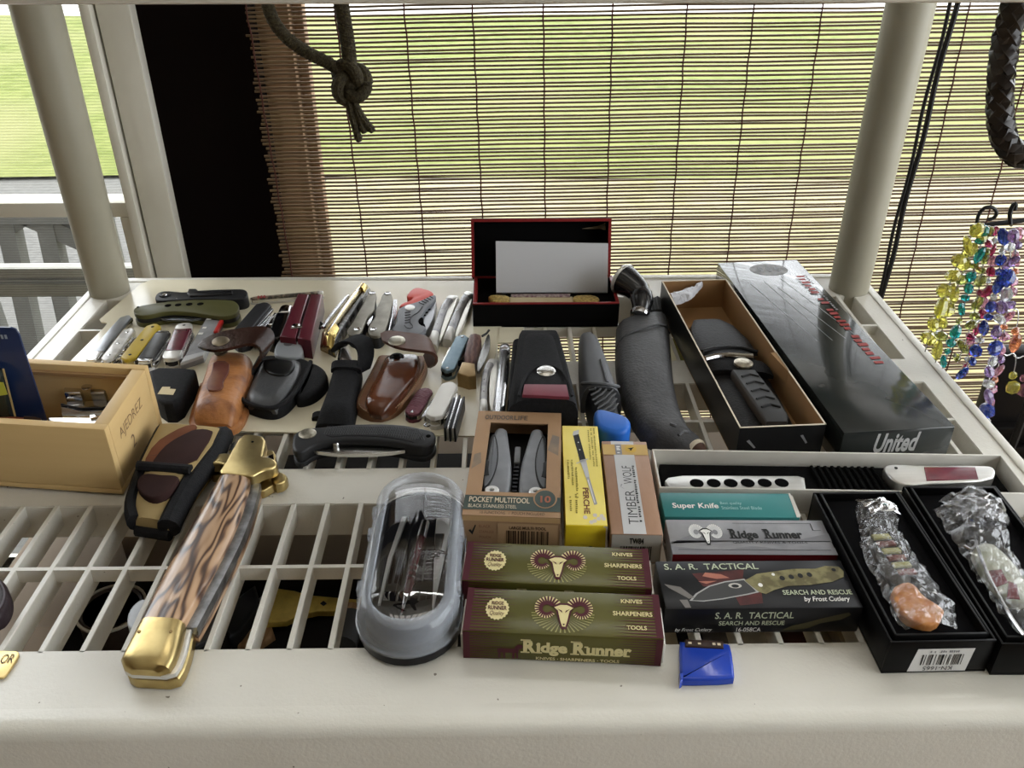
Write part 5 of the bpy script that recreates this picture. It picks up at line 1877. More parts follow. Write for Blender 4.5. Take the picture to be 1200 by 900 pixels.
# olive folder with four holes
z1 = P + .014
r = thing('olive_folding_knife', 'olive green folding knife with four finger holes', 'knife', at(218, 366, P))
oo = smooth_outline(pts([(156, 362), (162, 358.5), (180, 355.5), (200, 352.5), (232, 351), (270, 351), (278, 354.5), (281, 361), (276, 368), (262, 371), (250, 369.5), (236, 367.5), (222, 365.5), (201, 364.5), (189, 366), (178, 369), (165, 370), (157, 367.5)], z1), 2)
MB().prism(oo, z1 - .0045, z1, .001).build('scale', olive, r)
MB().prism(inset(ccw([Vector((p.x, p.y, 0)) for p in oo]), .001), P + .0045, z1 - .0045).build('liner', dk_liner, r)
MB().prism(oo, P, P + .0045, .0005).build('lower_scale', olive, r)
for hx, hy in ((197, 359), (209, 358.3), (222, 357.6), (235, 357.2)):
    MB().lathe(at(hx, hy, z1 - .001), (0, 0, 1), [(0, .0034), (.0012, .0034), (.0013, .0028)], 18).build('finger_hole', MATS['hole_black'], r)
MB().lathe(at(162, 360.8, z1 - .001), (0, 0, 1), [(0, .0014), (.0012, .0014)], 10).build('lanyard_hole', MATS['hole_black'], r)
MB().prism(pts([(182, 371), (200, 369), (225, 369), (240, 372), (225, 374.5), (195, 374.5)], P + .008), P + .006, P + .008, .0003).build('blade', mat('dark_blue_steel', (.16, .17, .19), .25, .9), r)
ORIGIN[0] = Vector((0, 0, 0))
# black folder behind it
z1 = P + .013
r = thing('black_folding_knife', 'black folding knife with a round pivot behind the olive one', 'knife', at(235, 348, P))
oo = smooth_outline(pts([(181, 349), (184, 343), (193, 340.5), (206, 341.5), (216, 342.5), (232, 340), (272, 338.5), (287, 338.5), (291, 343), (289, 349), (276, 351), (250, 350), (230, 350), (202, 352), (184, 353)], z1), 2)
MB().prism(oo, P, z1, .0012).build('handle', mat('matte_black', (.014, .014, .015), .45, bump=.1, bscale=600), r)
MB().prism(pts([(219, 343), (221, 338), (230, 338), (233, 341), (272, 340), (272, 343.5), (236, 346), (222, 346)], z1 + .002), z1 - .001, z1 + .002, .0012).build('blade_spine', mat('satin_black', (.02, .02, .022), .35, .4), r)
MB().lathe(at(193, 345.5, z1), (0, 0, 1), [(0, .0062), (.0012, .006), (.0014, .004), (.0012, .0038)], 20).build('pivot_ring', mat('satin_black', (.02, .02, .022), .35, .4), r)
MB().lathe(at(193, 345.5, z1 + .001), (0, 0, 1), [(0, .003), (.0009, .0026)], 14).build('pivot_screw', pol, r)
MB().lathe(at(207, 350, z1 - .0002), (0, 0, 1), [(0, .0009), (.0005, .0007)], 8).build('screw', pol, r)
MB().lathe(at(288, 349, z1 - .003), (0, 0, 1), [(0, .0016), (.003, .0012)], 10).build('stud', pol, r)
ORIGIN[0] = Vector((0, 0, 0))

# slim camo penknife at the back
k, r = pocket('slim_patterned_knife', 'slim dark patterned penknife with a white tip at the back of the card', (293, 349), (379, 341.5), .0062, .008, mat('patterned_scale', (.045, .04, .03), .4, col2=(.22, .17, .12), nscale=220, lo=.45, hi=.6), (0, .006), mat('white_metal', (.62, .61, .58), .3, .6))
for i, fx in enumerate((.10, .14, .18)):
    k.slab(k.L * fx, k.L * fx + .002, .0031, .0031, .0079, .0083, 0, r0=0, r1=0).build('red_mark', mat('red_mark', (.25, .03, .03), .4), r)
ORIGIN[0] = Vector((0, 0, 0))

# big black army-style knife with corkscrew and fanned tools
k, r = pocket('black_army_knife', 'black multi-blade army knife with corkscrew and bright tools', (278, 392), (311, 354), .0165, .020, mat('black_scale', (.022, .022, .024), .38), None, None, cork=1, tools=-1, round_=(.3, .3))
L = k.L
for i in range(3):
    q = [k.p(L * .02, -.0065 - i * .004), k.p(L * .95, -.0080 - i * .002), k.p(L * .93, -.0100 - i * .0025), k.p(L * .10, -.0085 - i * .004)]
    MB().prism(q, k.z0 + .013 - i * .005, k.z0 + .0155 - i * .005, .0003).build('bright_tool', pol, r)
path = [k.p(L * (.02 + .3 * i / 40), -.0165 + .0035 * math.cos(i * .8), .008 + .0035 * math.sin(i * .8)) for i in range(41)]
MB().tube(path, .0011, 6).build('ring_spiral', mat('copper_wire', (.35, .16, .08), .3, 1.0), r)
ORIGIN[0] = Vector((0, 0, 0))
# black lighter-like knife with chrome cap
k = KF((322, 396), (336, 355), P + .017)
r = thing('black_chrome_knife', 'black pocket knife with a chrome cap beside the burgundy plier tool', 'knife', k.base())
L = k.L
k.slab(0, L * .74, .0085, .0082, .0, .017, .003, r0=.4, r1=0).build('body', mat('gloss_black', (.006, .006, .007), .12, coat=.5), r)
k.slab(L * .74, L, .0075, .007, .001, .0165, .004, r0=0, r1=.5).build('cap', chrome, r)
MB().tube([k.p(L * .02, -.0082, .0145), k.p(L * .4, -.0086, .0150), k.p(L * .74, -.0083, .0150)], .0008, 6).build('edge_trim', pol, r)
MB().lathe(k.p(L * .45, .0098, .012), (0, 0, 1), [(0, .003), (.003, .003), (.004, .002)], 12).build('stud', pol, r)
MB().tube([k.p(L * .62, .010, .016), k.p(L * .5, .0125, .013), k.p(L * .40, .010, .010)], .0011, 6).build('wire_loop', pol, r)
ORIGIN[0] = Vector((0, 0, 0))
# burgundy plier multitool
z1 = P + .021
r = thing('burgundy_plier_tool', 'thick burgundy plier multitool made of two parallel halves', 'multitool', at(352, 375, P))
lg = mat('burgundy_leather', (.082, .012, .020), .28, col2=(.10, .016, .026), nscale=12, coat=.25)
h1 = pts([(327.5, 394), (346, 396), (362, 345), (349, 343.5)], z1)
h2 = pts([(348.5, 396), (364, 398.5), (378, 344.5), (364, 344.5)], z1)
MB().prism(h1, P, z1, .0014).build('half', lg, r)
MB().prism(h2, P, z1, .0014).build('half', lg, r)
MB().prism(pts([(345, 396), (349, 396), (365, 345), (361, 345)], z1 - .004), P, z1 - .004).build('gap_filler', mat('dark_gap', (.02, .006, .008), .6), r)
MB().lathe(at(347, 383.5, z1 - .002), (0, 0, 1), [(0, .0042), (.0022, .0042), (.0028, .003)], 16).build('emblem', pol, r)
MB().tube(pts([(341, 384.5), (347, 384), (354, 383)], z1 + .0005), .0009, 6).build('emblem_wing', pol, r)
MB().prism(pts([(352, 399.5), (363, 401), (364, 399), (353, 397.8)], P + .012), P + .003, P + .016, 0).build('end_fitting', pol, r)
ORIGIN[0] = Vector((0, 0, 0))
# gold knife with dark pearl side lying on its edge
r = thing('gold_pearl_knife', 'gold folding knife with dark pearl side lying on edge', 'knife', at(405, 370, P))
gsh = mat('shiny_gold', (.56, .42, .15), .18, 1.0)
crm = mat('cream_gold', (.62, .52, .33), .2, .8)
Lp = pts([(374, 398), (379, 388), (392, 371), (408, 352), (421, 337), (427, 330)], P + .012)
Rp = pts([(392, 407), (400, 388), (413, 369), (424, 352), (432, 340), (434, 335)], P + .012)
nL, nR = curve_pts(Lp, 14), curve_pts(Rp, 14)
md = [a.lerp(b_, .52) for a, b_ in zip(nL, nR)]
MB().strip(nL, md, P, [.008] + [.017] * 12 + [.010], 'soft').build('spine', crm, r)
MB().strip(md, nR, P, [.007] + [.013] * 12 + [.008], 'soft').build('pearl_side', mat('black_pearl', (.06, .06, .062), .2, col2=(.22, .22, .23), nscale=110, lo=.45, hi=.62, coat=.5), r)
MB().strip(nL[:4], nR[:4], P, [.010, .0185, .0185, .018], 'dome').build('bolster', gsh, r)
MB().strip(nL[-3:], nR[-3:], P, [.018, .018, .010], 'dome').build('bolster', gsh, r)
MB().tube([at(378, 384, .02), at(389, 368, .021), at(404, 350, .021), at(408, 347, .019)], .0018, 7).build('back_tool', pol, r)
MB().tube([at(375, 385, .016), at(376, 378, .018), at(381, 384, .018)], .0016, 6).build('shackle', blackm, r)
MB().tube([at(382, 392, .019), at(396, 370, .021), at(414, 346, .021), at(426, 332, .016)], .0011, 6).build('blade_edge', pol, r)
ORIGIN[0] = Vector((0, 0, 0))
# steel plier multitool, two handles
stw = mat('stonewashed_steel', (.20, .185, .15), .42, .75, col2=(.26, .245, .205), nscale=90, bump=.05)
r = thing('steel_plier_tool', 'closed stonewashed steel plier multitool with four round screws', 'multitool', at(436, 368, P))
z1 = P + .015
for (pl, s1, s2) in (([(405, 388), (412, 380), (425, 356), (432, 342.5), (437, 340.5), (442, 344), (439, 358), (438.5, 364), (430, 371), (428, 378), (423, 391), (413, 394)], (436, 343.5), (418.5, 386)),
                     ([(430, 388), (434, 378), (440, 371), (439, 364), (446, 352), (448, 344), (454, 341.5), (460.5, 344.5), (458, 364), (453, 384), (447, 393), (436, 394)], (454, 344), (437, 386))):
    oo = smooth_outline(pts(pl, z1), 2)
    MB().prism(oo, z1 - .003, z1, .0012).build('handle_plate', stw, r)
    MB().prism(inset(ccw([Vector((p.x, p.y, 0)) for p in oo]), .0008), P, z1 - .003).build('handle_core', dk_liner, r)
    for sxy in (s1, s2):
        MB().lathe(at(sxy[0], sxy[1], z1), (0, 0, 1), [(-.001, .0036), (.0005, .0036), (.0008, .003), (.0004, .0016)], 18).build('screw', pol, r)
for i in range(3):
    a, b_ = at(456 + i * 2.2, 388, z1 - .003 - .003 * i), at(462 + i * 1.3, 352, z1 - .003 - .003 * i)
    MB().tube([a, a.lerp(b_, .5) + Vector((.001, 0, 0)), b_], .0011, 6).build('inner_blade', pol, r)
MB().prism(pts([(429, 378), (433, 372), (438, 369), (436, 376), (431, 382)], z1 - .002), P, z1 - .002, .001).build('plier_jaw', pol, r)
ORIGIN[0] = Vector((0, 0, 0))
# red and grey rescue knife
z1 = P + .014
r = thing('red_grey_rescue_knife', 'chunky grey rescue knife with a red hooked end', 'knife', at(486, 368, P))
gp = mat('grey_plastic', (.145, .152, .168), .4, col2=(.165, .172, .19), nscale=60)
rp = mat('coral_red', (.60, .085, .065), .35)
red = pts([(467, 360), (471, 355), (481, 352), (484, 348), (477.5, 348.5), (476.5, 346), (482, 339), (489, 336.5), (496, 338), (505, 340.5), (509, 344.5), (500, 350), (484, 357)], z1)
MB().prism(smooth_outline(red, 1), P, z1, .0012).build('red_end', rp, r)
gr_ = pts([(464, 367), (470, 358.5), (492, 352.5), (509, 344.5), (511.5, 347), (508.5, 353), (498, 362), (495, 370), (490, 375), (492, 380), (500, 383), (497, 388), (494, 391), (480, 393), (460, 387), (459, 385), (465, 377)], z1 + .001)
MB().prism(smooth_outline(gr_, 1), P, z1 + .001, .0014).build('handle', gp, r)
MB().prism(smooth_outline(pts([(507, 354), (511, 350), (510, 358), (509, 369), (501, 387), (496, 388), (492, 374), (500, 363)], z1 - .003), 1), P, z1 - .003, .0006).build('blade', mat('satin_steel', (.34, .345, .36), .3, .8), r)
for hx, hy in ((503, 363), (500, 366.5), (497.5, 370)):
    MB().lathe(at(hx, hy, z1 - .0032), (0, 0, 1), [(0, .0016), (.0005, .0016)], 12).build('blade_hole', MATS['hole_black'], r)
MB().prism(smooth_outline(pts([(490, 375), (494, 371), (497, 374), (494, 378), (491, 379)], z1 + .0014), 1), P, z1 + .0012).build('thumb_hole', MATS['hole_black'], r)
MB().prism(smooth_outline(pts([(494, 381), (497, 378), (499, 383), (497, 387)], z1 - .002), 1), P, z1 - .0024).build('thumb_hole', MATS['hole_black'], r)
MB().prism(smooth_outline(pts([(473, 360), (479, 356.5), (487, 358.5), (485, 362.5), (477, 363.5)], z1 + .0016), 2), z1, z1 + .0018, .0003).build('logo_plate', mat('white_metal', (.62, .61, .58), .3, .6), r)
for i in range(5):
    MB().tube(pts([(474.5, 366.5 + i * 3), (481, 365.5 + i * 3)], z1 + .0012), .0005, 5).build('grip_line', blackm, r)
for i in range(5):
    MB().tube(pts([(491 + i * 3.2, 354.5 - i * 1.8), (497 + i * 2.6, 357 - i * 1.9)], z1 + .0012), .0006, 5).build('end_ridge', blackm, r)
MB().tube(curve_pts(pts([(474, 381), (477, 385), (483, 385), (484, 381), (480, 379), (481, 371), (491, 366), (495, 359)], z1 + .0012), 20), .0005, 5).build('panel_line', blackm, r)
ORIGIN[0] = Vector((0, 0, 0))


# curved pearl knives with half-open blades
def laguiole(name, label, Lh, Rh, bl, z, boltop=True):
    r = thing(name, label, 'knife', at(sum(p[0] for p in Lh) / len(Lh), sum(p[1] for p in Lh) / len(Lh), P))
    n = 16
    L_, R_ = curve_pts(pts(Lh, P + z), n), curve_pts(pts(Rh, P + z), n)
    MB().strip(L_[3:-2], R_[3:-2], P, z, 'soft').build('handle', pearlg, r)
    MB().strip(L_[:4], R_[:4], P, [z * .8, z * 1.04, z * 1.04, z * 1.03], 'soft').build('bolster', mat('white_metal', (.62, .61, .58), .3, .6), r)
    MB().strip(L_[-3:], R_[-3:], P, [z * 1.03, z * 1.0, z * .7], 'soft').build('bolster', mat('white_metal', (.62, .61, .58), .3, .6), r)
    o = smooth_outline(pts(bl, P + z * .7), 1)
    MB().prism(o, P + z * .4, P + z * .7, .0004).build('blade', mat('bright_blade', (.72, .70, .64), .3, .6), r)
    for f in (5, 8, 11):
        c = L_[f].lerp(R_[f], .5)
        MB().lathe((c.x, c.y, P + z * .98), (0, 0, 1), [(0, .0009), (.0005, .0007)], 8).build('rivet', pol, r)
    ORIGIN[0] = Vector((0, 0, 0))
    return r


laguiole('curved_pearl_knife', 'curved grey pearl knife beside the red and grey rescue knife', [(500, 399), (509, 375), (516, 355), (526, 342)], [(512, 401), (517, 380), (524, 358), (538, 343)], [(514, 399), (519, 378), (527, 356), (537, 345), (533, 360), (523, 384), (517, 398)], .012)
laguiole('curved_pearl_knife', 'curved grey pearl knife beside the black presentation box', [(518, 394), (528, 370), (540, 344), (549, 336)], [(530, 396), (537, 372), (546, 352), (556, 342)], [(532, 394), (540, 372), (550, 350), (554, 350), (546, 374), (537, 394)], .012)
laguiole('curved_pearl_knife', 'curved grey pearl knife beside the silver pen tube', [(561, 482), (562, 450), (566, 427), (574, 416)], [(572, 482), (571, 452), (575, 430), (585, 417)], [(573.5, 480), (573, 445), (577, 428), (583, 421), (581, 450), (580, 482)], .012)

# blue grey army knife
k, r = pocket('blue_grey_knife', 'small blue-grey army knife with thin side blades', (523, 434), (543, 392), .0135, .011, mat('blue_grey_al', (.16, .235, .285), .35, .5, col2=(.19, .265, .315), nscale=120, bump=.2, bscale=700), None, None, blade=1, rivets=[(.06, pol), (.93, pol)])
ORIGIN[0] = Vector((0, 0, 0))
# wooden knife with brass bolster
z1 = P + .014
r = thing('wood_brass_knife', 'dark wood knife with brass bolster and half-open blade', 'knife', at(552, 415, P))
rw = wave_mat('rosewood', (.085, .035, .028), (.15, .075, .06), 60, 'X', 5, .4)
wd = pts([(549, 392), (557, 389.5), (565.5, 393), (560, 410), (556.5, 426), (541.5, 424)], z1)
MB().prism(smooth_outline(wd, 1), P, z1, .002).build('handle', rw, r)
MB().prism(pts([(541.5, 423.5), (556.5, 425.5), (558, 440), (549, 441), (536, 437)], z1 + .0003), P, z1 + .0003, .0012).build('bolster', mat('dull_brass', (.36, .25, .12), .4, .8, col2=(.28, .19, .09), nscale=60), r)
MB().prism(smooth_outline(pts([(566, 404), (572, 390), (574.5, 394), (574.5, 409), (567, 425), (559.5, 438), (558.5, 424)], P + .009), 1), P + .006, P + .009, .0005).build('blade', mat('satin_steel2', (.50, .50, .49), .25, .9, col2=(.36, .36, .35), nscale=70), r)
MB().tube(pts([(565, 394), (570, 391), (573, 387)], P + .012), .0012, 6).build('blade_spine', dk_liner, r)
MB().lathe(at(540.5, 428, P + .006), (0, 0, 1), [(0, .003), (.004, .003)], 12).build('notch', MATS['hole_black'], r)
ORIGIN[0] = Vector((0, 0, 0))
# silver tube pen
a, b_ = at(584, 484, P + .007), at(592, 406, P + .007)
d = (b_ - a)
Lp_ = d.length
r = thing('silver_pen_tube', 'slim silver penlight tube with a pocket clip', 'pen', (a.x, a.y, P))
MB().lathe(a, d, [(-.012, .0052), (0, .0056), (Lp_ * .86, .0056), (Lp_ * .87, .0049), (Lp_ * .89, .0049), (Lp_ * .90, .0056), (Lp_ * .97, .0054), (Lp_, .0035), (Lp_ + .002, .001)], 24).build('barrel', mat('satin_silver', (.55, .555, .57), .25, .9), r)
MB().tube([a + d * .02 + Vector((.004, 0, .0045)), a + d * .30 + Vector((.0045, 0, .0050)), a + d * .36 + Vector((.0035, 0, .004))], .0012, 6).build('clip', chrome, r)
MB().lathe(a + d * .83 + Vector((.004, 0, .0035)), (0.6, 0, .6), [(0, .0014), (.0012, .0014)], 10).build('button', blackm, r)
ORIGIN[0] = Vector((0, 0, 0))
# small burgundy alox, white knife, dark tool on edge
k, r = pocket('small_burgundy_knife', 'small textured burgundy pocket knife on the card edge', (481, 485), (500.5, 454), .0145, .0095, mat('burgundy_alox', (.12, .035, .05), .3, .5, col2=(.17, .07, .085), nscale=120, bump=.4, bscale=500), None, None, rivets=[(.08, pol)], round_=(.6, .6))
ORIGIN[0] = Vector((0, 0, 0))
k, r = pocket('white_knife', 'white pocket knife with bright folded blades beside the small burgundy one', (507, 488), (528.5, 447), .0155, .014, wht, None, None, blade=-1, tools=1, liner=steel, round_=(.4, .6))
q = [k.p(.006, .0080), k.p(k.L * .45, .0085), k.p(k.L * .5, .0105), k.p(.004, .0115)]
MB().prism(q, k.z0 + .007, k.z0 + .0095, .0003).build('bottle_opener', pol, r)
MB().tube([k.p(0, .006, .006), k.p(-.003, .007, .006), k.p(-.0045, .004, .006), k.p(-.002, .002, .006)], .0009, 6).build('key_ring_loop', pol, r)
ORIGIN[0] = Vector((0, 0, 0))
k = KF((527, 500), (538.5, 461), P + .015)
r = thing('dark_steel_tool', 'dark steel folding tool of thin plates standing on edge', 'tool', k.base())
for i in range(5):
    y = -.0042 + i * .0021
    mb = MB()
    x0, x1, zt_ = (.001 * (i % 2)), k.L - .002 * ((i + 1) % 3), .0135 - .001 * (i % 2)
    mb.prism([k.p(x0, y - .0008), k.p(x1, y - .0008), k.p(x1, y + .0008), k.p(x0, y + .0008)], k.z0, k.z0 + zt_, .0003)
    mb.build('plate', [dk_liner, pol][i % 2], r)
ORIGIN[0] = Vector((0, 0, 0))

# large black lock knife lying over the card edge and the slots
z0 = P
z1 = .0170
r = thing('large_black_lock_knife', 'large black checkered lock knife with a round silver emblem across the slots', 'knife', at(425, 515, z0))
oo = smooth_outline(pts([(342, 516), (344, 507), (358, 501), (380, 499.5), (414, 496), (468, 496), (497, 502), (509.5, 505), (511, 514), (501, 523), (488, 523), (472, 519), (448, 516), (410, 514), (382, 517), (366, 521), (355, 529), (346, 530), (342, 524)], z1), 2)
rub = mat('black_rubber', (.016, .016, .017), .42)
MB().prism(oo, z1 - .0055, z1, .0025).build('upper_scale', rub, r)
MB().prism(inset(ccw([Vector((p.x, p.y, 0)) for p in oo]), .0015), z0 + .0035, z1 - .0055).build('liner', dk_liner, r)
MB().prism(oo, z0, z0 + .004, .001).build('lower_scale', rub, r)
gp_ = smooth_outline(pts([(381, 501), (414, 497.6), (468, 497.6), (499, 503.4), (489, 519), (471, 515), (448, 511.5), (410, 510), (382, 512.5)], z1 + .0006), 1)
MB().prism(gp_, z1 - .001, z1 + .0006, .0008).build('grip_panel', rub, r)
mbx = MB()
for i in range(40):
    x = 384 + i * 2.8
    if x > 492:
        break
    for s in (0, 1):
        a_ = at(x, 499.5 + (0.6 if x > 470 else 0) + max(0, (x - 470) * .16), z1 + .0007)
        b2 = at(x + (8 if s else -5) * .9, 509.5 + max(0, (x - 450) * .16), z1 + .0007)
        mbx.tube([a_, b2], .00028, 4)
mbx.build('checkering', mat('check_black', (.03, .03, .032), .5), r, kind='stuff')
MB().lathe(at(360.5, 509, z1 - .0004), (0, 0, 1), [(0, .0072), (.001, .0072), (.0013, .0064)], 26).build('emblem', mat('antique_silver', (.52, .48, .38), .3, .9), r)
MB().lathe(at(502, 511.3, z1 - .0002), (0, 0, 1), [(0, .002), (.0005, .002)], 14).build('lanyard_hole', MATS['hole_black'], r)
MB().prism(smooth_outline(pts([(364, 527), (396, 524), (430, 522), (482, 526), (452, 531.5), (400, 532.5), (375, 530)], z0 + .0085), 1), z0 + .0055, z0 + .0085, .0006).build('blade', mat('bright_steel', (.65, .64, .62), .22, 1.0), r)
MB().lathe(at(394, 524.5, z0 + .0080), (0, 0, 1), [(0, .0028), (.004, .0028), (.005, .002)], 16).build('thumb_stud', pol, r)
ORIGIN[0] = Vector((0, 0, 0))

# ---- big navaja in front
z1 = .0215
r = thing('large_wooden_navaja', 'large folding knife with burl wood handle and brass ends across the front slots', 'knife', at(225, 650, .0005))
burl = bpy.data.materials.new('burl_wood')
burl.use_nodes = True
nt = burl.node_tree
bb_ = nt.nodes['Principled BSDF']
bb_.inputs['Roughness'].default_value = .28
bb_.inputs['Coat Weight'].default_value = .4
tc = nt.nodes.new('ShaderNodeTexCoord')
mp = nt.nodes.new('ShaderNodeMapping')
dirk = (at(185, 745, z1) - at(275, 555, z1))
mp.vector_type = 'TEXTURE'
mp.inputs['Rotation'].default_value = (0, 0, math.atan2(dirk.y, dirk.x))
mp.inputs['Scale'].default_value = (4.6, 1, 1)
nt.links.new(tc.outputs['Object'], mp.inputs['Vector'])
n1 = nt.nodes.new('ShaderNodeTexNoise')
n1.inputs['Scale'].default_value = 46
n1.inputs['Detail'].default_value = 2
nt.links.new(mp.outputs[0], n1.inputs['Vector'])
mul = nt.nodes.new('ShaderNodeMath')
mul.operation = 'MULTIPLY'
mul.inputs[1].default_value = 58
nt.links.new(n1.outputs['Fac'], mul.inputs[0])
sn_ = nt.nodes.new('ShaderNodeMath')
sn_.operation = 'SINE'
nt.links.new(mul.outputs[0], sn_.inputs[0])
rp_ = nt.nodes.new('ShaderNodeValToRGB')
cr = rp_.color_ramp
cr.elements[0].position = .0
cr.elements[0].color = (.045, .022, .014, 1)
cr.elements[1].position = 1.0
cr.elements[1].color = (.42, .27, .16, 1)
e1 = cr.elements.new(.28)
e1.color = (.16, .085, .045, 1)
e2 = cr.elements.new(.6)
e2.color = (.33, .20, .11, 1)
mr = nt.nodes.new('ShaderNodeMapRange')
mr.inputs[1].default_value = -1
nt.links.new(sn_.outputs[0], mr.inputs[0])
nt.links.new(mr.outputs[0], rp_.inputs[0])
nt.links.new(rp_.outputs[0], bb_.inputs['Base Color'])
MATS['burl_wood'] = burl
Lw = curve_pts(pts([(256, 554), (241, 580), (220, 615), (197, 655), (174, 699), (162, 723)], z1), 18)
Rw = curve_pts(pts([(293, 557), (284, 590), (268, 628), (250, 662), (232, 695), (215, 725)], z1), 18)
MB().strip(Lw, Rw, z1 - .008, .008, 'soft').build('wood_scale', burl, r)
# lower scale, liners: offset a little to the right
off = Vector((.006, .0, 0))
MB().strip([p + off * .6 for p in Lw], [p + off for p in Rw], .0005, .0065, 'slab').build('lower_scale', burl, r)
MB().strip([p + off * .4 for p in Lw], [p + off * 1.1 for p in Rw], .0068, .0070, 'flat').build('steel_liner', mat('worn_steel', (.30, .30, .30), .38, .9, col2=(.16, .16, .16), nscale=120, bump=.2), r)
bw = [p for p in pts([(258, 550), (245, 580), (222, 622)], z1)]
# brass butt
Lb = curve_pts(pts([(162, 723), (152, 742), (142, 760), (138, 768), (140, 773), (150, 778)], z1), 8)
Rb = curve_pts(pts([(215, 725), (210, 748), (203, 766), (199, 774), (194, 778), (184, 780)], z1), 8)
hh = [.0098, .0098, .0098, .0096, .0092, .0086, .0074, .005]
MB().strip(Lb, Rb, [z1 - .0092] * 8, hh, 'soft').build('brass_butt', brass, r)
MB().strip([p + Vector((.001, .0, 0)) for p in Lb], [p + Vector((.004, 0, 0)) for p in Rb], .0012, [.0085] * 6 + [.008, .007], 'slab').build('brass_butt', brass, r)
MB().strip(Lb, [p + Vector((.003, 0, 0)) for p in Rb], .0095, .0030, 'flat').build('butt_liner', mat('white_metal', (.62, .61, .58), .3, .6), r)
# brass head with cross guard
hd = pts([(254.5, 555), (263, 543), (268, 533), (282, 509.5), (296, 508.5), (312.5, 512), (309, 531), (308, 535), (318, 536), (326, 541.5), (322, 548), (308, 551), (296, 558), (292, 558.5), (270, 556.5)], z1)
MB().prism(smooth_outline(hd, 1), z1 - .009, z1 + .0004, .002).build('brass_head', brass, r)
MB().prism([p + off for p in smooth_outline(hd, 1)], .0005, .0075, .001).build('brass_head', brass, r)
gl_ = smooth_outline(pts([(240, 542), (244, 537), (252, 532), (264, 530), (272, 532), (268, 546), (258, 543), (248, 543)], z1), 2)
MB().prism(gl_, z1 - .008, z1, .0016).build('guard', brass, r)
MB().prism([p + off * .3 for p in gl_], .003, .0100, .0012).build('guard', brass, r)
MB().prism([p + off + Vector((0, -.003, 0)) for p in smooth_outline(pts([(306, 538), (318, 536), (327, 541.5), (322, 549), (309, 552)], z1), 1)], .002, .0105, .0012).build('guard', brass, r)
MB().lathe(at(296, 518, z1 + .0003), (0, 0, 1), [(0, .0011), (.0004, .0011)], 10).build('pin', MATS['hole_black'], r)
for (x, y) in ((163, 740), (178, 733), (200, 740)):
    MB().lathe(at(x, y, z1 + .0001), (0, 0, 1), [(0, .0012), (.0003, .001)], 10).build('rivet', mat('dark_brass', (.20, .13, .05), .4, .9), r)
MB().prism(pts([(268, 528), (271, 520), (276, 516), (274, 527)], .015), .007, .015).build('blade_back', pol, r)
MB().prism(pts([(312, 535), (320, 532), (321, 539), (313, 541)], .014), .007, .014).build('blade_back', pol, r)
ORIGIN[0] = Vector((0, 0, 0))

# ================================================================== SHEATHS AND POUCHES
def edge_mesh(L, R, z0, H, m, parent, name, prof='soft', n=16):
    return MB().strip(curve_pts(L, n), curve_pts(R, n), z0, H, prof).build(name, m, parent)


def hlist(n, a, mid, b):
    """height profile along a body: a at the start, mid, b at the end"""
    out = []
    for i in range(n):
        t = i / (n - 1)
        e = min(1, t / .16) if t < .5 else min(1, (1 - t) / .16)
        s = math.sin(e * math.pi / 2)
        out.append((a if t < .5 else b) * (1 - s) + mid * s)
    return out


# small black pouch behind the pine box
r = thing('small_black_pouch', 'small black cloth pouch with a cream label beside the pine box', 'pouch', at(200, 455, P))
o = smooth_outline(pts([(172, 429), (228, 430), (230, 436), (221, 450), (208, 472), (186, 472), (176, 450)], .022), 1)
MB().prism(o, P, .022, .004).build('pouch_body', nyl, r)
fc = Face(at(184, 463, .0222), at(203, 463, .0222) - at(184, 463, .0222), at(184, 454, .0222) - at(184, 463, .0222))
decal(fc, [(0, .1), (1, 0), (.95, .7), (.55, .75), (.5, 1), (0, 1)], 'label', mat('cream_label', (.50, .42, .26), .6), r)
ORIGIN[0] = Vector((0, 0, 0))

# tan leather sheath with dark curled flap
tan = mat('tan_leather', (.36, .15, .05), .40, col2=(.15, .055, .025), nscale=55, bump=.35, bscale=220, lo=.44, hi=.66, spec=.35, detail=7)
dkl = mat('dark_brown_leather', (.022, .009, .006), .26, col2=(.036, .014, .009), nscale=30, bump=.2, bscale=240, spec=.4)
r = thing('tan_leather_sheath', 'worn tan leather sheath with a dark flap and brass snap', 'sheath', at(262, 450, P))
zt = P + .024
L_ = pts([(243, 408), (238, 424), (231, 444), (225, 462), (222, 474), (228, 479)], zt)
R_ = pts([(293, 409), (296, 424), (289, 442), (280, 462), (275, 474), (268, 480)], zt)
n = 18
MB().strip(curve_pts(L_, n), curve_pts(R_, n), P, hlist(n, .020, .023, .010), 'soft').build('sheath_body', tan, r)
Lf = [p + Vector((-.005, 0, 0)) for p in curve_pts(L_, n)]
Rf = [p + Vector((.004, 0, 0)) for p in curve_pts(R_, n)]
MB().strip(Lf[5:] + [Lf[-1] + Vector((.004, -.004, 0))], Rf[5:] + [Rf[-1] + Vector((-.004, -.004, 0))], P, .006, 'slab').build('welt', tan, r)
MB().prism(smooth_outline(pts([(250, 422), (269, 423), (268, 436), (261, 446), (262, 454), (252, 458), (241, 456), (243, 445), (248, 436)], zt + .0005), 1), zt - .001, zt + .0005, .0006).build('dark_patch', mat('purple_brown_leather', (.10, .03, .025), .35, col2=(.16, .065, .035), nscale=60), r)
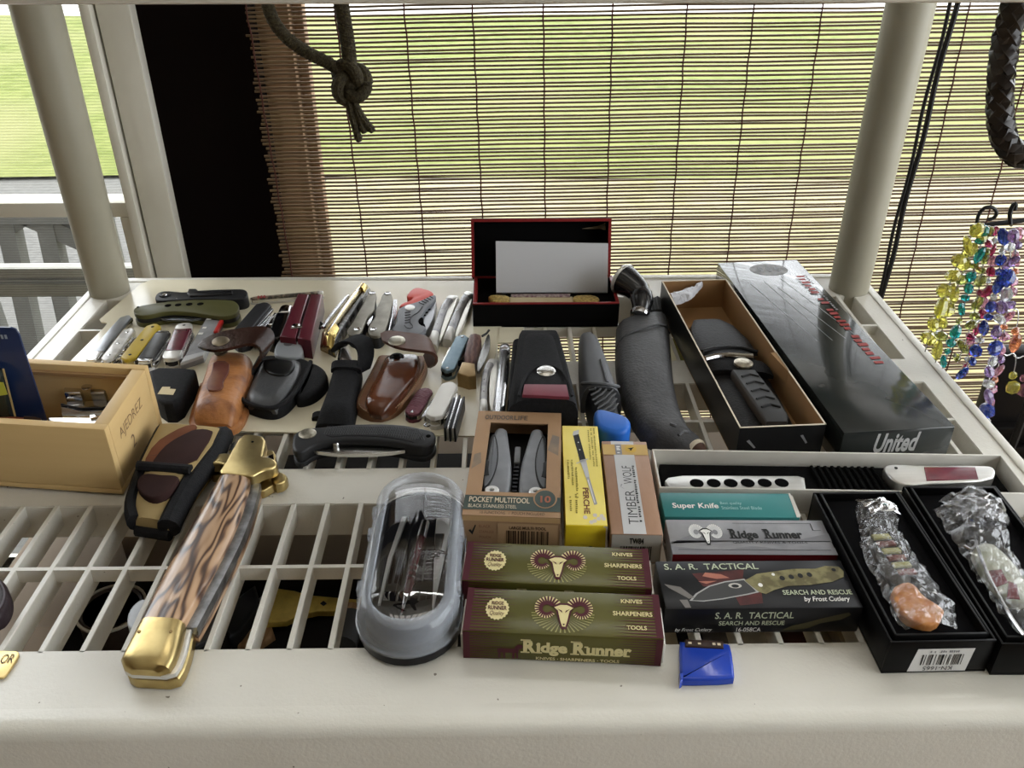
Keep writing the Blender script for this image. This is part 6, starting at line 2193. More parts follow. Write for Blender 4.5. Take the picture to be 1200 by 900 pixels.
# flap: a curled strip rising behind and folding forward
fl_path = [(304, 424, .020), (311, 414, .028), (315, 403, .033), (312, 395, .037), (302, 391.5, .0385), (288, 394, .0375), (270, 397, .036), (252, 398.5, .035), (242, 400, .034), (236, 402, .033)]
wd = [.010, .012, .014, .015, .016, .018, .019, .018, .014, .006]
A_, B_ = [], []
cp = [at(x, y, z) for x, y, z in fl_path]
cpp = curve_pts(cp, 22)
for i, p in enumerate(cpp):
    t = i / 21 * (len(wd) - 1)
    w = wd[int(t)] * (1 - t % 1) + wd[min(len(wd) - 1, int(t) + 1)] * (t % 1)
    up_ = Vector((.15, 1, 0)).normalized()
    A_.append(p + up_ * w * .95)
    B_.append(p - up_ * w * 1.25)
MB().sheet(A_, B_, .0028).build('flap', dkl, r, smooth=50)
MB().lathe(at(259, 401.5, .0365), (.05, -.12, 1), [(0, .0078), (.0016, .0078), (.0026, .0062), (.003, .003)], 24).build('snap', mat('tarnished_brass', (.22, .18, .12), .4, .8, col2=(.15, .12, .08), nscale=60), r)
MB().lathe(at(259, 413, zt - .001), (0, -.1, 1), [(0, .006), (.0012, .006), (.0014, .003), (.0022, .0025)], 20).build('snap_socket', mat('tarnished_brass', (.22, .18, .12), .4, .8), r)
ORIGIN[0] = Vector((0, 0, 0))

# black nylon pouch with grey tool
r = thing('black_tool_pouch', 'black nylon pouch with a clear window and a grey tool poking out', 'pouch', at(320, 450, P))
zt = P + .0165
oo = smooth_outline(pts([(303, 420), (312, 414), (347, 417), (364, 421), (366, 432), (355, 450), (345, 464), (333, 476), (320, 481), (300, 478), (280, 469), (276, 460), (284, 446), (296, 430)], zt - .006), 2)
gnyl = mat('grey_nylon', (.042, .043, .045), .30, spec=.4, col2=(.052, .053, .055), nscale=200, bump=.15, bscale=500)
MB().prism(oo, P, zt - .006, .004).build('pouch_body', nyl, r)
L_ = pts([(306, 418), (299, 432), (292, 448), (286, 460), (290, 468)], zt)
R_ = pts([(352, 419), (352, 432), (343, 450), (332, 464), (322, 474)], zt)
MB().strip(curve_pts(L_, 14), curve_pts(R_, 14), P + .006, hlist(14, .008, .0108, .006), 'soft').build('front_panel', gnyl, r)
MB().tube(curve_pts(pts([(305, 419), (296, 436), (284, 452), (278, 461), (284, 470), (302, 477), (320, 479), (334, 472), (346, 460), (358, 440), (364, 424)], zt - .004), 50), .0022, 8).build('piping', nyl, r)
MB().prism(smooth_outline(pts([(306, 424), (314, 419), (340, 421), (347, 425), (340, 437), (326, 440), (312, 436)], zt + .0022), 2), zt - .002, zt + .0022, .002).build('window_rim', mat('black_gloss', (.005, .005, .005), .3), r)
MB().prism(smooth_outline(pts([(320, 413), (324, 401), (330, 396), (342, 395.5), (352, 400), (357, 414), (345, 419), (325, 418)], P + .014), 2), P + .003, P + .014, .002).build('grey_tool', mat('zinc_grey', (.30, .315, .33), .35, .3), r)
MB().lathe(at(338, 403, P + .0138), (0, 0, 1), [(0, .0045), (.0005, .0045)], 18).build('tool_hole', mat('dark_zinc', (.11, .11, .115), .5), r)
MB().prism(smooth_outline(pts([(360, 424), (372, 424), (384, 434), (383, 446), (368, 460), (350, 465), (344, 462), (356, 446)], P + .012), 2), P, P + .012, .005).build('back_flap', nyl, r)
ORIGIN[0] = Vector((0, 0, 0))

# narrow black nylon sheath
r = thing('narrow_black_sheath', 'narrow black nylon sheath with a folded strap and bright knife tip', 'sheath', at(400, 450, P))
zt = P + .018
L_ = pts([(389, 424), (385, 440), (379, 460), (371, 478), (367, 484)], zt)
R_ = pts([(423, 424), (421, 440), (417, 462), (414, 478), (412, 486)], zt)
MB().strip(curve_pts(L_, 14), curve_pts(R_, 14), P, hlist(14, .017, .018, .008), 'soft').build('sheath_body', nyl, r)
MB().strip(pts([(388, 421), (387, 429)], zt + .003), pts([(424, 421), (423, 430)], zt + .003), zt - .004, .0065, 'soft').build('mouth_band', nyl, r)
MB().strip(pts([(366, 483), (365, 489)], P + .004), pts([(414, 484), (414, 491)], P + .004), P, .006, 'soft').build('end_binding', nyl, r)
cpp = curve_pts([at(424, 436, P + .012), at(430, 418, P + .024), at(427, 402, P + .032), at(414, 396, P + .033), at(402, 400, P + .028), at(397, 408, P + .018)], 18)
MB().sheet([p + Vector((.006, .007, 0)) for p in cpp], [p - Vector((.006, .007, 0)) for p in cpp], .003).build('strap', nyl, r, smooth=50)
MB().prism(smooth_outline(pts([(397, 420), (399, 405), (405, 405), (413, 419), (411, 423)], P + .017), 1), P + .010, P + .017, .002).build('knife_tip', mat('worn_bronze', (.10, .085, .075), .35, .5, col2=(.18, .15, .13), nscale=90), r)
MB().tube([at(397, 421, P + .0165), at(399, 408, P + .0165)], .0013, 6).build('bright_edge', pol, r)
ORIGIN[0] = Vector((0, 0, 0))

# shiny brown leather sheath
brl = mat('brown_leather', (.120, .038, .014), .22, col2=(.060, .020, .010), nscale=26, bump=.12, bscale=200, coat=.5)
r = thing('shiny_brown_sheath', 'shiny brown leather sheath with an open snap flap', 'sheath', at(455, 450, P))
zt = P + .021
n = 20
Lo = curve_pts(pts([(443, 415), (436, 430), (427, 446), (419, 462), (415, 472), (421, 479), (434, 483)], zt - .011), n)
Ro = curve_pts(pts([(500, 416), (501, 425), (495, 440), (484, 457), (472, 471), (460, 480), (446, 483.5)], zt - .011), n)
MB().strip(Lo, Ro, P, hlist(n, .009, .010, .007), 'slab').build('welt', mat('edge_leather', (.14, .06, .03), .4, col2=(.20, .10, .05), nscale=60), r)
Li = curve_pts(pts([(449, 414), (443, 428), (435, 444), (428, 458), (426, 466), (432, 473), (438, 476)], zt - .002), n)
Ri = curve_pts(pts([(492, 412), (492, 424), (486, 438), (476, 452), (465, 466), (455, 474), (446, 477)], zt - .002), n)
MB().strip(Li, Ri, P + .006, hlist(n, .011, .0140, .005), 'soft').build('sheath_body', brl, r)
for S in (Lo, Ro):
    C = Li if S is Lo else Ri
    pth = [a.lerp(b, .35) for a, b in zip(S, C)]
    mbx = MB()
    for i in range(1, n - 2):
        for u in (0, .5):
            a, b = pth[i].lerp(pth[i + 1], u + .08), pth[i].lerp(pth[i + 1], u + .38)
            a.z = b.z = P + .0101
            mbx.tube([a, b], .0006, 5)
    mbx.build('stitching', mat('thread', (.30, .20, .12), .7), r, kind='stuff')
fp = [at(x, y, z) for x, y, z in ((500, 424, P + .014), (507, 418, P + .024), (509, 410, P + .031), (503, 404, P + .035), (492, 402, P + .036), (478, 400.5, P + .036), (464, 398.5, P + .036), (453, 396.5, P + .036), (447, 396, P + .0355))]
cpp = curve_pts(fp, 22)
ww = [.012, .014, .015, .016, .017, .017, .017, .015, .007]
A_, B_ = [], []
for i, p in enumerate(cpp):
    t = i / 21 * (len(ww) - 1)
    w = ww[int(t)] * (1 - t % 1) + ww[min(len(ww) - 1, int(t) + 1)] * (t % 1)
    v_ = Vector((-.25, 1, 0)).normalized()
    A_.append(p + v_ * w)
    B_.append(p - v_ * w)
MB().sheet(A_, B_, .0028).build('flap', mat('flap_leather', (.075, .035, .024), .4, col2=(.10, .05, .035), nscale=30, bump=.12), r, smooth=50)
MB().lathe(at(465, 400.5, P + .0373), (0, -.1, 1), [(0, .0078), (.0014, .0078), (.0024, .006), (.0027, .003)], 24).build('snap', mat('antique_nickel', (.42, .40, .33), .32, .9), r)
MB().lathe(at(465, 420, P + .0185), (0, -.15, 1), [(0, .0068), (.0014, .0068), (.0016, .0034), (.004, .003), (.0042, .001)], 22).build('snap_stud', mat('dark_metal', (.03, .03, .032), .25, .9), r)
ORIGIN[0] = Vector((0, 0, 0))

# camo pouch leaning over the slots
r = thing('camo_pouch', 'camouflage cloth pouch with black binding beside the pine box', 'pouch', at(200, 545, .0005))
camo = mat('camo_tan', (.36, .27, .135), .8, col2=(.30, .22, .10), nscale=20, spec=.1)
c_dk = mat('camo_dark', (.036, .018, .016), .8, col2=(.028, .014, .013), nscale=40, spec=.1)
c_ru = mat('camo_rust', (.15, .058, .030), .8, col2=(.12, .046, .024), nscale=40, spec=.1)
zt = .034
n = 20
L_ = curve_pts(pts([(188, 483), (178, 502), (167, 522), (156, 548), (146, 570), (150, 584)], zt), n)
R_ = curve_pts(pts([(257, 488), (250, 508), (234, 528), (215, 552), (199, 574), (190, 590)], zt), n)
ht = [(.026 if i < 12 else .026 - .0013 * (i - 12)) for i in range(n)]
ht[0] = .020
MB().strip(L_, R_, .0015, ht, 'soft').build('pouch_body', camo, r)
for S, nm in ((L_, 0), (R_, 1)):
    pth = [Vector((p.x, p.y, .0015 + ht[i] * .62)) for i, p in enumerate(S)]
    MB().tube(pth, .0082 if nm else .0056, 10, flat=1.1 if nm else 1.4).build('binding', nyl, r)
fl = [L_[11].lerp(R_[11], f) for f in (0, .25, .5, .75, 1)]
MB().tube([Vector((p.x, p.y, .0285)) for p in fl], .0040, 10).build('flap_binding', nyl, r)
MB().strip([L_[1], L_[5], L_[11]], [R_[1], R_[5], R_[11]], .0255, [.0022, .0032, .0035], 'soft').build('flap', camo, r)
def camo_patch(nm, m, uv, zz):
    MB().prism(smooth_outline([Vector((q.x, q.y, 0)) for q in [L_[int(v)].lerp(L_[min(n - 1, int(v) + 1)], v % 1).lerp(R_[int(v)].lerp(R_[min(n - 1, int(v) + 1)], v % 1), u) for u, v in uv]], 1), zz - .004, zz, .0006).build(nm, m, r)


camo_patch('rust_patch', c_ru, [(.50, 1.2), (.66, 1.2), (.62, 3), (.40, 5), (.30, 8), (.24, 10.6), (.07, 10.6), (.10, 6), (.30, 3)], .0292)
camo_patch('brown_patch', c_dk, [(.50, 3.6), (.62, 2.4), (.80, 2.0), (.97, 2.6), (.98, 10.9), (.22, 10.9), (.28, 7), (.38, 5)], .0294)
pe = [L_[-1].lerp(R_[-1], f) for f in (0, .3, .6, 1)]
MB().tube([Vector((p.x, p.y, .0052)) for p in pe], .0045, 10).build('end_binding', nyl, r)
MB().tube(curve_pts([Vector((p.x, p.y, .0288)) for p in (L_[9].lerp(R_[8], .12), L_[8].lerp(R_[8], .45), L_[9].lerp(R_[9], .85))], 12), .0005, 5).build('stitch_line', blackm, r)
MB().prism(smooth_outline([Vector((p.x, p.y, 0)) for p in (L_[12].lerp(R_[12], .08), L_[12].lerp(R_[12], .5), L_[12].lerp(R_[12], .92), L_[16].lerp(R_[16], .85), L_[17].lerp(R_[17], .5), L_[15].lerp(R_[15], .1))], 2), .0195, .0272, .0015).build('dark_patch', c_dk, r)
ORIGIN[0] = Vector((0, 0, 0))

# large black nylon pouch with red label
r = thing('black_nylon_pouch', 'black nylon belt pouch with silver snap and burgundy label', 'pouch', at(637, 440, P))
zt = .042
n = 18
L_ = curve_pts(pts([(609, 387), (607, 396), (604, 420), (600, 445), (596, 468), (595, 478)], zt - .008), n)
R_ = curve_pts(pts([(653, 387), (656, 396), (663, 420), (670, 445), (676, 468), (678, 478)], zt - .008), n)
MB().strip(L_, R_, P, hlist(n, .032, .040, .036), 'slab').build('pouch_body', nyl, r)
Lf = curve_pts(pts([(612, 386), (610, 396), (607, 420), (604, 445), (604, 468)], zt), n)
Rf = curve_pts(pts([(650, 386), (653, 396), (661, 420), (669, 445), (675, 468)], zt), n)
MB().strip(Lf, Rf, zt - .008, hlist(n, .006, .0095, .008), 'soft').build('flap', nyl, r)
arc = curve_pts(pts([(608, 464), (611, 452), (618, 437), (630, 429), (645, 428), (658, 434), (666, 446), (670, 464)], zt + .0018), 40)
MB().tube(arc, .0013, 6).build('seam', nyl, r)
MB().strip(curve_pts(pts([(600, 402), (597, 440), (594, 472)], zt - .02), 6), curve_pts(pts([(612, 400), (606, 440), (602, 472)], zt - .02), 6), P, .024, 'soft').build('side_gusset', nyl, r)
MB().lathe(at(640, 435.5, zt + .001), (0, -.08, 1), [(0, .0082), (.001, .0082), (.0024, .0066), (.003, .003)], 26).build('snap', mat('nickel', (.60, .59, .56), .2, 1.0), r)
MB().prism(pts([(614.5, 450), (664, 450.5), (667, 465), (612, 462.5)], zt + .0028), zt, zt + .0028, .0005).build('label', mat('burgundy_label', (.17, .035, .05), .35, col2=(.13, .025, .04), nscale=30), r)
ORIGIN[0] = Vector((0, 0, 0))

# grey plastic sheath with blue-ended knife
r = thing('blue_ended_knife', 'black ribbed knife with a blue pommel in a grey plastic sheath', 'knife', at(705, 445, .0005))
zt = .030
gpl = mat('grey_sheath_plastic', (.085, .088, .094), .45, col2=(.10, .103, .11), nscale=40)
n = 14
L_ = curve_pts(pts([(679, 382), (679, 400), (680, 420), (681, 440), (682, 450)], zt), n)
R_ = curve_pts(pts([(692, 379), (704, 392), (713, 412), (722, 436), (730, 454)], zt), n)
MB().strip(L_, R_, .0005, hlist(n, .020, .0285, .0285)[:-3] + [.0285] * 3, 'soft').build('sheath_body', gpl, r)
MB().tube([p + Vector((0, 0, .0004)) for p in curve_pts([at(682, 450, .025), at(692, 449, .030), at(706, 450, .030), at(717, 452, .029), at(725, 453.5, .025)], 16)], .0016, 7).build('sheath_lip', gpl, r)
MB().tube(curve_pts(pts([(704, 421), (708, 435), (712, 448)], .0297), 8), .0011, 6).build('mould_ridge', gpl, r)
L_ = curve_pts(pts([(686, 448), (689, 462), (694, 476), (697, 486)], .027), 8)
R_ = curve_pts(pts([(722, 450), (724, 462), (727, 476), (731, 490)], .027), 8)
MB().strip(L_, R_, .001, .026, 'soft').build('handle', mat('black_rubber2', (.018, .018, .019), .5), r)
S_ = [(700, 452), (707, 451.5), (714, 452), (719, 456), (721, 461), (722.5, 467), (724, 473)]
E_ = [(690, 457), (692, 463), (694, 469), (696.5, 474), (700, 479), (706, 482), (713, 483)]
for (x0, y0), (x1, y1) in zip(S_, E_):
    q = [at(x0, y0, .0268), at((x0 + x1) / 2 + 1.5, (y0 + y1) / 2 + 1.5, .0276), at(x1, y1, .0266)]
    MB().tube(q, .0009, 5).build('grip_rib', mat('grey_rubber2', (.075, .076, .078), .5), r)
o = smooth_outline(pts([(695, 484), (701, 480), (712, 482), (733, 488), (740, 495), (738, 505), (726, 510), (708, 507), (697, 499)], .026), 2)
MB().prism(o, .001, .0285, .0045, bev0=.004, segs=4).build('pommel', mat('blue_plastic', (.018, .105, .42), .3, col2=(.022, .12, .46), nscale=40), r)
ORIGIN[0] = Vector((0, 0, 0))

# kukri in grey leather sheath
r = thing('kukri_in_sheath', 'curved kukri knife in a dark grey leather sheath', 'knife', at(762, 440, .0005))
gl2 = mat('grey_leather', (.050, .050, .052), .5, col2=(.068, .068, .07), nscale=60, bump=.3, bscale=330)
zt = .030
n = 26
L_ = curve_pts(pts([(723, 374), (722, 400), (724, 428), (731, 455), (742, 478), (760, 503)], zt - .008) + pts([(782, 520), (804, 531)], .010), n)
R_ = curve_pts(pts([(783, 362), (786, 385), (787, 405), (790, 440), (799, 472), (810, 498)], zt - .008) + pts([(820, 513), (826, 523)], .010), n)
ht = [.022 + .006 * math.sin(math.pi * min(1, i / 18)) for i in range(n)]
ht[-1], ht[-2], ht[-3], ht[-4] = .013, .016, .019, .021
MB().strip(L_, R_, .0005, ht, 'soft').build('sheath_body', gl2, r)
mbx = [L_[5].lerp(R_[4], f) for f in (0, .1, .25, .5, .75, .9, 1)]
hz = [.010, .021, .0255, .0275, .0265, .022, .012]
MB().tube([Vector((p.x, p.y, z + .0015)) for p, z in zip(mbx, hz)], .0013, 6).build('seam', gl2, r)
for (x, y, dx, dy) in ((795, 510, 12, -4), (786, 497, 6, 2)):
    MB().tube(curve_pts([at(x, y, .0268), at(x + dx * .5, y + dy - 1, .0278), at(x + dx, y + dy, .0265)], 8), .0014, 6).build('leather_fold', gl2, r)
a, b = at(815, 525.5, .009), at(826, 534, .009)
dd = b - a
MB().lathe(a, dd, [(0, .0080), (.004, .0072), (.009, .0050), (.012, .0022)], 18).build('tip_cap', mat('brown_tip', (.06, .03, .02), .4), r)
MB().lathe(a, dd, [(-.001, .0082), (.001, .0088), (.0025, .0085), (.003, .0075)], 20).build('tip_ring', mat('bone_ring', (.52, .45, .34), .5), r)
# handle rising from the mouth
h0, h1 = at(750, 368, .022), at(728, 326, .040)
ax = h1 - h0
LH = ax.length
hnd = mat('polished_horn', (.012, .012, .013), .14, coat=.6)
def hp(t):
    return h0.lerp(h1, t) + Vector((.010 * math.sin(math.pi * t), 0, .002 * math.sin(math.pi * t)))
MB().tube([hp(t) for t in (0, .12, .3, .45, .5, .55, .7, .85, .95)], [.0088, .0095, .0115, .0120, .0112, .0122, .0135, .0155, .0162], 18).build('handle', hnd, r)
MB().tube([hp(-.06), hp(0), hp(.04)], [.0095, .0102, .0098], 18).build('ferrule', pol, r)
MB().tube([hp(.94), hp(.97), hp(1.0), hp(1.02)], [.0170, .0175, .0165, .012], 18).build('pommel_ring', mat('white_metal', (.62, .61, .58), .3, .6), r)
ORIGIN[0] = Vector((0, 0, 0))
# small black woven frog beside the kukri handle
r = thing('woven_belt_frog', 'small black woven belt loop beside the kukri handle', 'belt loop', at(766, 358, .0005))
wv_ = mat('woven_black', (.016, .016, .016), .7, bump=.6, bscale=1200)
MB().prism(pts([(755, 356), (757, 352), (771, 345.5), (774, 348), (776, 362), (758, 366)], .018), .0005, .018, .002).build('loop', wv_, r)
for i in range(4):
    MB().tube(pts([(757 + i * 4, 353.5 - i * 1.8), (760 + i * 4, 364 - i * .5)], .0184), .0006, 5).build('weave', mat('woven_grey', (.05, .05, .05), .6), r)
ORIGIN[0] = Vector((0, 0, 0))
# olive and grey papers showing through the slots beside the open carton
r = thing('olive_folded_cloth', 'olive folded cloth below the slots beside the open carton', 'cloth', at(805, 420, -.06))
MB().prism(pts([(788, 396), (800, 394), (822, 430), (806, 432)], -.05), -.056, -.05, .001).build('cloth', mat('olive_cloth', (.26, .27, .075), .8, col2=(.20, .21, .06), nscale=120), r)
ORIGIN[0] = Vector((0, 0, 0))

# ================================================================== CLEAR CASE
b0 = at(474, 782, .004)
t0 = at(499, 553, .032)
cx = (at(415, 690, .02) + at(540, 690, .02)) / 2
ax0, ax1 = Vector((at(472, 752, .02).x, at(472, 752, .02).y, 0)), Vector((at(494, 590, .02).x, at(494, 590, .02).y, 0))
dirc = (ax1 - ax0).normalized()
per = Vector((-dirc.y, dirc.x, 0))
WC = .0325
base_c = Vector((b0.x, b0.y, 0))
A0 = Vector((at(475, 784, .0).x, at(475, 784, .0).y, 0)) + dirc * WC
A1 = Vector((at(497, 551, .030).x, at(497, 551, .030).y, 0)) - dirc * WC


def stadium(w, grow=0.0, n=16):
    o = []
    for i in range(n + 1):
        a = math.pi * i / n
        o.append(A1 + per * (-w * math.cos(a)) + dirc * (w * math.sin(a)))
    for i in range(n + 1):
        a = math.pi * i / n
        o.append(A0 + per * (w * math.cos(a)) - dirc * (w * math.sin(a)))
    return ccw([Vector((p.x, p.y, 0)) for p in o])


r = thing('clear_oval_case', 'long oval clear plastic case of grooming tools on a black base', 'case', (A0 + A1) / 2)
so = stadium
MB().rings([lift(so(WC - .003), .0005), lift(so(WC - .0005), .002), lift(so(WC), .006), lift(so(WC), .010), lift(so(WC - .002), .0101)]).build('base', mat('case_black', (.008, .008, .009), .3), r)
frost = bpy.data.materials.new('frosted_plastic')
frost.use_nodes = True
nt = frost.node_tree
pbx = nt.nodes['Principled BSDF']
pbx.inputs['Base Color'].default_value = (.42, .45, .50, 1)
pbx.inputs['Roughness'].default_value = .12
pbx.inputs['Alpha'].default_value = .40
pbx.inputs['Specular IOR Level'].default_value = .9
MATS['frosted_plastic'] = frost
WI = WC - .0085
ZT = .034
MB().rings([lift(so(WC + .0008), .0095), lift(so(WC + .001), .012), lift(so(WC - .0002), .0125), lift(so(WC - .001), .026), lift(so(WC - .003), .0305), lift(so(WC - .006), .0325), lift(so(WI), .0330), lift(so(WI - .0014), .0318), lift(so(WI - .0016), .022)], cap0=False, cap1=False).build('lid_rim', frost, r, smooth=60)
win = bpy.data.materials.new('clear_window')
win.use_nodes = True
nt = win.node_tree
nt.nodes.remove(nt.nodes['Principled BSDF'])
outn = [q for q in nt.nodes if q.type == 'OUTPUT_MATERIAL'][0]
gl = nt.nodes.new('ShaderNodeBsdfGlossy')
gl.inputs['Roughness'].default_value = .0
tr_ = nt.nodes.new('ShaderNodeBsdfTransparent')
mx = nt.nodes.new('ShaderNodeMixShader')
fr_n = nt.nodes.new('ShaderNodeFresnel')
fr_n.inputs[0].default_value = 1.9
mr = nt.nodes.new('ShaderNodeMapRange')
mr.inputs[3].default_value = .05
mr.inputs[4].default_value = 1.0
nt.links.new(fr_n.outputs[0], mr.inputs[0])
nt.links.new(mr.outputs[0], mx.inputs[0])
nt.links.new(tr_.outputs[0], mx.inputs[1])
nt.links.new(gl.outputs[0], mx.inputs[2])
nt.links.new(mx.outputs[0], outn.inputs[0])
MATS['clear_window'] = win
cm = (A0 + A1) / 2
LHf = (A1 - A0).length / 2 + WI


def arch(o, z):
    return [Vector((p.x, p.y, z - .0080 * ((p - cm).dot(dirc) / LHf) ** 2)) for p in o]


MB().rings([arch(so(WI - .0014), .0346), arch(so(WI - .004), .0352), arch(so(WI - .008), .0356), arch(so(WI - .013), .0358), arch(so(WI - .018), .0359), arch(so(WI - .0232), .03595)], cap0=False).build('lid_window', win, r, smooth=80)
MB().prism(so(WC - .005), .0102, .014, .001).build('velvet_tray', mat('navy_velvet', (.004, .004, .007), .9), r)
for f in (.08, .62, .86):
    for s in (-1, 1):
        c = A0.lerp(A1, f) + per * s * (WC - .0018)
        MB().box((c.x - .0016, c.y - .004, .024), (c.x + .0016, c.y + .004, .0295)).build('latch', frost, r)
ORIGIN[0] = Vector((0, 0, 0))
# contents of the case
zc = .0148


def cp(f, s, z=zc):
    return A0.lerp(A1, f) + per * (-s) + Vector((0, 0, z))


tool_st = mat('tool_steel', (.62, .62, .62), .32, .45)
r = thing('burgundy_pen', 'burgundy pen with silver rings inside the clear case', 'pen', cp(.4, -.004))
a, b = cp(-.05, -.004, .018), cp(.86, .004, .018)
d = b - a
LL = d.length
MB().lathe(a, d, [(0, .0006), (LL * .16, .0016), (LL * .22, .0028), (LL * .9, .0032), (LL * .92, .0026)], 16).build('barrel', mat('burgundy_lacquer', (.075, .012, .02), .2, coat=.5), r)
for f in (.34, .40, .46):
    MB().lathe(a + d * f, d, [(0, .0036), (.001, .0036)], 16).build('ring', pol, r)
MB().lathe(a, d, [(-.002, .0004), (LL * .17, .0018)], 12).build('tip', pol, r)
MB().lathe(a + d * .80, d, [(0, .0037), (LL * .2, .0034), (LL * .21, .002)], 16).build('cap', chrome, r)
ORIGIN[0] = Vector((0, 0, 0))
r = thing('steel_tweezers', 'steel tweezers inside the clear case beside the burgundy pen', 'tweezers', cp(.4, .012))
MB().strip([cp(0, .0145), cp(.3, .0135), cp(.55, .0125), cp(.72, .0115), cp(.9, .0115)], [cp(0, .0150), cp(.3, .0175), cp(.55, .0195), cp(.72, .0215), cp(.9, .0220)], zc, .0045, 'slab').build('arm', tool_st, r)
MB().strip([cp(.45, .0130), cp(.7, .0120)], [cp(.45, .0165), cp(.7, .0185)], zc + .004, .0025, 'slab').build('grip', chrome, r)
MB().tube([cp(.5, .011, zc + .005), cp(.5, .016, zc + .0075), cp(.5, .0215, zc + .005)], .0012, 6).build('elastic_band', blackm, r)
ORIGIN[0] = Vector((0, 0, 0))
r = thing('steel_file', 'long flat steel nail file inside the clear case', 'file', cp(.4, -.013))
MB().strip([cp(.05, -.020), cp(.5, -.0185), cp(.95, -.0135)], [cp(.05, -.0185), cp(.5, -.0155), cp(.95, -.0095)], zc, .002, 'slab').build('blade', tool_st, r)
MB().tube([cp(.12, -.010, zc + .002), cp(.9, -.005, zc + .002)], .0008, 6).build('slim_probe', pol, r)
ORIGIN[0] = Vector((0, 0, 0))

# blue pouch, tag, leather end
r = thing('blue_plastic_sleeve', 'small bright blue plastic sleeve holding a dark tool on the front border', 'sleeve', at(828, 775, .0005))
o = smooth_outline(pts([(796, 750), (800, 751), (852, 752.5), (857, 756), (861.5, 790), (860, 795), (800, 796.5), (797, 794)], .006), 1)
MB().prism(o, .0005, .006, .002).build('sleeve', mat('blue_vinyl', (.012, .042, .33), .18, col2=(.015, .052, .38), nscale=30, bump=.15, bscale=60, coat=.4), r)
MB().prism(pts([(803, 748.5), (848, 750.5), (848, 759), (803, 757)], .0072), .002, .0072, .0008).build('tool_end', mat('dark_brown_tool', (.035, .02, .016), .35), r)
fc = Face(at(806, 756, .0074), at(846, 758, .0074) - at(806, 756, .0074), at(806, 751.5, .0074) - at(806, 756, .0074))
scribble(fc, 0, .2, 1, .6, mat('ink_sand', (.55, .47, .34), .5), r, 7)
MB().prism(pts([(796, 788), (801, 788), (800, 797), (797, 799)], .0065), .0005, .0065, .001).build('corner_tab', MATS['blue_vinyl'], r)
ORIGIN[0] = Vector((0, 0, 0))
r = thing('gold_name_tag', 'small gold metal tag with rounded corners lying on the front border', 'tag', at(5, 777, .0005))
o = smooth_outline(pts([(-40, 763), (18, 762), (23, 765), (20, 772), (8, 790), (2, 795), (-50, 797)], .002), 1)
MB().prism(o, .0005, .002, .0004).build('plate', mat('gold_tag', (.62, .46, .20), .3, .7), r)
fc = Face(at(-14, 778, .0021), at(16, 777, .0021) - at(-14, 778, .0021), at(-12, 767, .0021) - at(-14, 778, .0021))
text(fc, 'OR', .42, 0, .50, .9, ink_dk, r, lift=.0003)
ORIGIN[0] = Vector((0, 0, 0))
r = thing('dark_leather_strap', 'end of a dark stitched leather strap on the left slots', 'strap', at(-5, 700, .0005))
o = smooth_outline(pts([(-60, 668), (-5, 672), (6, 680), (11, 695), (7, 712), (-6, 726), (-60, 730)], .012), 2)
MB().prism(o, .0005, .012, .004).build('strap', mat('plum_leather', (.022, .014, .017), .4, bump=.2, bscale=300), r)
MB().tube(curve_pts(pts([(-50, 673), (-8, 677), (2, 684), (6, 696), (2, 709), (-8, 721), (-50, 726)], .0122), 24), .0007, 5).build('stitching', mat('grey_thread', (.10, .09, .10), .7), r)
ORIGIN[0] = Vector((0, 0, 0))

# ================================================================== HANGING CORDS
def braid(path, r, strands, turns, parent, m, sr, name='strand', phase=0.0, n=None, lobes=False):
    path = [Vector(p) for p in path]
    N = n or 160
    pp = resample(path, N)
    for s in range(strands):
        q = []
        up = None
        for i in range(N):
            d = (pp[min(i + 1, N - 1)] - pp[max(i - 1, 0)]).normalized()
            if up is None:
                up = Vector((0, 1, 0)) if abs(d.y) < .9 else Vector((1, 0, 0))
            sd = d.cross(up).normalized()
            up = sd.cross(d).normalized()
            a = 2 * math.pi * (turns * i / N + s / strands) + phase
            q.append(pp[i] + sd * math.cos(a) * r + up * math.sin(a) * r)
        MB().tube(q, sr, 6).build(name, m, parent)


cordm = mat('olive_braided_cord', (.020, .015, .008), .7, col2=(.055, .045, .022), nscale=700, bump=.5, bscale=900)
YC = .50
r = thing('knotted_cord', 'dark braided cord with a knot and frayed tails hanging from the shelf above', 'cord', atY(405, 80, YC))
def cy(x, y, dy=0.0):
    return atY(x, y, YC + dy)
p1 = curve_pts([cy(306, -245), cy(309, -120), cy(311, -30), cy(312, 0), cy(318, 22), cy(335, 45), cy(360, 62), cy(388, 75), cy(404, 88)], 30)
p2 = curve_pts([cy(388, -245), cy(393, -120), cy(397, -30), cy(399, 0), cy(406, 40), cy(410, 70), cy(410, 90)], 20)
braid(p1, .0016, 3, 30, r, cordm, .0021, n=320)
braid(p2, .0020, 3, 27, r, cordm, .0023, n=290)
kc = cy(411, 97)
kp = []
for i in range(64):
    a = 2 * math.pi * i / 64
    rr = .0062 + .0022 * math.cos(3 * a)
    kp.append(kc + Vector((rr * math.cos(2 * a) * 1.05, .0035 * math.sin(3 * a), rr * math.sin(2 * a) * 1.25)))
MB().tube(kp, .0036, 10, closed=True).sphere(kc, .0058, 12, sc=(1, .7, 1.15)).build('knot', cordm, r)
for (x0, x1, y1, xm) in ((406, 421, 165, 411), (410, 437, 154, 420), (412, 427, 155, 418)):
    q = curve_pts([cy(x0, 104), cy(xm, 132, -.003), cy(x1, y1)], 14)
    MB().tube(q, [.0021] * 12 + [.0025, .0018], 8).build('tail', cordm, r)
ORIGIN[0] = Vector((0, 0, 0))
YL = .47
lth = mat('black_braid_leather', (.016, .012, .010), .38, col2=(.03, .023, .018), nscale=80, coat=.2)
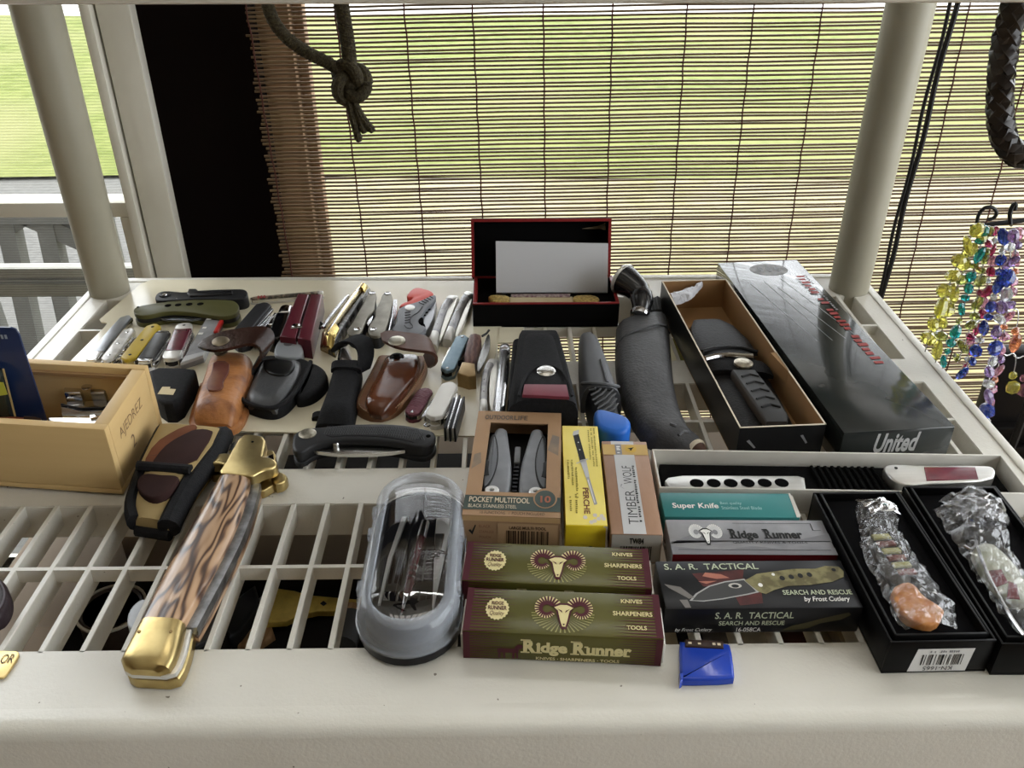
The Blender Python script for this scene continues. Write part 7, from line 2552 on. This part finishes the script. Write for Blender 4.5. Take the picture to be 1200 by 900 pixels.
r = thing('braided_leather_loop', 'thick braided black leather loop hanging at the right', 'lanyard', atY(1175, 120, YL))
def ly(x, y):
    return atY(x, y, YL)
pl = curve_pts([ly(1222, -262), ly(1212, -140), ly(1200, -40), ly(1190, 0), ly(1180, 40), ly(1174, 80), ly(1171, 120), ly(1173, 150), ly(1180, 172), ly(1196, 184), ly(1220, 184), ly(1243, 160), ly(1256, 100), ly(1262, 20), ly(1266, -120), ly(1268, -262)], 90)
braid(pl, .0030, 3, 17, r, lth, .0042, n=420)
braid(pl, .0030, 3, -17, r, lth, .0040, n=420, phase=.5)
ORIGIN[0] = Vector((0, 0, 0))

# ================================================================== BEAD NECKLACES
YN = .70
hookm = mat('black_iron', (.010, .010, .010), .45)
hk = thing('iron_hook_rail', 'black iron rail with curled hooks carrying the necklaces', 'hook', atY(1180, 262, YN))
def ny(x, y, dy=0.0):
    return atY(x, y, YN + dy)
MB().tube(curve_pts([ny(1145, 262), ny(1146, 252), ny(1153, 243), ny(1163, 242), ny(1169, 249), ny(1165, 256), ny(1158, 257)], 24), .0016, 8).build('hook', hookm, hk)
MB().tube(curve_pts([ny(1184, 262), ny(1183, 250), ny(1187, 240), ny(1191, 238), ny(1189, 246)], 18), .0019, 8).build('hook', hookm, hk)
MB().tube([ny(1138, 266, .02), ny(1200, 258, .02), ny(1290, 250, .02)], .0022, 8).build('rail', hookm, hk)
for x in (1146, 1184):
    MB().tube([ny(x, 261), ny(x + 1, 264, .02)], .0014, 6).build('bracket', hookm, hk)
p = ny(1285, 250, .02)
MB().tube([p, Vector((p.x, p.y, -.135))], .004, 8).build('stand_rod', hookm, hk)
MB().lathe((p.x, p.y, -.135), (0, 0, 1), [(0, .02), (.006, .019), (.008, .008)], 20).build('stand_foot', hookm, hk)
ORIGIN[0] = Vector((0, 0, 0))


def glass(nm, c):
    return mat('bead_' + nm, c, .05, trans=.75, coat=.3, ior=1.45, spec=.5)


YEL, TEAL, GRN, RED_, BLUE, PUR, PNK, CLR, ORG = (glass('yellow', (.80, .76, .16)), glass('teal', (.03, .42, .42)), glass('olive', (.42, .45, .12)), glass('ruby', (.42, .05, .12)), glass('blue', (.05, .10, .50)), glass('violet', (.32, .22, .48)), glass('pink', (.62, .30, .42)), glass('clear', (.72, .76, .80)), glass('coral', (.78, .30, .15)))
SIL = mat('silver_wire', (.6, .6, .6), .25, 1.0)
wirem = SIL
rnd = random.Random(3)
BM_ = {}


def bead_mesh(kind, m):
    key = (kind, m.name)
    if key in BM_:
        return BM_[key]
    ORIGIN[0] = Vector((0, 0, 0))
    mb = MB()
    if kind == 0:
        mb.lathe((0, 0, -1), (0, 0, 1), [(0, .25), (.35, .8), (1, 1.0), (1.65, .8), (2, .25)], 8)
    elif kind == 1:
        mb.lathe((0, 0, -1.4), (0, 0, 1), [(0, .2), (.5, .62), (1.4, .8), (2.3, .62), (2.8, .2)], 7)
    else:
        mb.lathe((0, 0, -.7), (0, 0, 1), [(0, .3), (.3, .95), (.7, 1.05), (1.1, .95), (1.4, .3)], 6)
    o = mb.build('bead', m, None, smooth=0)
    me = o.data
    bpy.data.objects.remove(o)
    BM_[key] = me
    return me


def necklace(label, path, beads, size, dy=0.0, name='bead_necklace'):
    P0 = curve_pts([ny(x, y, dy) for x, y in path], 40)
    base = P0[-1]
    r = thing(name, label, 'necklace', base, 'bead necklaces on the hook rail')
    MB().tube(P0, .0006, 5).build('string', wirem, r)
    L = sum((P0[i + 1] - P0[i]).length for i in range(39))
    s = 0.0
    i = 0
    dense = resample(P0, 400)
    while s < L - size:
        m, kind, k = beads[i % len(beads)]
        rr = size * k * rnd.uniform(.9, 1.12)
        s += rr * (1.0 if kind != 1 else 1.25)
        if s > L:
            break
        p = dense[min(399, int(s / L * 399))]
        o = bpy.data.objects.new('bead', bead_mesh(kind, m))
        COL.objects.link(o)
        o.parent = r
        o.location = p - base + Vector((rnd.uniform(-.0015, .0015), rnd.uniform(-.002, .002), 0))
        o.rotation_euler = (rnd.uniform(-.6, .6), rnd.uniform(-.6, .6), rnd.uniform(0, 3))
        o.scale = (rr, rr * .75, rr)
        s += rr * (1.0 if kind != 1 else 1.25) + .0004
        i += 1
    ORIGIN[0] = Vector((0, 0, 0))


necklace('outer strand of pale yellow glass beads on the iron hook', [(1150, 262), (1132, 285), (1118, 320), (1105, 350), (1092, 385), (1084, 412)], [(YEL, 0, 1), (YEL, 1, 1), (YEL, 0, .9), (YEL, 2, 1.1)], .0068, -.006)
necklace('inner strand of pale yellow glass beads with an amber drop', [(1153, 262), (1140, 290), (1126, 325), (1114, 355), (1102, 392), (1096, 425)], [(YEL, 1, 1), (YEL, 0, 1.05), (YEL, 0, .9), (GRN, 2, .9)], .0066, .002)
necklace('strand of teal glass beads ending in a large teal bead', [(1155, 265), (1146, 300), (1135, 340), (1124, 380), (1113, 410), (1104, 432)], [(TEAL, 0, .8), (TEAL, 2, .7), (TEAL, 1, .9), (GRN, 2, .6), (TEAL, 0, 1.0)], .0062, -.002)
necklace('strand of olive green glass beads beside the teal strand', [(1160, 265), (1154, 300), (1147, 340), (1140, 375), (1130, 405), (1122, 425)], [(GRN, 0, .9), (RED_, 2, .7), (GRN, 1, .9), (GRN, 2, .8)], .0062, .004)
necklace('strand of ruby red and clear glass beads', [(1166, 265), (1164, 300), (1156, 340), (1148, 372), (1140, 400), (1128, 440)], [(RED_, 0, .8), (CLR, 2, .6), (RED_, 1, .8), (PNK, 0, .8)], .0060, .008)
necklace('strand of deep blue glass beads beside the violet strand', [(1178, 268), (1174, 300), (1168, 335), (1160, 365), (1150, 395), (1140, 420), (1122, 445)], [(BLUE, 1, .9), (CLR, 2, .6), (BLUE, 0, .9), (BLUE, 2, .7)], .0064, -.006)
necklace('strand of violet and clear glass beads with a big blue drop', [(1186, 268), (1184, 300), (1178, 340), (1172, 380), (1165, 415), (1159, 445), (1155, 480), (1152, 505)], [(PUR, 0, .9), (CLR, 2, .8), (PUR, 1, .9), (BLUE, 0, 1.1), (CLR, 0, .9)], .0068, -.010)
necklace('strand of pink glass beads at the rail end', [(1192, 266), (1190, 300), (1184, 345), (1178, 380), (1174, 410), (1168, 440), (1160, 470)], [(PNK, 0, .95), (PUR, 2, .8), (PNK, 1, .85), (ORG, 2, .6), (PNK, 2, .9)], .0062, .002)
for i, (x, y, m, lab) in enumerate(((1190, 400, ORG, 'coral glass drop earring on a silver wire'), (1187, 452, YEL, 'yellow glass bead earring on a silver hook'), (1200, 455, PNK, 'pale pink bead earring hanging behind the necklaces'))):
    r = thing('drop_earring', lab, 'earring', ny(x, y + 8, .03))
    MB().tube(curve_pts([ny(x - 12, y - 38, .03), ny(x - 6, y - 34, .03), ny(x + 2, y - 40, .03), ny(x + 4, y - 28, .03), ny(x, y - 12, .03)], 16), .0006, 5).build('ear_wire', SIL, r)
    for (dy, s, kd) in ((-12, .0042, 0), (2, .0072, 0 if i else 1)):
        o = bpy.data.objects.new('bead', bead_mesh(kd, m))
        COL.objects.link(o)
        o.parent = r
        o.location = ny(x, y + dy, .03) - ORIGIN[0] if False else ny(x, y + dy, .03) - r.location
        o.scale = (s, s * .8, s)
ORIGIN[0] = Vector((0, 0, 0))
